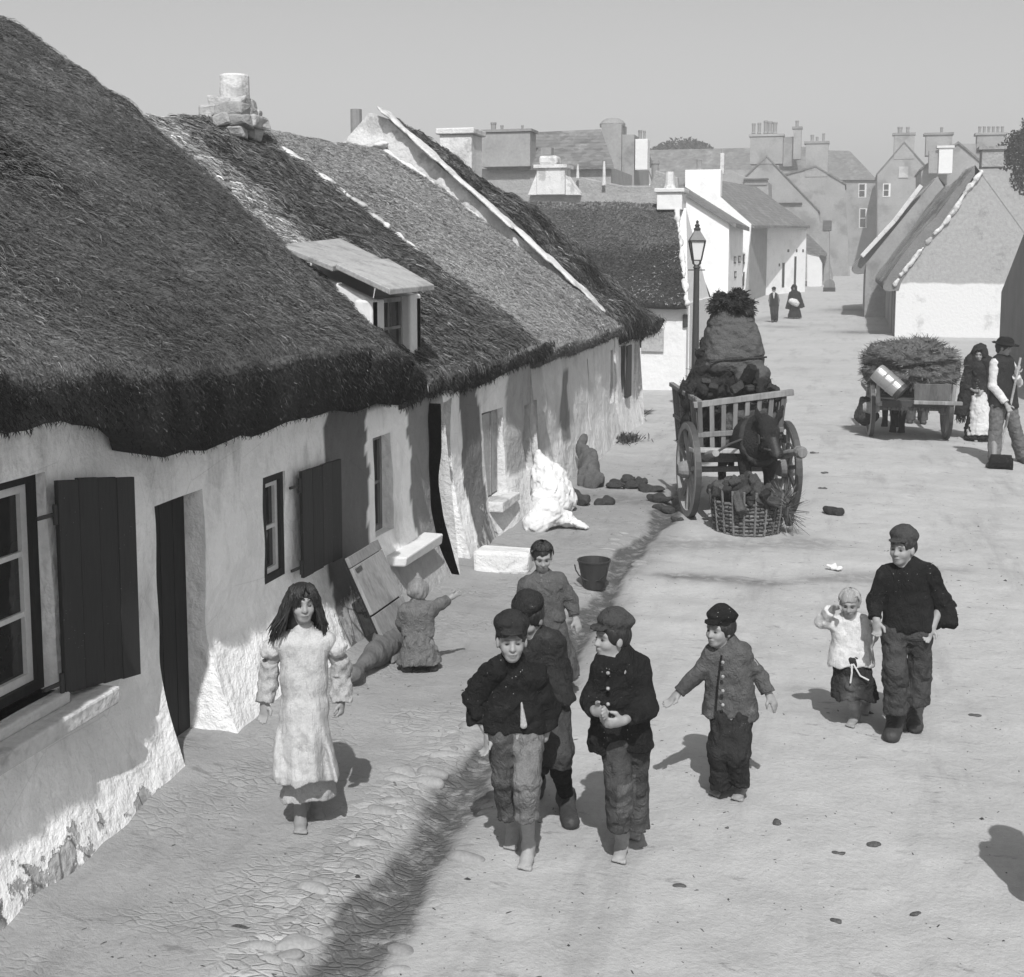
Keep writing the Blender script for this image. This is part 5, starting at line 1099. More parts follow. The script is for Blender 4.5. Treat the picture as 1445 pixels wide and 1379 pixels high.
    def lash(x, y, z):
        q = z - .10 * ((x - c[0]) * a[0] + (y - c[1]) * a[1]); o = fd(x, y, z)
        for z0 in (1.83, 2.24): o = o + .016 * np.exp(-((q - z0) / .018) ** 2)
        return o
    so = sculpt('sackcloth', S, .016, M['sack'], sk, disp=lash); b = MB()
    b.tube([P(-.33, -.12, 1.80), P(-.17, -.10, 1.83), P(.0, -.095, 1.84), P(.19, -.10, 1.85), P(.36, -.14, 1.86)], .012, 6); b.build('rope', M['cloth_dark'] if 'cloth_dark' in M else M['turf'], so)
    bu = thing('brushwood', 'dark leafy bundle of brushwood on the very top of the turf cart', 'brushwood', P(-.02, -.3, 2.38)); S = Sculpt(); S.cone(P(-.17, -.3, 2.42), P(.15, -.3, 2.45), .09, .10, .05); S.ell(P(-.02, -.3, 2.52), (.18, .17, .13), (a, h, u), .05); S.cone(P(-.02, -.3, 2.52), P(-.03, -.3, 2.60), .05, .03, .05)
    w2 = Waves(75, 24); heap('twigs', S, .018, M['turf'], bu, lambda x, y, z: .035 * w2(x, y, z), 1500, (.02, .07), (.004, .010), 76, .9)
    # horse between the shafts, facing us, head lowered
    dk = thing('cart_horse', 'small dark harnessed horse facing us between the shafts of the slatted turf cart', 'horse', P(.08, .5, 0)); S = Sculpt()
    Q = lambda s, t, z: P(s * 1.12 + .14, t * 1.05 + .10, z * 1.06)
    S.cone(Q(0, -.62, .92), Q(0, .25, .90), .235, .24, .08); S.ell(Q(0, -.05, .84), (.26, .50, .25), (a, h, u), .06); S.ell(Q(0, -.66, .98), (.22, .20, .20), (a, h, u), .06); S.ell(Q(0, .26, .86), (.22, .20, .27), (a, h, u), .06)
    Hd = lambda s, t, z: Q(s, t - .02, z - .16 * min(1.0, max(0.0, (z - .80) / .25)) if t > .3 else z)
    S.cone(Hd(.0, .26, 1.04), Hd(.02, .50, 1.24), .165, .115, .06); S.cone(Hd(.02, .48, 1.25), Hd(.025, .52, 1.24), .10, .105, .04)                         # neck up to the poll
    S.ell(Hd(.03, .60, 1.17), (.115, .10, .12), (a, h, u), .03); [S.ell(Hd(.03 + .06 * q, .60, 1.06), (.055, .075, .10), (a, h, u), .03) for q in (-1, 1)]; S.cone(Hd(.03, .64, 1.12), Hd(.045, .80, .90), .090, .066, .04); S.ell(Hd(.05, .82, .865), (.072, .062, .055), (a, h, u), .02)
    for q in (-1, 1):
        S.ell(Hd(.03 + .098 * q, .68, 1.13), (.024, .030, .024), (a, h, u), .012)
        S.cone(Hd(.025 + .065 * q, .56, 1.26), Hd(.025 + .11 * q, .57, 1.36), .036, .034, .015, flat=h, f=.55); S.cone(Hd(.025 + .11 * q, .57, 1.36), Hd(.025 + .135 * q, .59, 1.46), .034, .006, .015, flat=h, f=.55)
        S.ell(Hd(.05 + .036 * q, .875, .875), (.014, .014, .012), (a, h, u), .004, sub=True)
        S.chain([Q(.13 * q, .22, .76), Q(.125 * q, .25, .48), Q(.125 * q, .24, .41), Q(.12 * q, .25, .13), Q(.12 * q, .27, .06)], [.095, .058, .056, .040, .054], .02); S.cone(Q(.12 * q, .27, .06), Q(.12 * q, .31, .022), .052, .062, .01)
        S.chain([Q(.13 * q, -.66, .88), Q(.15 * q, -.52, .64), Q(.14 * q, -.74, .45), Q(.14 * q, -.69, .13), Q(.14 * q, -.67, .06)], [.15, .10, .052, .042, .054], .025); S.cone(Q(.14 * q, -.67, .06), Q(.14 * q, -.63, .022), .052, .062, .01)
    S.chain([Hd(.03, .62, 1.27), Hd(.035, .70, 1.20), Hd(.03, .73, 1.13)], [.026, .020, .006], .01)
    S.chain([Q(0, -.84, 1.02), Q(0, -.93, .85), Q(0, -.90, .45)], [.04, .05, .04], .02)
    w3 = Waves(78, 18); sculpt('body', S, .013, M['coat_dark'], dk, disp=lambda x, y, z: .004 * w3(x, y, z), tone=lambda V: 1 + 1.8 * np.exp(-((V[:, 2] - .74) / .05) ** 2) * (((V - Q(0, .70, 0)) @ h) > 0) + 2.5 * np.exp(-(((V - Q(.04, 0, 0)) @ a) / .022) ** 2) * (((V - Q(0, .60, 0)) @ h) > 0) * ((V[:, 2] > .82) & (V[:, 2] < 1.05)))
    S = Sculpt()
    for i in range(14): t0, t1 = 2 * math.pi * i / 14, 2 * math.pi * (i + 1) / 14; f_ = lambda t: Q(.0 + .19 * math.cos(t), .33 - .07 * math.sin(t), .92 + .26 * math.sin(t)); S.cone(f_(t0), f_(t1), .036, .036, .02)
    sculpt('straw_collar', S, .012, M['cloth_harness'], dk, disp=lambda x, y, z: .006 * w3(x * 2, y * 2, z * 2))
    S = Sculpt(); S.ell(Q(0, -.18, 1.12), (.27, .24, .09), (a, h, u), .03); S.cone(Q(-.24, -.05, 1.08), Q(-.27, -.05, .86), .07, .05, .03); S.cone(Q(.24, -.05, 1.08), Q(.27, -.02, .88), .07, .05, .03); S.cone(Q(-.2, -.1, 1.18), Q(.22, -.1, 1.20), .06, .06, .04); sculpt('saddle_sacks', S, .012, M['sack'], dk, disp=folds(79, .018, 24, 30, .2), tone=lambda V: np.full(len(V), .9))
    for q in (-1, 1): MB().tube([P(.45 * q, .80, .88), P(.34 * q + .1, .58, .94), Q(.20 * q, .36, .92)], .014, 6).build('trace', M['leather_strap'], dk); MB().hexa([Hd(.03 + .118 * q, .62, 1.08), Hd(.03 + .135 * q, .74, 1.08), Hd(.03 + .135 * q, .74, 1.17), Hd(.03 + .118 * q, .62, 1.17), Hd(.03 + .126 * q, .62, 1.08), Hd(.03 + .143 * q, .74, 1.08), Hd(.03 + .143 * q, .74, 1.17), Hd(.03 + .126 * q, .62, 1.17)]).build('blinker', M['leather_strap'], dk)
    b = MB(); b.tube([Hd(-.045, .70, .98), Hd(-.02, .80, .985), Hd(.045, .835, .985), Hd(.11, .80, .985), Hd(.135, .70, .98)], .011, 6); b.build('noseband', M['leather_strap'], dk)
M['cloth_harness'] = simple('harness_straw', .032, amt=.4, scale=12, fine=.5, fscale=60, bump=.8, bscale=50, tone=True)
M['leather_strap'] = simple('leather_strap', .05, rough=.6, amt=.4, scale=12, spec=.3, tone=True)
cart_one()
# ---------------------------------------------------------------- creel of turf in front of the cart
def creel():
    p = on_ground(1050, 757); p = p + np.array([0, .33, 0]); c = thing('wicker_creel', 'round wicker creel overflowing with turf on the road in front of the cart wheel', 'basket', p); b = MB(); rng = np.random.RandomState(9); n = 44
    for i in range(n):
        a0, a1 = 2 * math.pi * i / n, 2 * math.pi * (i + 1) / n
        for j in range(9):
            z0 = .015 + j * .042; r = .345 + .045 * z0 / .38 + .010 * (1 if (i + j) % 2 else -1) + .006 * rng.rand(); r2 = .345 + .045 * z0 / .38 + .010 * (1 if (i + 1 + j) % 2 else -1)
            b.tube([p + (r * math.cos(a0), r * math.sin(a0), z0), p + (r2 * math.cos(a1), r2 * math.sin(a1), z0 + rng.normal(0, .004))], .019, 5, rng.uniform(.6, 1.6), cap=False)
    wk = b.build('wicker', M['wicker'], c); MB().lathe(p, [(.33, .01), (.36, .36), (.345, .36), (.32, .03)], 24, .4).build('lining', M['wicker'], wk)
    for i in range(20): a0 = 2 * math.pi * i / 20; r0, r1 = .36, .415; MB().tube([p + (r0 * math.cos(a0), r0 * math.sin(a0), 0.0), p + (r1 * math.cos(a0), r1 * math.sin(a0), .44 + .06 * rng.rand())], .013, 6, rng.uniform(.7, 2.0)).build('stake', M['wicker'], wk)
    for i in range(48):
        r, t = .42 * math.sqrt(rng.rand()), rng.uniform(0, 6.28); m_ = MB(); clods(m_, rng, p + (r * math.cos(t), r * math.sin(t), .38 + .18 * (1 - r / .45) + rng.uniform(-.03, .03)), (0, 0, 0), 1, .20, (.6, 2.2)); m_.build('turf_sod', M['turf'], c, bevel=.02)
    S = Sculpt(); S.cone(p + (.40, -.05, .36), p + (.46, -.02, .12), .07, .05, .03); heap('hanging_straw', S, .016, M['wicker'], c, lambda x, y, z: 0 * x, 220, (.08, .25), (.003, .007), 12, 1.1)
creel()
# ---------------------------------------------------------------- second cart
def cart_two():
    a = np.array([1.0, .09, 0]); a /= np.linalg.norm(a); h = np.array([-a[1], a[0], 0]); Lw = np.array([.40, 22.3, 0.0]); tr = 1.24; c = Lw + a * tr / 2; u = np.array([0, 0, 1.0]); R = .50; P = lambda s, t, z: c + a * s + h * t + u * z   # t away from us
    ct = thing('hay_cart', 'low two-wheeled cart heaped with heather, standing in front of the right-hand cottage', 'cart', c)
    wheel(ct, Lw + u * R, a, R, tone=1.9); wheel(ct, Lw + a * tr + u * R, a, R, tone=1.2)
    MB().tube([P(-.66, 0, R), P(.66, 0, R)], .035, 8).build('axle', M['wood_grey'], ct)
    b = MB(); b.hexa([P(-.50, -.75, .60), P(.50, -.75, .60), P(.50, .22, .60), P(-.50, .22, .60), P(-.55, -.78, .72), P(.55, -.78, .72), P(.55, .26, .72), P(-.55, .26, .72)], .28); b.build('cart_bed', M['wood_grey'], ct, bevel=.01)
    b = MB(); b.hexa([P(-.02, -.80, .72), P(.52, -.80, .72), P(.52, -.76, .72), P(-.02, -.76, .72), P(-.04, -.86, 1.0), P(.55, -.86, 1.0), P(.55, -.82, 1.0), P(-.04, -.82, 1.0)], .65); b.build('tailboard', M['wood_grey'], ct, bevel=.008)
    b = MB(); b.beam(P(-.04, -.86, .70), P(.72, -.84, .69), .09, .06, tone=1.3); b.build('footboard', M['wood_grey'], ct, bevel=.01)
    for sd in (-1, 1): MB().tube([P(sd * .58, -.78, .68), P(sd * .60, -.80, .98)], [.035, .028], 8, 1.5).build('corner_post', M['wood_grey'], ct); MB().beam(P(sd * .56, -.8, .66), P(sd * .56, 1.9, .74), .07, .08, tone=1.0).build('shaft', M['wood_grey'], ct)
    b = MB(); rng = np.random.RandomState(3)
    for i in range(26): s = rng.uniform(-.5, .5); b.tube([P(s, -.74, .62), P(s + rng.normal(0, .02), -.76, .62 - rng.uniform(.05, .16))], [.012, .004], 5)
    b.build('hanging_strap', M['leather_strap'], ct)
    ld = thing('heather_load', 'broad flat heap of heather and sods overhanging the low cart', 'hay', P(0, 0, .72)); S = Sculpt()
    S.cone(P(-.42, -.15, 1.16), P(.48, -.15, 1.18), .30, .28, .1); S.cone(P(-.45, .05, 1.24), P(.42, .05, 1.26), .32, .30, .1); S.ell(P(-.02, -.15, 1.40), (.72, .52, .27), (a, h, u), .1); S.ell(P(.0, -.40, 1.12), (.62, .24, .17), (a, h, u), .08)
    w = Waves(81, 13); w2 = Waves(82, 40); heap('heather', S, .022, M['hay'], ld, lambda x, y, z: .05 * w(x, y, z * 2) + .012 * w2(x, y, z), 4200, (.04, .13), (.003, .007), 83)
    br = thing('tin_drum', 'shiny pale tin drum slung slantwise on the left front of the low cart', 'drum', P(-.28, -.92, .56)); d = a * .82 - u * .57; d /= np.linalg.norm(d); s_ = at_y(1237, 524, 21.35); e_ = at_y(1268, 551, 21.25); L = np.linalg.norm(e_ - s_); d = (e_ - s_) / L
    MB().tube([s_, s_ + d * .04, s_ + d * L * .33, s_ + d * (L * .33 + .02), s_ + d * (L * .33 + .04), s_ + d * L * .66, s_ + d * (L * .66 + .02), s_ + d * (L * .66 + .04), s_ + d * L], [.14, .15, .15, .158, .15, .15, .158, .15, .145], 24).build('drum_body', M['tin'], br)
    MB().tube([s_ + d * L, s_ + d * (L + .07)], [.150, .146], 24).build('drum_end', M['iron'], br)

    kb = thing('cloth_bag', 'dark cloth bag hanging behind the left wheel of the low cart', 'bag', P(-.72, .05, .30)); S = Sculpt(); S.cone(P(-.70, .1, .58), P(-.70, .1, .36), .10, .15, .06); S.ell(P(-.66, .1, .36), (.20, .14, .14), (a, h, u), .05); sculpt('cloth', S, .014, M['turf'], kb, disp=folds(84, .02, 20, 20))
    # the pony beyond, its legs showing under the bed
    py = thing('pony', 'dark pony harnessed on the far side of the low heather cart, only its legs showing', 'pony', P(-.02, 1.9, 0)); S = Sculpt(); Q = lambda s, t, z: P((s - .13) * .85, t * .9 + .48, z * .80)
    S.cone(Q(0, .1, .98), Q(0, 1.05, .98), .27, .26, .1); S.ell(Q(0, .02, 1.0), (.25, .25, .25), (a, h, u), .08); S.cone(Q(0, 1.15, 1.02), Q(0, 1.6, 1.16), .20, .14, .08); S.cone(Q(0, 1.58, 1.18), Q(0, 1.90, .85), .12, .08, .05)
    for q in (-1, 1):
        S.cone(Q(.06 * q, 1.58, 1.22), Q(.08 * q, 1.56, 1.38), .04, .012, .02)
        S.chain([Q(.09 * q, .02, .85), Q(.09 * q, .10, .66), Q(.085 * q, -.08, .46), Q(.085 * q, -.02, .14), Q(.085 * q, .0, .06)], [.15, .10, .060, .046, .058], .03); S.cone(Q(.085 * q, .0, .06), Q(.085 * q, .03, .025), .058, .066, .01)
        S.chain([Q(.12 * q, 1.0, .82), Q(.12 * q, 1.0, .46), Q(.12 * q, 1.0, .14), Q(.12 * q, 1.02, .05)], [.10, .06, .045, .056], .03); S.cone(Q(.12 * q, 1.02, .06), Q(.12 * q, 1.05, .025), .055, .062, .01)
    S.chain([Q(0, -.22, 1.1), Q(0, -.30, .8), Q(0, -.27, .5)], [.05, .05, .03], .02); sculpt('body', S, .018, M['coat_dark'], py)
cart_two()
# ---------------------------------------------------------------- sods, clods and stones on the ground
def sod(px, py, w, name, label, m, group, tone=1.0, seed=0, cat='turf', hgt=.075):
    p = on_ground(px, py); k = w * np.linalg.norm(p[:2]) / F; rng = np.random.RandomState(seed + px); S = Sculpt()
    S.cone(p + (-k * .30, 0, hgt * .35), p + (k * .30, rng.uniform(-.08, .08), hgt * .35), hgt * .5, hgt * .42, .04); S.ell(p + (rng.uniform(-.1, .1) * k, .03, hgt * .45), (k * .42, max(.09, k * .25), hgt * .55), None, .04)
    w_ = Waves(seed + px, 22); P, Q = S.mesh(.014, lambda x, y, z: .022 * w_(x, y, z)); o = mesh(name, P, Q.astype(int), M[m], None, p, False, {'tone': np.full(len(P), tone)}); return props(o, label, cat, group)
for i, (px, py, w) in enumerate(((862, 690, 34), (892, 690, 34), (852, 712, 26), (922, 694, 44), (930, 708, 40), (940, 724, 34), (880, 682, 26), (905, 684, 26), (955, 735, 22))):
    sod(px, py, w, 'turf_sod', 'dark turf sod dropped on the footway left of the cart wheel', 'turf', 'turf sods on the footway', 1.3, i)
for i, (px, py, w, l_) in enumerate(((1176, 726, 28, 'small black turf clod alone on the open road right of the creel'), (1183, 805, 16, 'white paper scrap on the dark streak across the road'),)):
    sod(px, py, w, 'turf_clod' if i == 0 else 'paper_scrap', l_, 'turf' if i == 0 else 'white_cloth', None, 1.0, i, 'turf' if i == 0 else 'paper', .08 if i == 0 else .03)
for i, (px, py) in enumerate(((1233, 1193), (1184, 1204), (1100, 1163), (1022, 1168), (1228, 1006), (1162, 668), (1150, 640), (1160, 690), (1376, 1010), (960, 1250), (1290, 1290), (1180, 1300))):
    p = on_ground(px, py); rng = np.random.RandomState(70 + i); S = Sculpt(); q_ = 1 + (py < 700) * .9
    for k_ in range(4): o_ = np.array([rng.uniform(-.022, .022), rng.uniform(-.014, .014), .002]) * q_; S.ell(p + o_, np.array([rng.uniform(.012, .020), rng.uniform(.008, .014), .008]) * q_, None, .012)
    w_ = Waves(seed := 170 + i, 60); P, Q = S.mesh(.0055, lambda x, y, z: .004 * w_(x, y, z)); props(mesh('dropping', P, Q.astype(int), M['turf'], None, p, True, {'tone': np.full(len(P), 2.6)}), 'small flat dark dropping trodden into the bare road', 'dropping', 'droppings on the road')
# bucket
p = on_ground(838, 829); bk = thing('bucket', 'dark battered tapered bucket standing by the gutter', 'bucket', p)
MB().lathe(p, [(.098, 0), (.148, .245), (.155, .25), (.155, .262), (.142, .262), (.09, .012)], 22, 1.4).build('pail', M['pail'] if 'pail' in M else M['shutter_paint'], bk, smooth=False)
b = MB(); b.tube([p + (-.15 * math.cos(t), -.05 + .15 * math.sin(t) * .3 - .10, .24 - .16 * math.sin(t)) for t in np.linspace(0, math.pi, 10)], .006, 6); b.build('handle', M['iron'], bk)
# white stone trough block
p = on_ground(706, 810); sb = thing('stone_block', 'whitewashed rectangular stone block lying by the wall', 'stone block', p); b = MB(); rr = np.random.RandomState(5)
b.hexa([p + v for v in ((-.26, -.03, -.02), (.25, .06, -.02), (.24, .34, -.02), (-.25, .28, -.02), (-.28, -.01, .21), (.27, .08, .20), (.25, .33, .20), (-.26, .28, .215))]); o = b.build('block', M['mortar'], sb, bevel=.035)
for d_ in o.data.attributes['tone'].data: d_.value = .62
o.data.materials[0] = M['plaster']; at = o.data.attributes.new('flake', 'FLOAT', 'POINT')
for d_ in at.data: d_.value = .28
# white sacking heaps
def sacks():
    p = on_ground(765, 752); q = on_ground(790, 735)
    t = thing('white_sack', 'bright white sack slumped upright against the grey cottage wall', 'sack', on_ground(778, 722)); c = on_ground(778, 722); S = Sculpt()
    S.cone(c + (-.02, .0, .13), c + (-.10, .14, .40), .23, .15, .1); S.cone(c + (-.10, .14, .40), c + (-.22, .18, .66), .13, .04, .06); S.cone(c + (.05, .2, .12), c + (.0, .22, .36), .20, .13, .08); sculpt('sacking', S, .014, M['white_cloth'], t, disp=folds(93, .022, 12, 10, .25))
    t = thing('white_sack', 'flat white sack with a trailing flap lying in front of the upright one', 'sack', p); S = Sculpt(); S.cone(p + (-.10, .10, .07), p + (.02, .20, .20), .13, .13, .08); S.cone(p + (.02, .22, .20), p + (.20, .30, .11), .12, .08, .08); S.cone(p + (.20, .30, .10), p + (.44, .27, .03), .08, .025, .06, flat=(0, 0, 1), f=.6); S.half(p, (0, 0, -1)); sculpt('sacking', S, .012, M['white_cloth'], t, disp=folds(94, .018, 16, 14, .25))
sacks()
# dark bundle leaning on the wall
c = on_ground(838, 688); t = thing('bark_log', 'dark split log leaning against the cottage wall above the turf sods', 'log', c); S = Sculpt(); top_ = at_x(822, 622, -3.52); S.chain([c + (-.05, .05, .08), c * .5 + top_ * .5 + (.02, 0, .02), top_], [.14, .13, .06], .05); w_ = Waves(95, 14)
sculpt('bark', S, .014, M['wicker'], t, disp=lambda x, y, z: .03 * w_(x * 2, y * 2, z * .6))
for i, (px, py, w) in enumerate(((812, 712, 30), (800, 702, 26))): sod(px, py, w, 'dark_stone', 'dark lumpy stone by the foot of the leaning log', 'turf', 'dark stones at the wall', 1.5, i + 40, 'stone', .16)
# old door leaning on the wall
def leaning_door():
    b0, b1 = on_ground(552, 937), on_ground(592, 905); t0, t1 = at_x(486, 789, -3.60), at_x(541, 768, -3.60); t1 = t0 + (b1 - b0) * .98 + (0, 0, .02)
    n = np.cross(b1 - b0, t0 - b0); n /= np.linalg.norm(n); n *= np.sign(n[0]) * .03
    t = thing('leaning_door', 'old two-panel wooden door leaning against the house wall below the white sill', 'door', b0); f = lambda s, v: (b0 * (1 - s) + b1 * s) * (1 - v) + (t0 * (1 - s) + t1 * s) * v
    for (v0, v1, tn) in ((0, .44, 1.0), (.455, .90, 1.15), (.905, 1.0, .9)):
        b = MB(); b.hexa([f(0, v0), f(1, v0), f(1, v0) + n, f(0, v0) + n, f(0, v1), f(1, v1), f(1, v1) + n, f(0, v1) + n], tn); b.build('panel', M['wood_grey'], t, bevel=.005)
    b = MB(); b.hexa([f(0, .0), f(.99, .0), f(.99, .0) - n * .4, f(0, .0) - n * .4, f(0, 1), f(.99, 1), f(.99, 1) - n * .4, f(0, 1) - n * .4], .5); b.build('back_boards', M['wood_dark'], t)
    b = MB(); b.beam(f(.05, .86) + n * 1.1, f(.22, .865) + n * 1.1, .03, .012, n, 1.5); b.build('hinge', M['iron'], t)
leaning_door()
# rough log at the wall foot
c0, c1 = on_ground(492, 972), on_ground(552, 925); c0 = c0 + (0, .06, .10); c1 = c1 + (0, .06, .10); t = thing('fallen_log', 'thick rough log lying along the wall foot beside the girl', 'log', (c0 + c1) / 2 - (0, 0, .1)); S = Sculpt(); S.chain([c0, c0 * .5 + c1 * .5 + (.0, 0, .0), c1], [.07, .095, .085], .04); wl = Waves(97, 12)
sculpt('bark', S, .012, M['stone_grey'], t, disp=lambda x, y, z: .022 * wl(x, y, z), tone=lambda V: np.full(len(V), .40))
# stones at the foot of the whitewashed corner by the girl
# weeds at the lane corner
def weeds(px, py, w, hgt, seed, label, n=500):
    p = on_ground(px, py); rng = np.random.RandomState(seed); k = w * np.linalg.norm(p[:2]) / F; a = np.stack([rng.normal(0, k * .35, n), rng.normal(0, k * .5, n), np.zeros(n)], -1) + p
    d = np.stack([rng.normal(0, .5, n), rng.normal(0, .5, n), rng.uniform(.4, 1, n)], -1); l = rng.uniform(.3, 1, n)[:, None] * hgt; s = rng.normal(size=(n, 3)); s[:, 2] = 0; s *= .014; V = np.stack([a - s * .4, a + s * .4, a + d * l * .6 + s, a + d * l], 1).reshape(-1, 3)
    o = mesh('weed_tuft', V, 4 * np.arange(n)[:, None] + np.arange(4)[None], M['leaf'], None, p, attrs={'tone': np.repeat(rng.uniform(.5, 2.5, n), 4)}); props(o, label, 'weeds')
weeds(876, 622, 34, .17, 1, 'dark tuft of weeds along the foot of the corner cottage wall', 700); weeds(893, 594, 14, .30, 2, 'taller dark weeds at the very corner of the lane', 500)
weeds(1030, 437, 22, .5, 3, 'low weeds and rubble at the foot of the white two-storey house', 400)
# flat stones that edge the gutter
def gutter_stones():
    rng = np.random.RandomState(51); protos = []
    for i in range(7):
        S = Sculpt(); S.ell((0, 0, .0), (rng.uniform(.07, .11), rng.uniform(.035, .055), .030), None, .02); S.ell((rng.uniform(-.04, .04), .01, 0), (.06, .04, .028), None, .03); w_ = Waves(52 + i, 22)
        P, Q = S.mesh(.010, lambda x, y, z: .008 * w_(x, y, z)); protos.append(props(mesh('cobble_stone', P, Q.astype(int), M['cobble'], None, None, True, {'tone': np.full(len(P), rng.uniform(.8, 1.15))}), 'flat pale stone set along the edge of the dark gutter', 'stone', 'stones edging the gutter'))
    n = 0
    for i in range(90):
        y = 4.75 + 9 * rng.rand() ** 1.6; gx = GUT + .045 * math.sin(y * .9) + .03 * math.sin(y * 2.3 + 1) + .10 * float(sst(6.5, 4, np.array(y))); left = rng.rand() < .75
        x = gx + (-.21 - .20 * rng.rand() if left else .20 + .06 * rng.rand()); o = protos[i % 7] if i < 7 else protos[i % 7].copy()
        if i >= 7: COL.objects.link(o)
        o.location = (x, y, gnd(x, y) - .012 - .012 * rng.rand()); o.rotation_euler = (rng.normal(0, .08), rng.normal(0, .08), rng.normal(.15, .35)); s_ = rng.uniform(.55, 1.15); o.scale = (s_, s_, s_)
M['cobble'] = simple('cobble_stone', .26, amt=.25, scale=6, fine=.3, fscale=60, bump=.5, bscale=30, tone=True)
gutter_stones()
# litter: straws, pebbles and droppings nobody could count
def litter():
    rng = np.random.RandomState(21); n = 4200; x = rng.uniform(-3.3, 3.6, n); y = 4.6 + 30 * rng.rand(n) ** 1.7; keep = (np.abs(x - GUT) > .25) | (rng.rand(n) < .9); x, y = x[keep], y[keep]; n = len(x); z, _ = ground_relief(x, y)
    clump = Waves(22, .9)(x, y); sz = rng.uniform(.0018, .0055, n) * (1 + 1.8 * (rng.rand(n) > .985)) * (1 + .5 * (clump > .5)); a = rng.uniform(0, 6.28, n); el = rng.choice([1, 1, 1.6, 3.5], n)
    V = []; Fq = []; tt = []; u = np.stack([np.cos(a), np.sin(a), 0 * a], -1); v = np.stack([-np.sin(a), np.cos(a), 0 * a], -1); c = np.stack([x, y, z], -1)
    Vv = np.stack([c - u * (sz * el)[:, None] - v * sz[:, None] * .5, c + u * (sz * el)[:, None] * .8 - v * sz[:, None] * .7, c + u * (sz * el)[:, None] + v * sz[:, None] * .6, c - u * (sz * el)[:, None] * .7 + v * sz[:, None], c + np.stack([0 * sz, 0 * sz, sz * .9], -1)], 1).reshape(-1, 3)
    b = 5 * np.arange(n)[:, None]; T = np.vstack([b + np.array([[i, (i + 1) % 4, 4]]) for i in range(4)])
    o = mesh('litter', Vv, T, M['turf'], attrs={'tone': np.repeat(np.clip(np.exp(rng.normal(1.3, .7, n)), .5, 9), 5)}); props(o, 'small stones, straws and droppings scattered over the street', 'litter', kind='stuff')
litter()
# ---------------------------------------------------------------- trees
def leafy(name, label, c, blobs, n, leaf, seed, trunk, tone=(.5, 1.6), m='leaf'):
    rng = np.random.RandomState(seed); t = thing(name, label, 'tree', c); V = []; tn = []
    w = sum(r[0] * r[1] * r[2] for _, r in blobs)
    for (o, r) in blobs:
        k = int(n * r[0] * r[1] * r[2] / w); d = rng.normal(size=(k, 3)); d /= np.linalg.norm(d, axis=1)[:, None]; q = np.array(o) + d * (rng.rand(k) ** .45)[:, None] * np.array(r); a = rng.normal(size=(k, 3)); a /= np.linalg.norm(a, axis=1)[:, None]; b = np.cross(a, rng.normal(size=(k, 3))); b /= np.linalg.norm(b, axis=1)[:, None]; s = leaf * rng.uniform(.6, 1.4, k)[:, None]
        V.append(np.stack([q - a * s, q + b * s * .5, q + a * s, q - b * s * .5], 1).reshape(-1, 3)); tn.append(np.repeat(rng.uniform(*tone, k), 4))
    V = np.vstack(V); mesh('crown', V, 4 * np.arange(len(V) // 4)[:, None] + np.arange(4)[None], M[m], t, attrs={'tone': np.concatenate(tn)})
    b = MB(); b.tube(trunk, np.linspace(.22, .08, len(trunk)), 8); 
    for (o, r) in blobs[:5]: b.tube([trunk[-2], np.array(trunk[-2]) * .4 + np.array(o) * .6 + (0, 0, .1), o], [.10, .06, .02], 6)
    b.build('trunk', M['wood_dark'], t)
pt = at_y(1430, 205, 66); x, y, z = pt
leafy('pine_tree', 'dark shaggy pine at the right edge, above the cottage chimney', (x + .9, 66, .1), [((x + .9, 66, z - .3), (1.3, 1.2, 1.2)), ((x + .1, 66, z + .35), (.55, .5, .38)), ((x - .35, 66, z - .15), (.55, .5, .28)), ((x + .8, 66, z + .95), (.6, .6, .5)), ((x - .2, 66, z - .75), (.7, .6, .45)), ((x + 1.4, 66, z - 1.6), (1.5, 1.3, 1.0))], 9000, .085, 31, [(x + 1.2, 66, .1), (x + 1.15, 66, 4), (x + 1.0, 66, z - .6), (x + .9, 66, z + .9)])
for i, (px, py, w, hh) in enumerate(((940, 213, 2.6, 1.5), (962, 208, 3.6, 2.2), (982, 211, 2.8, 1.8), (922, 217, 2.2, 1.1), (1002, 219, 2.2, 1.0))):
    q = at_y(px, py, 175); leafy('broadleaf_tree', ['pale hazy tree crown left of centre in the far clump', 'tallest hazy tree in the far clump over the roofs', 'hazy round tree on the right shoulder of the far clump', 'lowest hazy tree at the left end of the far clump', 'small hazy tree at the right end of the far clump'][i], (q[0], 175, 2), [(tuple(q - (0, 0, hh * .4)), (w, w, hh)), (tuple(q + (w * .4, 0, -hh * .8)), (w * .7, w * .7, hh * .8)), (tuple(q + (-w * .5, 0, -hh * .9)), (w * .7, w * .7, hh * .7))], 2600, .28, 40 + i, [(q[0], 175, 2), (q[0], 175, q[2] - 4), (q[0], 175, q[2] - hh)])
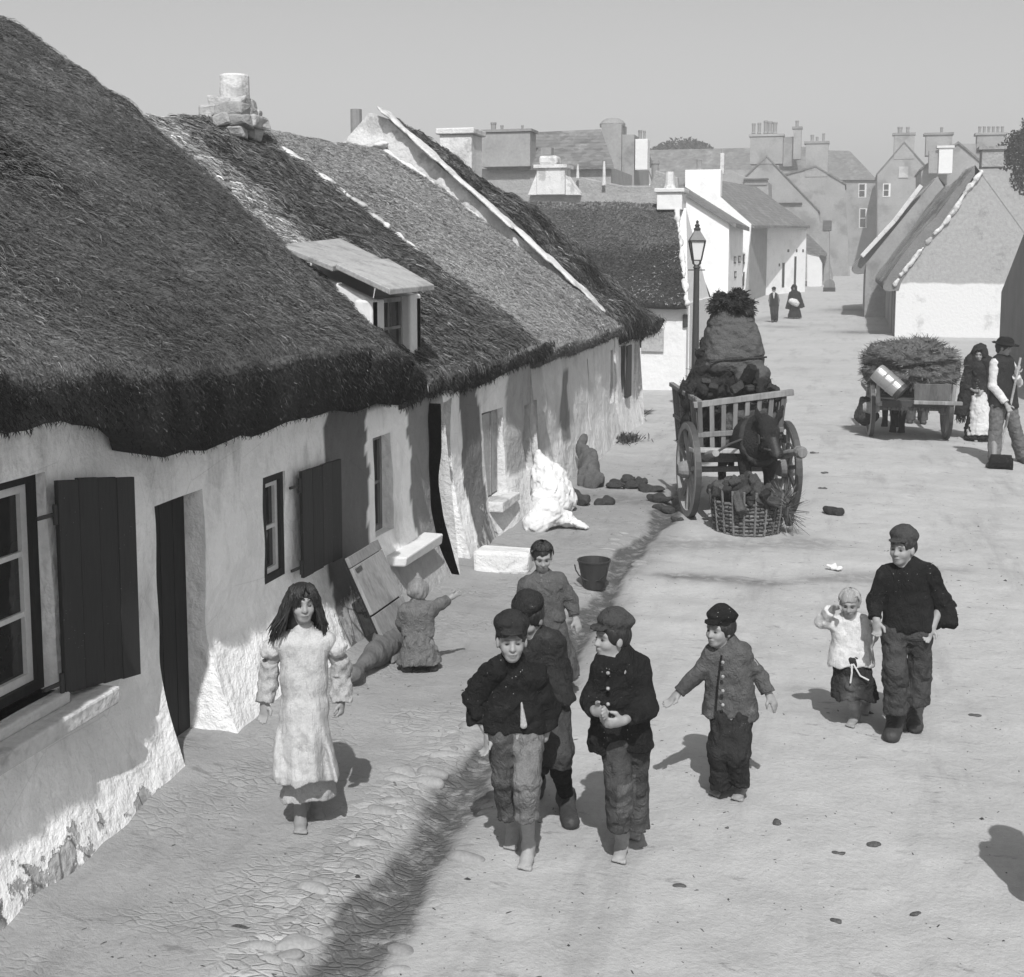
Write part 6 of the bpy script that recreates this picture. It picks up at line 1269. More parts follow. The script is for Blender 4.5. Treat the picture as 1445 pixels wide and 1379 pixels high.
# ================================================================ people
def cloth(name, v, amt=.4, scale=7, fine=.4, blot=.25, specks=0.0):
    n = N(name); x = n.val('MULTIPLY_ADD', n.val('SUBTRACT', n.noise(scale, 4), .5), 2 * amt, 1.0); y = n.val('MULTIPLY_ADD', n.val('SUBTRACT', n.noise(140, 3), .5), 2 * fine, 1.0)
    c = n.val('MULTIPLY', n.val('MULTIPLY', n.val('MULTIPLY', x, y), v), n.attr('tone')); c = n.val('MULTIPLY', c, n.ramp(n.noise(scale * .7, 6, rough=.7), .50, .62, 1.0, 1.0 - blot))
    c = n.val('MULTIPLY', c, n.ramp(n.noise(11, 6, rough=.75), .60, .64, 1.0, .78 if v > .1 else 1.5))                 # stains and rubbed places
    if specks: c = n.val('ADD', c, n.val('MULTIPLY', n.val('MULTIPLY', n.ramp(n.voro(38, 'F1'), .05, .10, 1, 0), n.ramp(n.noise(5, 3), .48, .60)), specks))
    pale = v > .2; w = n.noise(17 if pale else 15, 4, n.coord((1, 1, .18 if pale else .7)), .55, .5 if pale else 1.8); r = n.val('ABSOLUTE', n.val('SUBTRACT', w, .5))
    h = n.val('ADD', n.val('MULTIPLY', r, .022 if pale else .030), n.val('MULTIPLY', n.noise(120, 4), .004)); n.bump(h, .9, 1.0)
    M[name] = n.done(n.val('MAXIMUM', c, .004), .95, .08)
cloth('cloth_black', .014, specks=.40); cloth('cloth_dark', .026, specks=.18); cloth('cloth_charcoal', .05); cloth('cloth_mid', .085); cloth('cloth_grey', .13); cloth('cloth_light', .30); cloth('cloth_white', .52, amt=.2, fine=.15, blot=.2)
cloth('cloth_apron', .43, amt=.25, fine=.25, blot=.25, scale=9)
M['skin'] = simple('skin', .25, rough=.6, amt=.18, scale=14, fine=.15, fscale=70, bump=.15, spec=.3, tone=True)
M['skin_dirty'] = simple('skin_dirty', .24, rough=.7, amt=.35, scale=18, fine=.2, fscale=60, bump=.2, spec=.25, tone=True)
M['hair_dark'] = simple('hair_dark', .012, rough=.5, amt=.4, scale=30, stretch=(1, 1, .25), fine=.5, fscale=90, bump=.8, bscale=80, spec=.4, tone=True)
M['hair_fair'] = simple('hair_fair', .26, rough=.6, amt=.3, scale=30, stretch=(1, 1, .3), fine=.5, fscale=90, bump=.8, bscale=80, tone=True)
M['leather'] = simple('leather', .035, rough=.6, amt=.5, scale=12, fine=.3, fscale=60, bump=.5, bscale=40, spec=.35, tone=True)
M['eye_dark'] = simple('eye_dark', .008, rough=.3, amt=.1, spec=.5)

HK = .90                                             # head size against the body
class Fig:
    """a figure laid out from where its joints show: J(px, py, depth) -> point on the upright plane through its foot, depth metres nearer(-)/farther(+)"""
    def __init__(s, foot, scale=1.0, z=None):
        p = on_ground(*foot); s.o = p; v = np.array([p[0], p[1], 0.0]); s.n = v / np.linalg.norm(v); s.r = np.array([s.n[1], -s.n[0], 0.0]); s.u = np.array([0, 0, 1.0]); s.k = scale
    def J(s, px, py, d=0.0):
        w = raw(px, py); t = ((s.o - CAM) @ s.n + d) / (w @ s.n); return CAM + w * t
    def ppm(s): return F / np.linalg.norm((s.o - CAM)[:2])
def frame(f, yaw, pitch=0.0, roll=0.0):
    """head axes: forward, right (viewer's), up. yaw 0 looks at the camera, + turns to the viewer's right; pitch + looks down"""
    fw = -f.n * math.cos(rad(yaw)) + f.r * math.sin(rad(yaw)); rt = np.cross(fw, f.u) * -1; rt = np.cross(f.u, fw) * 1.0
    fw2 = fw * math.cos(rad(pitch)) - f.u * math.sin(rad(pitch)); up = f.u * math.cos(rad(pitch)) + fw * math.sin(rad(pitch))
    r2 = rt * math.cos(rad(roll)) + up * math.sin(rad(roll)); up = up * math.cos(rad(roll)) - rt * math.sin(rad(roll))
    return fw2, r2, up
def add_head(S, c, fr, k, smile=True):
    """skull, jaw, brow, nose, cheeks, lips, ears round centre c (between the ears, eye height)"""
    k = k * HK; f, r, u = fr; ax = (r, f, u); P = lambda a, b, d: c + (r * a + f * b + u * d) * k
    S.ell(P(0, -.012, .028), np.array([.073, .088, .082]) * k, ax, .02)
    S.ell(P(0, .022, -.030), np.array([.056, .058, .070]) * k, ax, .03)
    S.ell(P(0, .050, -.082), np.array([.030, .026, .022]) * k, ax, .025)               # chin
    for q in (-1, 1):
        S.ell(P(.030 * q, .055, -.030), np.array([.024, .020, .020]) * k, ax, .02)     # cheek
        S.cone(P(.010 * q, .078, .022), P(.045 * q, .062, .020), .010 * k, .008 * k, .012)   # brow
        S.ell(P(.029 * q, .083, .000), np.array([.017, .016, .0105]) * k, ax, .006, sub=True)  # socket
        S.ell(P(.029 * q, .062, .000), np.array([.013, .012, .009]) * k, ax, .004)     # eyeball under lids
        S.ell(P(.075 * q, -.006, -.008), np.array([.010, .020, .030]) * k, ax, .008)   # ear
    S.cone(P(0, .078, .008), P(0, .092, -.030), .007 * k, .0125 * k, .012)             # nose
    for q in (-1, 1): S.ell(P(.010 * q, .084, -.032), np.array([.008, .010, .007]) * k, ax, .006)
    S.ell(P(0, .080, -.056), np.array([.022, .010, .005]) * k, ax, .008); S.ell(P(0, .078, -.068), np.array([.018, .011, .006]) * k, ax, .008)
    S.cone(P(-.020, .090, -.0618), P(.020, .090, -.0618), .0042 * k, .0042 * k, 0, sub=True)   # mouth line
    return P
def head_tone(c, fr, k):
    k = k * HK; f, r, u = fr
    def t(Pt):
        q = (Pt - c) / k; a, b, d = q @ r, q @ f, q @ u; o = np.ones(len(Pt)); near = (b > .03) & (np.abs(a) < .09) & (np.abs(d) < .12)
        brow = np.exp(-((np.abs(a) - .029) / .020) ** 4 - ((d - .020) / .0065) ** 2); lips = np.exp(-(a / .021) ** 4 - ((d + .062) / .009) ** 2)
        eye = np.exp(-((np.abs(a) - .029) / .014) ** 4 - ((d + .000) / .0055) ** 2); line = np.exp(-(a / .022) ** 4 - ((d + .0618) / .003) ** 2)
        o = o * np.where(near, (1 - .72 * brow) * (1 - .45 * lips) * (1 - .8 * eye) * (1 - .6 * line), 1); return o
    return t
def add_hand(S, wrist, d, side, k, curl=.5, palm_n=None):
    """palm, four unequal bent fingers, and a thumb leaving the side near the wrist. d: direction of the hand, side: thumb side"""
    d = d / np.linalg.norm(d); side = side - d * (side @ d); side /= np.linalg.norm(side); n = np.cross(d, side) if palm_n is None else palm_n
    S.cone(wrist, wrist + d * .028 * k, .021 * k, .026 * k, .015, flat=n, f=.62); S.cone(wrist + d * .028 * k, wrist + d * .058 * k, .027 * k, .027 * k, .012, flat=n, f=.55)
    for i, (o, L) in enumerate(((.021, .050), (.0075, .057), (-.0065, .053), (-.020, .042))):
        a = wrist + d * .066 * k + side * o * k; c1, c2 = curl * .7 + .06 * i, curl * 1.5 + .08 * i; sp = side * o * 2.2
        b = a + (d * math.cos(c1) + n * math.sin(c1) + sp) * L * .5 * k; e = b + (d * math.cos(c2) + n * math.sin(c2) + sp * .6) * L * .5 * k
        S.chain([a, b, e], [.0090 * k, .0080 * k, .0068 * k], .004)
    a = wrist + d * .022 * k + side * .020 * k; b = a + (d * .55 + side * .75 + n * .25) * .034 * k; e = b + (d * .85 + side * .25 + n * .35) * .028 * k
    S.chain([a, b, e], [.0115 * k, .0095 * k, .0075 * k], .008)
def add_foot(S, ankle, toe, k, bare=True):
    """heel, arch and forefoot from the ankle to the toes, with five toes if bare"""
    d = toe - ankle; d[2] = 0; d = d / np.linalg.norm(d); u = np.array([0, 0, 1.0]); s = np.cross(u, d); g = toe[2]
    heel = ankle - d * .025 * k; heel[2] = g + .026 * k; mid = ankle + d * .05 * k; mid[2] = g + .030 * k; fore = toe - d * .035 * k; fore[2] = g + .018 * k
    S.cone(ankle, heel, .026 * k, .027 * k, .02); S.cone(ankle, mid, .028 * k, .028 * k, .03); S.cone(heel, mid, .027 * k, .026 * k, .02)
    S.cone(mid, fore, .030 * k, .034 * k, .02, flat=u, f=.62)
    if bare:
        for i in range(5):
            a = fore + s * (.028 - .0145 * i) * k + d * (.026 - .005 * abs(i - 1)) * k; a[2] = g + .013 * k; S.ell(a + d * .010 * k, np.array([.0095, .018, .011]) * k * (1.25 if i == 0 else .95), (s, d, u), .005)
    else: S.cone(fore, toe - d * .01 * k, .034 * k, .032 * k, .01, flat=u, f=.7)
def flat_cap(parent, c, fr, k, m, tilt=0.0, size=1.0):
    """soft peaked cap: slack crown, band, peak"""
    k = k * HK; f, r, u = fr; ax = (r, f, u); P = lambda a, b, d: c + (r * a + f * b + u * d) * k; S = Sculpt(); z = size
    S.cone(P(0, -.010, .062), P(0, -.014, .082), .083 * k, .088 * k, .01, flat=f, f=1.0)
    S.ell(P(.012 * tilt, -.022, .098), np.array([.093 * z, .102 * z, .036]) * k, ax, .02)
    S.ell(P(-.02, -.050, .106), np.array([.055, .045, .032]) * k, ax, .03)
    S.ell(P(0, .088, .062), np.array([.060, .034, .008]) * k, (r, f * .97 - u * .24, u * .97 + f * .24), .010)
    S.ell(P(0, -.01, .005), np.array([.068, .080, .072]) * k, ax, 0, sub=True)
    return sculpt('cap', S, .006, m, parent, disp=folds(int(abs(c[0]) * 100) % 90 + 3, .0030, 60, 40))
def short_hair(parent, c, fr, k, m, fringe=.03, seed=1):
    k = k * HK; f, r, u = fr; ax = (r, f, u); P = lambda a, b, d: c + (r * a + f * b + u * d) * k; S = Sculpt()
    S.ell(P(0, -.016, .034), np.array([.084, .096, .090]) * k, ax, .02); S.cone(P(0, -.05, .0), P(0, -.055, -.045), .062 * k, .05 * k, .03)
    S.ell(P(0, .085, -.035), np.array([.068, .075, .085]) * k, ax, .01, sub=True)
    w = Waves(seed, 70, octaves=2)
    return sculpt('hair', S, .005, m, parent, disp=lambda x, y, z: .005 * w(x, y, z * .4))
def locks(parent, c, fr, k, m, n, seed, length=.075):
    k = k * HK; f, r, u = fr; P = lambda a, b, d: c + (r * a + f * b + u * d) * k; rng = np.random.RandomState(seed); b = MB()
    for i in range(n):
        a0 = rng.uniform(-math.pi, math.pi); x, y = math.sin(a0), math.cos(a0); ps = rng.uniform(.15, 1.0); q = lambda s, g: P((.087 + g) * math.sin(s) * x, (.098 + g) * math.sin(s) * y - .016, .034 + (.092 + g) * math.cos(s))
        e = min(ps + length / .09, 1.0 + .02 if y > .55 else 1.9); pts = [q(ps + (e - ps) * t, .002 + .006 * t * rng.rand()) for t in (0, .35, .7, 1)]; w = rng.uniform(.003, .006) * k
        b.tube(pts, [w, w, w * .8, w * .25], 5, rng.uniform(.6, 1.5), cap=False)
    b.build('locks', m, parent, smooth=True)
def eyes(parent, c, fr, k):
    k = k * HK; f, r, u = fr; ax = (r, f, u); b = Sculpt()
    for q in (-1, 1): b.ell(c + (r * .029 * q + f * .0765 + u * -.001) * k, np.array([.0098, .0045, .0046]) * k, ax, 0)
    return sculpt('eyes', b, .002, M['eye_dark'], parent)
def tatter_disp(base, seed, amp=.006):
    return folds(seed, amp, 34, 22)
def limb_body(f, k, head, fr, neck, sh, hips, arms, legs, hand_info, bare=(True, True), torso_r=.062):
    """ONE continuous body: head, neck, trunk, arms with hands, legs with feet"""
    S = Sculpt(); add_head(S, head, fr, k)
    S.cone(head - fr[2] * .05 * k - fr[0] * .02 * k, neck, .042 * k, .046 * k, .03)
    a, b = sh; S.cone(neck, (a + b) / 2, .045 * k, .06 * k, .03); S.cone(a, b, .045 * k, .045 * k, .03)
    for q in (0, 1):
        ins = sh[q] * .72 + sh[1 - q] * .28; hi = hips[q] * .85 + hips[1 - q] * .15
        S.cone(ins, hi, torso_r * k, torso_r * 1.05 * k, .05)
    for q in (0, 1):
        e, w = arms[q]; S.cone(sh[q], e, .040 * k, .031 * k, .02); S.cone(e, w, .031 * k, .021 * k, .012)
        hi = hand_info[q]
        if hi is not None: add_hand(S, w, hi[0] - w, hi[1], k * hi[2] if len(hi) > 2 else k, hi[3] if len(hi) > 3 else .55)
    for q in (0, 1):
        kn, an, toe = legs[q]; S.cone(hips[q], kn, .065 * k, .043 * k, .03)
        calf = kn * .62 + an * .38; S.cone(kn, calf, .042 * k, .044 * k, .015); S.cone(calf, an, .044 * k, .028 * k, .02); add_foot(S, an.copy(), toe.copy() if bare[q] else toe * .6 + np.array([an[0], an[1], toe[2]]) * .4, k * (1 if bare[q] else .8), bare[q])
    return S
def person(label, f, k, head, yaw, pitch, neck, sh, hips, arms, legs, hand_info, bare=(True, True), roll=0, skin='skin', legtone=.75, group='people in the street', facedark=1.0):
    t = thing('person', label, 'person', f.o, group); fr = frame(f, yaw, pitch, roll)
    S = limb_body(f, k, head, fr, neck, sh, hips, arms, legs, hand_info, bare); ht = head_tone(head, fr, k)
    def tone(P):
        o = ht(P); z = P[:, 2] - f.o[2]; o = o * np.where(z < .32 * k, legtone, 1.0); return o
    sculpt('body', S, .0062 * max(k, .85), M[skin], t, tone=tone)
    eyes(t, head, fr, k); t['fr'] = 0; del t['fr']; return t, fr
def jacket(t, m, k, neck, sh, hem, arms, ends, r=.070, sr=(.048, .043, .040), collar=True, seed=1, amp=.006, hem_n=(0, 0, 1), name='jacket', k_s=.035, h=.0075, flare=1.1, cutz=None, hollow=True):
    """coat or jersey: trunk to the hem, sleeves to `ends` (point, or None)"""
    S = Sculpt(); a, b = sh
    S.cone(a, b, .050 * k, .050 * k, .03)
    for q in (0, 1):
        ins = sh[q] * .74 + sh[1 - q] * .26; S.cone(ins, hem[q], r * k, r * flare * k, .05)
    c0 = (a * .6 + b * .4); c1 = (hem[0] + hem[1]) / 2; S.cone((a + b) / 2 - np.array([0, 0, .05 * k]), c1, r * 1.05 * k, r * flare * k, .04)
    hz = min(hem[0][2], hem[1][2]) if cutz is None else cutz
    low = min([e[2] for e in ends if e is not None] + [9]); (S.hem if low > hz - .06 else S.half)(np.array([0, 0, hz]), (0, 0, -1))
    if collar: S.cone(neck - np.array([0, 0, .012]), neck + np.array([0, 0, .012 * k]), .060 * k, .054 * k, .02)
    S.cone(neck, (a + b) / 2, .058 * k, .06 * k, .03)
    o = Sculpt()
    for q in (0, 1):
        e, w = arms[q]; en = ends[q]
        if en is None: continue
        S.cone(sh[q], e, sr[0] * k, sr[1] * k, .03); S.cone(e, en, sr[1] * k, sr[2] * k, .018, cap='1')
    return sculpt(name, S, h, M[m], t, disp=folds(seed, amp, 26, 30, .3))
def trousers(t, m, k, hips, knees, ends, r=(.076, .060, .054), seed=1, amp=.006, waist=.04, name='trousers', h=.0075, tone=None):
    S = Sculpt(); mid = (hips[0] + hips[1]) / 2
    S.cone(hips[0] + (0, 0, waist * k), hips[1] + (0, 0, waist * k), .058 * k, .058 * k, .03); S.cone(hips[0], hips[1], r[0] * .9 * k, r[0] * .9 * k, .03)
    for q in (0, 1):
        S.cone(hips[q], hips[q] + (0, 0, waist * k), r[0] * .95 * k, .060 * k, .03)
        S.cone(hips[q], knees[q], r[0] * k, r[1] * k, .02); S.cone(knees[q], ends[q], r[1] * k, r[2] * k, .02, cap='1')
    return sculpt(name, S, h, M[m], t, disp=folds(seed, amp, 30, 34, .4), tone=tone)
def boots(t, k, an, toe, top, name='boot', m='leather'):
    S = Sculpt(); d = toe - an; d[2] = 0; d /= np.linalg.norm(d); u = np.array([0, 0, 1.0]); g = toe[2]
    heel = an - d * .03 * k; heel[2] = g + .035 * k; fore = toe - d * .04 * k; fore[2] = g + .030 * k
    S.cone(top, an, .046 * k, .044 * k, .02, cap='0'); S.cone(an, heel, .042 * k, .040 * k, .02); S.cone(an, fore, .044 * k, .042 * k, .03, flat=u, f=.8); S.cone(heel, fore, .040 * k, .044 * k, .015, flat=u, f=.8)
    S.half(np.array([0, 0, g - .004]), (0, 0, -1)); return sculpt(name, S, .006, M[m], t, disp=folds(int(k * 50), .004, 70, 70))
def G(px, py): return on_ground(px, py)
def up(p, h): return p + np.array([0, 0, h])

def buttons(t, pts):
    for p in pts: S = Sculpt(); S.ell(p, (.010, .010, .010), None, 0); sculpt('button', S, .004, M['cloth_light'], t)
# ---------------------------------------------------------------- 1 girl in the long pale pinafore
def girl():
    f = Fig((424, 1172)); J = f.J; k = .98; head = J(427, 853, -.02); neck = J(424, 893); sh = [J(392, 908), J(463, 906)]
    hips = [J(415, 1000), J(440, 1000)]; arms = [(J(380, 948, .02), J(374, 990, -.02)), (J(481, 946, .02), J(482, 988, -.02))]
    legs = [(J(424, 1092, -.02), up(G(424, 1160), .065), G(424, 1178)), (J(450, 1085, .02), J(446, 1140, .20), J(450, 1160, .16))]
    t, fr = person('barefoot girl with long dark wind-blown hair in a pale tattered pinafore dress', f, k, head, 8, -8, neck, sh, hips, arms, legs,
                   [(J(371, 1022, -.03), f.r + .6 * -f.n, .95, .25), (J(481, 1012, -.04), -f.r * .5 - f.n, .95, .9)], legtone=.8)
    # pinafore: yoke and straight skirt with hanging folds
    S = Sculpt(); dv = f.n
    S.cone(J(396, 907, -.01), J(460, 906, -.01), .056, .056, .03); [S.cone(J(x, 912, -.01), J(x2, 960, -.02), .056, .058, .04) for x, x2 in ((412, 414), (446, 444))]; S.cone(J(428, 918), J(429, 1000, -.02), .090, .120, .05, flat=dv, f=.82)
    S.cone(J(429, 1000, -.02), J(430, 1097, -.04), .120, .148, .02, flat=dv, f=.82); S.cone(J(430, 1097, -.04), J(430, 1120, -.04), .150, .155, .02, flat=dv, f=.8); S.hem(J(430, 1097, -.05)); S.cone(J(427, 884), J(427, 905), .055, .07, .02)
    ft = folds(5, .005, 30, 4, .25)
    def pf(x, y, z):
        a = (x - head[0]) * f.r[0] + (y - head[1]) * f.r[1]; d = np.clip((J(428, 930)[2] - z) / .5, 0, 1)
        return ft(x, y, z) * .6 + .012 * d * np.sin(a * 62 + 2.5 * z + .8) + .009 * d * np.sin(a * 33 - z * 5) - .022 * d * np.exp(-((a - .10 + .25 * (z - .55)) / .02) ** 2)
    ra = np.random.RandomState(4)
    sculpt('pinafore', S, .007, M['cloth_apron'], t, disp=pf, tone=lambda P: np.where(P[:, 2] < J(428, 1083)[2], .85, 1.0))
    S = Sculpt(); S.cone(J(434, 1060, .03), J(437, 1124, .03), .115, .128, .03, flat=dv, f=.7); S.cone(J(437, 1124, .03), J(437, 1140, .03), .128, .13, .02, flat=dv, f=.7); S.hem(J(437, 1124, .03)); sculpt('underskirt', S, .008, M['cloth_apron'], t, disp=folds(8, .012, 40, 5, .2), tone=lambda P: np.full(len(P), .8))
    for q, (s_, e_, w_) in enumerate(((J(385, 908), J(380, 935), None), (J(471, 906), J(481, 932), None))):
        S = Sculpt(); S.ell(s_ * .5 + e_ * .5 + (0, 0, .02), (.050, .050, .048), None, .02); sculpt('puff_sleeve', S, .006, M['cloth_apron'], t, disp=folds(11 + q, .008, 60, 60), tone=lambda P: np.full(len(P), 1.05))
        a, b = arms[q]; S = Sculpt(); S.cone(e_, a, .040, .044, .01, cap='0'); S.cone(a, b, .044, .043, .02, cap='1'); sculpt('sleeve', S, .006, M['cloth_light'], t, disp=folds(13 + q, .009, 55, 60, .5))
    # hair: parted in the middle, hundreds of thin locks falling past the ears and blown to one side
    fw, r, u = fr; S = Sculpt(); P = lambda a, b, d: head + (r * a + fw * b + u * d) * k * .93; rng = np.random.RandomState(2); b = MB()
    S.ell(P(0, -.022, .034), np.array([.083, .090, .084]), (r, fw, u), .02); S.cone(P(0, -.06, .0), P(-.01, -.07, -.10), .07, .075, .04); S.ell(P(.0, .095, -.055), np.array([.068, .075, .092]), (r, fw, u), .008, sub=True)
    hr = sculpt('hair', S, .006, M['hair_dark'], t)
    for i in range(330):
        a0 = rng.uniform(-2.9, 2.9); x, y = math.sin(a0), math.cos(a0); fr_ = abs(a0) < .75
        st = P(.012 * np.sign(x) + .03 * x, .045 * y - .012, .118 - .012 * abs(y)); m1 = P(.086 * x, .090 * y - .014, .065 + rng.normal(0, .008))
        if fr_:
            x2 = rng.uniform(-.075, .075); s_ = 1 if x2 > .012 else -1; st = P(.012 + .006 * s_, .045, .116); xe = .012 + (abs(x2 - .012) * .62 + .034) * s_; m1 = P(.012 + (x2 - .012) * .55 + .010 * s_, .080 - .9 * x2 * x2, .092); m2 = P(.012 + (xe - .012) * .80, .090 - 2.6 * xe * xe, .062); ed = P(xe * 1.08, .084 - 3.0 * xe * xe, .020 - .03 * rng.rand()) if rng.rand() > .12 else P(x2 * .8, .096, .035 + .015 * rng.rand())
        else:
            ln = rng.uniform(.10, .19) * (.8 if y > .3 else 1); m2 = P((.104 + .02 * rng.rand()) * x - .006, .092 * y - .018, -.03); sw = -.030 - .035 * rng.rand() if x < 0 else -.006 + .018 * rng.rand()
            ed = P((.112 + .03 * rng.rand()) * x + sw, .100 * y - .02, -.03 - ln)
        q = np.linspace(0, 1, 8)[:, None]; c0, c1, c2, c3 = st, m1, m2, ed
        crv = np.array([np.interp(q[:, 0], [0, .3, .62, 1], [c[i_] for c in (c0, c1, c2, c3)]) for i_ in range(3)]).T; crv[1:-1] = (crv[:-2] + 2 * crv[1:-1] + crv[2:]) / 4; crv[1:] += rng.normal(0, .0025, (7, 3))
        w_ = rng.uniform(.0035, .0075); b.tube(crv, [w_ * .8, w_, w_, w_, w_, w_ * .9, w_ * .7, w_ * .25], 5, rng.uniform(.5, 1.6), cap=False)
    b.build('locks', M['hair_dark'], hr, smooth=True)
girl()
# ---------------------------------------------------------------- 2 boy in front, dark jersey, rolled breeches
def boy_front():
    f = Fig((740, 1226)); J = f.J; k = 1.0; head = J(722, 905, -.04); neck = J(723, 936); sh = [J(691, 955), J(758, 953)]; hips = [J(710, 1040), J(745, 1040)]
    arms = [(J(673, 1003, .03), J(689, 1036, -.02)), (J(775, 1002, .05), J(768, 1042, .02))]
    tl, tr = G(720, 1200), G(740, 1229)
    legs = [(J(714, 1098, .0), up(G(724, 1185), .075), tl), (J(742, 1100, -.12), up(G(746, 1212), .075), tr)]
    t, fr = person('grinning barefoot boy in peaked cap, dark ragged jersey and rolled breeches, leading the group', f, k, head, 4, -6, neck, sh, hips, arms, legs, [(J(688, 1052, -.03), f.r * .6 - f.n, .95, .6), None], legtone=1.05)
    jk = jacket(t, 'cloth_black', k, neck, sh, [J(703, 1026), J(748, 1030)], arms, [J(676, 1018, .02), J(770, 1036, .03)], r=.066, sr=(.047, .048, .052), seed=3, amp=.008)
    S = Sculpt(); S.cone(J(700, 943, -.05), J(668, 990, .02), .05, .075, .02, flat=f.n, f=.8, cap='1'); sculpt('torn_sleeve', S, .007, M['cloth_black'], jk, disp=folds(33, .012, 40, 40))
    S = Sculpt(); S.cone(J(736, 992, -.082), J(739, 1024, -.090), .006, .018, .01, flat=f.n, f=.5); sculpt('shirt', S, .005, M['cloth_light'], t)
    trousers(t, 'cloth_mid', k, hips, [legs[0][0], legs[1][0]], [J(719, 1150, .05), J(744, 1152, -.08)], r=(.076, .062, .056), seed=4, waist=-.01, amp=.008, tone=lambda P: .8 + .9 * (((P - J(728, 1075)) @ f.r) > -.01))
    flat_cap(t, head, fr, k, M['cloth_dark'], size=.98)
    short_hair(t, head, fr, k * .96, M['hair_dark'], seed=2)
boy_front()
# ---------------------------------------------------------------- 3 boy half hidden behind him
def boy_behind():
    f = Fig((806, 1170)); J = f.J; k = 1.0; head = J(746, 873, .02); neck = J(756, 900, .05); sh = [J(730, 916, .08), J(782, 908, .02)]; hips = [J(752, 1005, .05), J(782, 1003)]
    arms = [(J(722, 965, .1), J(742, 1000, .0)), (J(797, 950, .05), J(785, 990, -.06))]
    legs = [(J(758, 1062, .10), up(G(757, 1120), .08), G(752, 1132)), (J(787, 1062, -.10), up(G(799, 1146), .085), G(806, 1172))]
    t, fr = person('boy in dark cap bowing his head, half hidden behind the front boy', f, k, head, -32, 20, neck, sh, hips, arms, legs, [None, (J(774, 1002, -.10), -f.r, .95, .8)], bare=(False, False))
    jacket(t, 'cloth_dark', k, neck, sh, [J(746, 985, .05), J(788, 985)], arms, [arms[0][1], arms[1][1]], r=.074, seed=7, amp=.008)
    trousers(t, 'cloth_charcoal', k, hips, [legs[0][0], legs[1][0]], [J(758, 1080, .12), J(784, 1078, -.10)], r=(.078, .070, .076), seed=8, amp=.009, name='breeches')
    for q in (0, 1):
        kn, an, toe = legs[q]; S = Sculpt(); S.cone(kn, kn * .6 + an * .4, .052, .052, .02); S.cone(kn * .6 + an * .4, an, .052, .036, .02); sculpt('stocking', S, .007, M['cloth_black'], t, disp=folds(9 + q, .004, 50, 50))
        boots(t, k, an.copy(), toe.copy(), up(an, .05))
    flat_cap(t, head, fr, k, M['cloth_dark'], size=.98); short_hair(t, head, fr, k * .96, M['hair_dark'], seed=3)
boy_behind()
# ---------------------------------------------------------------- 4 bareheaded child in the grey smock
def smock_child():
    f = Fig((792, 985)); J = f.J; k = .95; head = J(765, 786, -.03); neck = J(766, 812); sh = [J(745, 826), J(788, 822)]; hips = [J(760, 890), J(784, 890)]
    arms = [(J(735, 856, .02), J(738, 885, -.05)), (J(805, 848, .02), J(812, 873, -.02))]
    legs = [(J(768, 935, .02), up(G(772, 968), .07), G(768, 980)), (J(790, 935, -.04), up(G(795, 975), .07), G(794, 988))]
    t, fr = person('bareheaded crop-haired child in grey belted smock looking down beside the gutter', f, k, head, 8, 14, neck, sh, hips, arms, legs, [None, (J(818, 890, -.04), -f.r - f.n * .5, .95, .4)], legtone=.6)
    sm = jacket(t, 'cloth_mid', k, neck, sh, [J(755, 872), J(784, 872)], arms, [arms[0][1], J(811, 868, -.02)], r=.074, sr=(.058, .050, .038), seed=12, amp=.007, flare=.95, name='smock')
    S = Sculpt(); S.cone(J(770, 866), J(783, 957), .105, .165, .04, flat=f.n, f=.75); S.hem(J(783, 955)); sculpt('skirt', S, .008, M['cloth_mid'], t, disp=folds(14, .014, 45, 6, .2), tone=lambda P: np.full(len(P), .85))
    locks(short_hair(t, head, fr, k, M['hair_dark'], seed=5), head, fr, k * 1.02, M['hair_dark'], 200, 9)
smock_child()
# ---------------------------------------------------------------- 5 boy looking left, hands together
def boy_clasped():
    f = Fig((876, 1218)); J = f.J; k = 1.0; head = J(863, 900, -.02); neck = J(876, 926); sh = [J(852, 942, -.05), J(900, 940, .03)]; hips = [J(868, 1050, -.02), J(895, 1050, .04)]
    arms = [(J(833, 988, -.06), J(840, 1004, -.20)), (J(911, 998, -.02), J(880, 1017, -.22))]
    legs = [(J(872, 1108, -.08), up(G(878, 1200), .08), G(873, 1219)), (J(896, 1108, .08), up(G(898, 1172), .08), G(893, 1186))]
    t, fr = person('barefoot boy in round cap and black fuzzy jacket, hands together, looking left', f, k, head, -58, -4, neck, sh, hips, arms, legs, [(J(856, 1004, -.25), -f.n * .2 + f.u, 1.0, .9), (J(858, 1022, -.26), f.u * .8 - f.n * .3, 1.0, .7)], legtone=1.05)
    jacket(t, 'cloth_black', k, neck, sh, [J(853, 1052, -.02), J(898, 1052, .02)], arms, [J(839, 1001, -.17), J(888, 1015, -.20)], r=.066, sr=(.048, .045, .041), seed=15, amp=.009, flare=1.24)
    S = Sculpt(); S.cone(neck - (0, 0, .02), neck + (0, 0, .022), .060, .056, 0, cap='01'); sculpt('collar', S, .005, M['cloth_white'], t)
    trousers(t, 'cloth_charcoal', k, hips, [legs[0][0], legs[1][0]], [J(874, 1166, -.02), J(899, 1166, .10)], r=(.076, .060, .058), seed=16, amp=.008, waist=-.02, tone=lambda P: 1.0 + .9 * ((np.abs((P - J(884, 1115)) @ f.r) < .045) & (np.abs(P[:, 2] - J(884, 1112)[2]) < .075)) + .35 * (P[:, 2] < J(870, 1128)[2]))
    buttons(t, [J(858, 950 + 22 * i, -.13 - .005 * i) for i in range(3)])
    flat_cap(t, head, fr, k, M['cloth_charcoal'], size=1.0); short_hair(t, head, fr, k * .97, M['hair_dark'], seed=6)
boy_clasped()
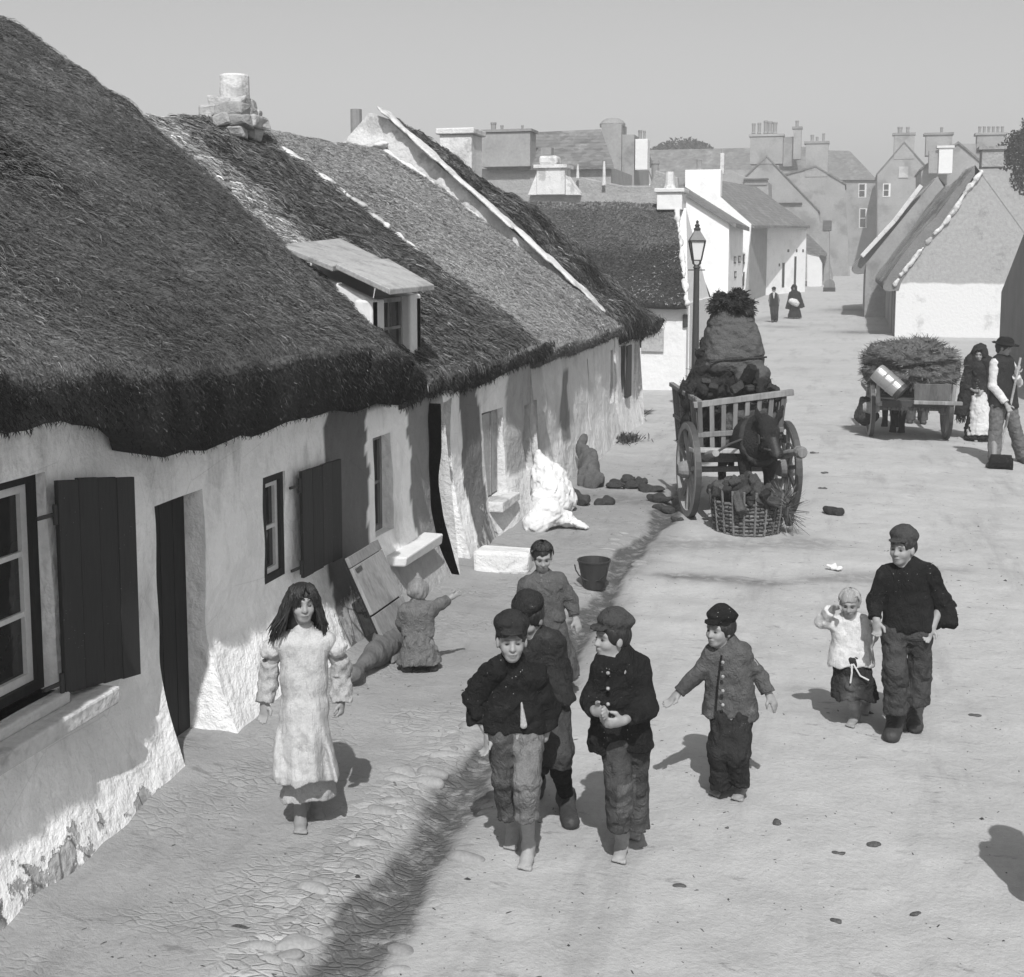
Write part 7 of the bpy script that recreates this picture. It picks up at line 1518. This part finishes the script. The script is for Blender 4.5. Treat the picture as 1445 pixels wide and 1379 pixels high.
# ---------------------------------------------------------------- 6 small boy striding with swinging arms
def boy_swinging():
    f = Fig((1040, 1128)); J = f.J; k = .93; head = J(1015, 889, -.04); neck = J(1025, 908); sh = [J(1006, 922), J(1048, 922)]; hips = [J(1019, 1006), J(1045, 1006)]
    arms = [(J(980, 955, -.02), J(957, 978, -.05)), (J(1074, 956, .04), J(1085, 980, .02))]
    legs = [(J(1014, 1060, -.06), up(G(1020, 1112), .075), G(1007, 1124)), (J(1041, 1066, -.08), up(G(1049, 1112), .08), G(1040, 1131))]
    t, fr = person('small barefoot boy in dark cap and grey jacket striding with both arms swinging', f, k, head, -38, -4, neck, sh, hips, arms, legs, [(J(946, 990, -.06), f.r - f.n, .95, .3), (J(1095, 998, .02), -f.r - f.n, .95, .3)], legtone=.85)
    jacket(t, 'cloth_mid', k, neck, sh, [J(1010, 1008), J(1052, 1010)], arms, [J(958, 977, -.05), J(1083, 976, .02)], r=.066, sr=(.045, .040, .038), seed=18, amp=.007, flare=1.15)
    S = Sculpt(); S.cone(neck - (0, 0, .02), neck + (0, 0, .022), .056, .052, 0, cap='01'); sculpt('collar', S, .005, M['cloth_light'], t)
    trousers(t, 'cloth_dark', k, hips, [legs[0][0], legs[1][0]], [J(1018, 1106, 0), J(1047, 1104, -.01)], r=(.072, .062, .058), seed=19, amp=.009, waist=-.02)
    b = MB(); b.tube([J(1018, 925, -.105), J(1013, 965, -.115), J(1010, 1004, -.115)], .006, 6); b.build('coat_edge', M['cloth_black'], t); buttons(t, [J(1020, 935 + 20 * i, -.118) for i in range(4)])
    flat_cap(t, head, fr, k, M['cloth_black'], size=1.04); short_hair(t, head, fr, k * .97, M['hair_dark'], seed=7)
boy_swinging()
# ---------------------------------------------------------------- 7 toddler rubbing its eyes
def toddler():
    f = Fig((1201, 1026)); J = f.J; k = .84; head = J(1199, 852, -.03); neck = J(1200, 872); sh = [J(1182, 881), J(1217, 880)]; hips = [J(1190, 945), J(1214, 945)]
    arms = [(J(1160, 876, -.05), J(1176, 858, -.12)), (J(1229, 898, .0), J(1236, 888, -.06))]
    legs = [(J(1203, 985, -.03), up(G(1207, 1018), .06), G(1199, 1027)), (J(1221, 982, .05), up(G(1222, 1002), .06), G(1219, 1009))]
    t, fr = person('fair-haired toddler in white top and dark skirt rubbing its eyes', f, k, head, -4, 10, neck, sh, hips, arms, legs, [(J(1189, 856, -.15), f.u - f.n, .85, .9), (J(1236, 879, -.08), -f.r, .85, .8)], legtone=.9)
    jacket(t, 'cloth_white', k, neck, sh, [J(1188, 936), J(1214, 936)], arms, [J(1172, 862, -.10), J(1221, 890, .0)], r=.074, sr=(.050, .050, .046), seed=21, amp=.006, flare=1.42, name='blouse', h=.0068)
    S = Sculpt(); S.cone(J(1201, 930), J(1206, 985), .098, .140, .03, flat=f.n, f=.8); S.hem(J(1206, 983)); sculpt('skirt', S, .007, M['cloth_dark'], t, disp=folds(22, .014, 50, 8, .2), tone=lambda P: 1 + 2.2 * np.exp(-(((P - J(1200, 965)) @ f.r) / .045) ** 2) * (P[:, 2] < J(1200, 948)[2]))
    b = MB(); b.tube([J(1202, 937, -.115), J(1202, 950, -.125), J(1200, 964, -.125)], .006, 6); b.tube([J(1204, 937, -.115), J(1214, 954, -.12), J(1226, 960, -.115)], .0055, 6); b.build('string', M['cloth_white'], t)
    locks(short_hair(t, head, fr, k * 1.02, M['hair_fair'], seed=8), head, fr, k, M['hair_fair'], 240, 8)
toddler()
# ---------------------------------------------------------------- 8 tall boy leading the toddler
def big_boy():
    f = Fig((1264, 1046)); J = f.J; k = 1.0; head = J(1273, 775, -.03); neck = J(1283, 797); sh = [J(1252, 812), J(1309, 808)]; hips = [J(1262, 890), J(1298, 890)]
    arms = [(J(1234, 848, -.02), J(1237, 876, -.10)), (J(1330, 850, .03), J(1316, 884, -.04))]
    legs = [(J(1264, 942, -.06), up(G(1264, 1032), .09), G(1256, 1049)), (J(1297, 940, .03), up(G(1290, 1015), .09), G(1290, 1036))]
    t, fr = person('tall smiling boy in dark jersey with ragged sleeve and heavy boots', f, k, head, -26, -5, neck, sh, hips, arms, legs, [(J(1238, 893, -.11), f.r - f.n * .3, 1.0, 1.0), (J(1308, 900, -.06), f.r, .9, .4)], bare=(False, False))
    jacket(t, 'cloth_black', k, neck, sh, [J(1264, 886), J(1300, 886)], arms, [J(1235, 872, -.09), None], r=.074, sr=(.054, .046, .040), seed=24, amp=.006, flare=1.10, name='jersey', collar=False)
    S = Sculpt(); S.cone(sh[1], J(1327, 845, .03), .052, .055, .03); S.cone(J(1327, 845, .03), J(1337, 884, .0), .054, .066, .02, flat=f.n, f=.6, cap='1'); sculpt('loose_sleeve', S, .007, M['cloth_black'], t, disp=folds(25, .012, 45, 40))
    S = Sculpt(); S.cone(neck - (0, 0, .035), neck + (0, 0, .024), .066, .056, 0, cap='01'); sculpt('collar', S, .005, M['cloth_white'], t)
    trousers(t, 'cloth_charcoal', k, hips, [legs[0][0], legs[1][0]], [J(1264, 1001, -.02), J(1296, 992, .04)], r=(.076, .066, .068), seed=26, amp=.009, waist=-.02)
    for q in (0, 1): boots(t, 1.08, legs[q][1].copy(), legs[q][2].copy(), up(legs[q][1], .10))
    flat_cap(t, head, fr, k, M['cloth_charcoal'], size=.96); short_hair(t, head, fr, k * .98, M['hair_dark'], seed=9)
big_boy()
# ---------------------------------------------------------------- 9 little child by the leaning board, back to us
def little_child():
    f = Fig((594, 946)); J = f.J; k = .84; head = J(590, 836, .02); neck = J(590, 853); sh = [J(573, 862), J(607, 860)]; hips = [J(583, 910), J(603, 910)]
    arms = [(J(566, 878, .03), J(572, 892, .10)), (J(622, 852, .04), J(637, 843, .08))]
    legs = [(J(580, 930, -.01), up(G(580, 942), .05), G(574, 950)), (J(606, 930, .0), up(G(607, 940), .05), G(612, 949))]
    t, fr = person('tiny child in a grey frock, back turned, one arm out, by the leaning door', f, k, head, 172, 8, neck, sh, hips, arms, legs, [None, (J(644, 839, .09), f.u, .85, .5)], bare=(False, False))
    jacket(t, 'cloth_grey', k, neck, sh, [J(580, 895), J(602, 895)], arms, [arms[0][1], J(632, 846, .07)], r=.075, sr=(.052, .046, .044), seed=28, amp=.006, flare=.95, name='bodice', h=.007)
    S = Sculpt(); S.cone(J(591, 888), J(592, 936), .085, .158, .03, flat=f.n, f=.8); S.hem(J(592, 934)); sculpt('frock', S, .0075, M['cloth_grey'], t, disp=folds(29, .014, 50, 7, .2))
    for q in (0, 1): boots(t, .9, legs[q][1].copy(), legs[q][2].copy(), up(legs[q][1], .05))
    S = Sculpt(); fw, r, u = fr; S.ell(head + u * .02 - fw * .012, (.076, .082, .085), (r, fw, u), .01); S.cone(head + u * .03, head + u * .125, .05, .012, .04); sculpt('hair', S, .0055, M['hair_fair'], t, disp=lambda x, y, z: .004 * Waves(3, 60)(x, y, z), tone=lambda P: np.full(len(P), .7))
little_child()
# ---------------------------------------------------------------- 10 man with the broom
def adult(label, f, k, **kw): return person(label, f, k, **kw)
def man():
    f = Fig((1416, 655)); J = f.J; k = 1.16; head = J(1417, 491, .0); neck = J(1412, 505, .03); sh = [J(1404, 513, -.10), J(1424, 512, .14)]; hips = [J(1408, 572, -.07), J(1424, 572, .08)]
    arms = [(J(1401, 545, -.14), J(1421, 572, -.22)), (J(1437, 540, .10), J(1434, 528, -.10))]
    legs = [(J(1404, 612, -.10), up(G(1402, 658), .09), G(1394, 661)), (J(1434, 612, .10), up(G(1442, 652), .09), G(1450, 656))]
    t, fr = person('man in felt hat, waistcoat and shirtsleeves holding a long-handled broom', f, k, head=head, yaw=75, pitch=8, neck=neck, sh=sh, hips=hips, arms=arms, legs=legs, hand_info=[(J(1425, 580, -.24), f.r, 1.1, 1.0), (J(1436, 520, -.12), f.r, 1.1, 1.0)], bare=(False, False))
    S = jacket(t, 'cloth_white', k, neck, sh, [J(1410, 568, -.06), J(1422, 568, .06)], arms, [J(1419, 568, -.21), J(1434, 531, -.08)], r=.078, sr=(.060, .054, .046), seed=31, amp=.006, name='shirt', h=.009)
    jacket(t, 'cloth_dark', k, neck, [J(1406, 512.5, -.085), J(1423, 511.5, .12)], [J(1409, 574, -.06), J(1424, 574, .06)], arms, [None, None], r=.106, seed=32, amp=.004, name='waistcoat', h=.009, collar=False)
    trousers(t, 'cloth_grey', k, hips, [legs[0][0], legs[1][0]], [up(G(1403, 657), .07), up(G(1442, 652), .07)], r=(.092, .076, .070), seed=33, amp=.009, waist=.04, h=.009)
    for q in (0, 1): boots(t, 1.15, legs[q][1].copy(), legs[q][2].copy(), up(legs[q][1], .06))
    fw, r, u = fr; ax = (r, fw, u); S = Sculpt(); S.ell(head + u * .075 * k, np.array([.092, .105, .075]) * k, ax, .01); S.ell(head + u * .052 * k + fw * .01, np.array([.155, .165, .014]) * k, ax, .02); S.ell(head + u * .145 * k, np.array([.03, .06, .018]) * k, ax, .02, sub=True)
    hat = sculpt('felt_hat', S, .008, M['cloth_black'], t, disp=folds(34, .004, 30, 30)); short_hair(t, head, fr, k * .98, M['hair_dark'], seed=10)
    br = thing('broom', 'long-handled broom with heavy dark square head held by the man in shirtsleeves', 'broom', G(1408, 660))
    p0, p1 = up(G(1409, 655), .10), J(1440, 505, -.13); MB().tube([p0, p0 * .5 + p1 * .5 + (.005, 0, .005), p1], [.020, .018, .017], 10).build('handle', M['wood_pale'], br)
    c = up(G(1411, 662), .11); S = Sculpt(); S.cone(c - f.r * .13, c + f.r * .15, .095, .10, .02, cap='01'); S.cone(c - f.r * .15 + (0, 0, -.03), c + f.r * .17 + (0, 0, -.03), .075, .08, .02, cap='01'); S.half(c - (0, 0, .115), (0, 0, -1)); sculpt('broom_head', S, .008, M['cloth_black'], br, disp=folds(35, .006, 60, 30))
    return f
man()
# ---------------------------------------------------------------- 11 woman in the shawl
def woman():
    f = Fig((1384, 622)); J = f.J; k = 1.1; head = J(1382, 500, -.03); neck = J(1381, 514); sh = [J(1369, 522), J(1394, 522)]; hips = [J(1375, 560), J(1390, 560)]
    arms = [(J(1364, 545), J(1376, 552, -.14)), (J(1398, 545), J(1386, 552, -.14))]; legs = [(J(1378, 590), up(G(1378, 622), .08), G(1376, 625)), (J(1390, 590), up(G(1390, 620), .08), G(1390, 624))]
    t, fr = person('woman in white apron with a dark fringed shawl drawn over her head', f, k, head=head, yaw=-8, pitch=8, neck=neck, sh=sh, hips=hips, arms=arms, legs=legs, hand_info=[(J(1380, 552, -.17), f.u, 1, .8), (J(1383, 556, -.17), f.u, 1, .8)], bare=(False, False))
    S = Sculpt(); S.cone(J(1382, 545), J(1384, 617), .14, .26, .05, flat=f.n, f=.8, cap='1'); S.cone(J(1381, 520), J(1382, 550), .13, .14, .05); sculpt('dress', S, .011, M['cloth_dark'], t, disp=folds(41, .016, 30, 5, .2))
    S = Sculpt(); S.cone(J(1382, 550, -.07), J(1384, 613, -.09), .10, .21, .03, flat=f.n, f=.7, cap='1'); sculpt('apron', S, .010, M['cloth_white'], t, disp=folds(42, .014, 34, 4, .2)); S = Sculpt(); S.cone(J(1382, 516, -.08), J(1381, 545, -.10), .05, .06, .02, flat=f.n, f=.7); sculpt('blouse', S, .009, M['cloth_light'], t)
    S = Sculpt(); fw, r, u = fr; ax = (r, fw, u)
    S.ell(head + u * .02 - fw * .03, np.array([.125, .13, .15]), ax, .03); S.cone(J(1379, 505, .08), J(1372, 560, .10), .13, .20, .05); S.cone(J(1370, 508, .0), J(1356, 585, -.02), .075, .10, .05, cap='1'); S.cone(J(1393, 510, .0), J(1402, 568, -.03), .075, .11, .05, cap='1'); S.cone(J(1370, 512), J(1394, 512), .10, .10, .04)
    S.ell(head + fw * .10 - u * .01, np.array([.070, .10, .105]), ax, .02, sub=True); S.cone(J(1382, 512, -.16), J(1381, 600, -.20), .10, .15, .03, sub=True)
    sculpt('shawl', S, .010, M['cloth_dark'], t, disp=folds(43, .014, 26, 9, .25))
    b = MB(); rr = np.random.RandomState(1)
    for i in range(40):
        a = J(1350 + 13 * rr.rand(), 583 + 3 * rr.rand(), .10 * rr.rand() - .08); b.tube([a + (0, 0, .03), a + (rr.normal(0, .01), 0, -.05), a + (rr.normal(0, .02), 0, -.10 - .05 * rr.rand())], [.008, .006, .003], 5)
    b.build('fringe', M['cloth_black'], t)
    short_hair(t, head, fr, k * .98, M['hair_dark'], seed=11)
woman()
# ---------------------------------------------------------------- boy just beyond the right edge of the view: only his shadow falls into it
def boy_outside():
    f = Fig((1548, 1325)); J = f.J; o = f.o; k = .98; P = lambda s, d, z: o + f.r * s + f.n * d + f.u * z
    head = P(0, 0, 1.12); fr = frame(f, -20, 5); neck = P(0, 0, 1.0); sh = [P(-.13, 0, .93), P(.13, 0, .93)]; hips = [P(-.07, 0, .60), P(.07, 0, .60)]
    arms = [(P(-.19, .02, .76), P(-.10, -.12, .64)), (P(.19, .02, .76), P(.10, -.12, .64))]; legs = [(P(-.08, -.02, .36), P(-.08, .03, .07), P(-.09, -.12, 0)), (P(.08, -.04, .36), P(.09, .0, .07), P(.10, -.15, 0))]
    t, fr = person('boy in cap just beyond the right edge, casting his shadow into the street', f, k, head, -20, 5, neck, sh, hips, arms, legs, [(P(-.04, -.16, .63), f.u, 1, .6), (P(.04, -.16, .63), f.u, 1, .6)])
    jacket(t, 'cloth_dark', k, neck, sh, [P(-.10, 0, .44), P(.10, 0, .44)], arms, [arms[0][1], arms[1][1]], r=.11, sr=(.07, .07, .06), seed=61); trousers(t, 'cloth_charcoal', k, hips, [legs[0][0], legs[1][0]], [P(-.08, .02, .18), P(.09, 0, .18)], seed=62, waist=.05); flat_cap(t, head, fr, k, M['cloth_black']); short_hair(t, head, fr, k * .97, M['hair_dark'])
boy_outside()
# ---------------------------------------------------------------- someone standing beyond the heather cart, only trouser legs in sight
def cart_man():
    f = Fig((1293, 598)); o = f.o; k = 1.05; P = lambda s, d, z: o + f.r * s + f.n * d + f.u * z
    head = P(0, .25, 1.22); neck = P(0, .2, 1.13); sh = [P(-.17, .17, 1.08), P(.17, .17, 1.08)]; hips = [P(-.09, 0, .72), P(.09, 0, .72)]
    arms = [(P(-.25, .2, .86), P(-.15, .3, .72)), (P(.25, .2, .86), P(.15, .3, .72))]; legs = [(P(-.10, 0, .42), P(-.11, .03, .09), P(-.12, -.12, 0)), (P(.10, 0, .42), P(.11, .05, .09), P(.13, -.10, 0))]
    t, fr = person('person behind the heather cart of whom only grey trouser legs show under it', f, k, head, 180, 5, neck, sh, hips, arms, legs, [None, None], bare=(False, False))
    jacket(t, 'cloth_dark', k, neck, sh, [P(-.09, 0, .70), P(.09, 0, .70)], arms, [arms[0][1], arms[1][1]], r=.09, sr=(.06, .055, .05), seed=63, h=.011); trousers(t, 'cloth_mid', k, hips, [legs[0][0], legs[1][0]], [P(-.11, .02, .07), P(.11, .04, .07)], r=(.10, .088, .084), seed=64, h=.011)
    for q in (0, 1): boots(t, 1.15, legs[q][1].copy(), legs[q][2].copy(), up(legs[q][1], .05))
cart_man()
# ---------------------------------------------------------------- 12, 13 the far couple
def far_man():
    f = Fig((1093, 455)); J = f.J; k = 1.2; head = J(1092, 410); neck = J(1092, 414.5); sh = [J(1088, 417), J(1096, 417)]; hips = [J(1090, 432), J(1095, 432)]
    arms = [(J(1086.5, 424), J(1087.5, 431, -.05)), (J(1098, 424), J(1097.5, 431, -.05))]; legs = [(J(1090.5, 442), up(G(1091, 454), .09), G(1090, 455.3)), (J(1095, 442), up(G(1095, 453.5), .09), G(1095, 455))]
    t, fr = person('distant man in cap, dark waistcoat and white shirt walking down the street', f, k, head=head, yaw=0, pitch=0, neck=neck, sh=sh, hips=hips, arms=arms, legs=legs, hand_info=[(J(1087.5, 433.5, -.05), f.r, 1, .5), (J(1097.5, 433.5, -.05), -f.r, 1, .5)], bare=(False, False))
    jacket(t, 'cloth_grey', k, neck, sh, [J(1090, 430), J(1095, 430)], arms, [arms[0][1], arms[1][1]], r=.095, sr=(.07, .06, .05), name='shirt', h=.016, amp=.004)
    jacket(t, 'cloth_black', k, neck, [J(1089, 417), J(1095, 417)], [J(1090, 432), J(1095, 432)], arms, [None, None], r=.115, name='waistcoat', h=.016, amp=.003, collar=False)
    S = Sculpt(); S.cone(J(1092, 414, -.14), J(1092, 421, -.17), .055, .02, .01); sculpt('shirt_front', S, .014, M['cloth_white'], t)
    trousers(t, 'cloth_dark', k, hips, [legs[0][0], legs[1][0]], [up(G(1091, 454), .06), up(G(1095, 453.5), .06)], r=(.11, .09, .08), h=.016, amp=.005)
    for q in (0, 1): boots(t, 1.15, legs[q][1].copy(), legs[q][2].copy(), up(legs[q][1], .06))
    flat_cap(t, head, fr, k, M['cloth_black'])
far_man()
def far_woman():
    f = Fig((1122, 450)); J = f.J; k = 1.15; head = J(1120.5, 407); neck = J(1121, 412); sh = [J(1116, 415), J(1126, 415)]; hips = [J(1119, 430), J(1124, 430)]
    arms = [(J(1114, 424), J(1118, 428, -.2)), (J(1130, 424), J(1125, 428, -.2))]; legs = [(J(1120, 440), up(G(1120, 449.5), .08), G(1119, 450.5)), (J(1124, 440), up(G(1124, 449), .08), G(1124, 450.2))]
    t, fr = person('distant woman wrapped in a black shawl carrying a white bundle against her waist', f, k, head=head, yaw=0, pitch=5, neck=neck, sh=sh, hips=hips, arms=arms, legs=legs, hand_info=[(J(1120, 429, -.25), f.u, 1, .8), (J(1124, 429, -.25), f.u, 1, .8)], bare=(False, False))
    S = Sculpt(); S.cone(J(1121.5, 425), J(1121.5, 447.5), .15, .33, .05, flat=f.n, f=.8, cap='1'); sculpt('skirt', S, .018, M['cloth_black'], t, disp=folds(51, .02, 24, 4))
    S = Sculpt(); S.ell(head + (0, 0, .03), (.14, .14, .17), None, .03); S.cone(J(1121, 413), J(1121, 424), .16, .27, .08); S.cone(J(1117, 415), J(1112.5, 436), .12, .14, .06, cap='1'); S.cone(J(1126, 415), J(1132, 434), .12, .13, .06, cap='1')
    S.ell(head - f.n * .13, (.075, .1, .1), None, .02, sub=True); sculpt('shawl', S, .016, M['cloth_black'], t, disp=folds(52, .016, 20, 8))
    b = thing('bundle', 'white cloth bundle held at the waist by the distant woman in black', 'bundle', J(1121, 427, -.35)); S = Sculpt(); S.ell(J(1121, 426.5, -.38), (.26, .14, .15), (f.r * .93 - f.u * .37, f.n, f.u * .93 + f.r * .37), .03); S.cone(J(1117, 425, -.36), J(1124, 430, -.36), .13, .10, .05); sculpt('cloth', S, .015, M['cloth_white'], b, disp=folds(53, .014, 20, 20))
far_woman()
# ================================================================ the air
def haze():
    b = MB(); b.box((-60, -12, -1.2), (60, 240, 16)); hm = bpy.data.materials.new('smoky_air'); hm.use_nodes = True; t = hm.node_tree; t.nodes.clear()
    pv = t.nodes.new('ShaderNodeVolumePrincipled'); pv.inputs['Color'].default_value = (.9, .9, .9, 1); pv.inputs['Density'].default_value = HAZE; pv.inputs['Anisotropy'].default_value = .2
    o_ = t.nodes.new('ShaderNodeOutputMaterial'); t.links.new(pv.outputs[0], o_.inputs['Volume'])
    o = b.build('haze', hm); props(o, 'pale smoky air lying over the whole street', 'haze', kind='stuff')
HAZE = 0.0024
haze()
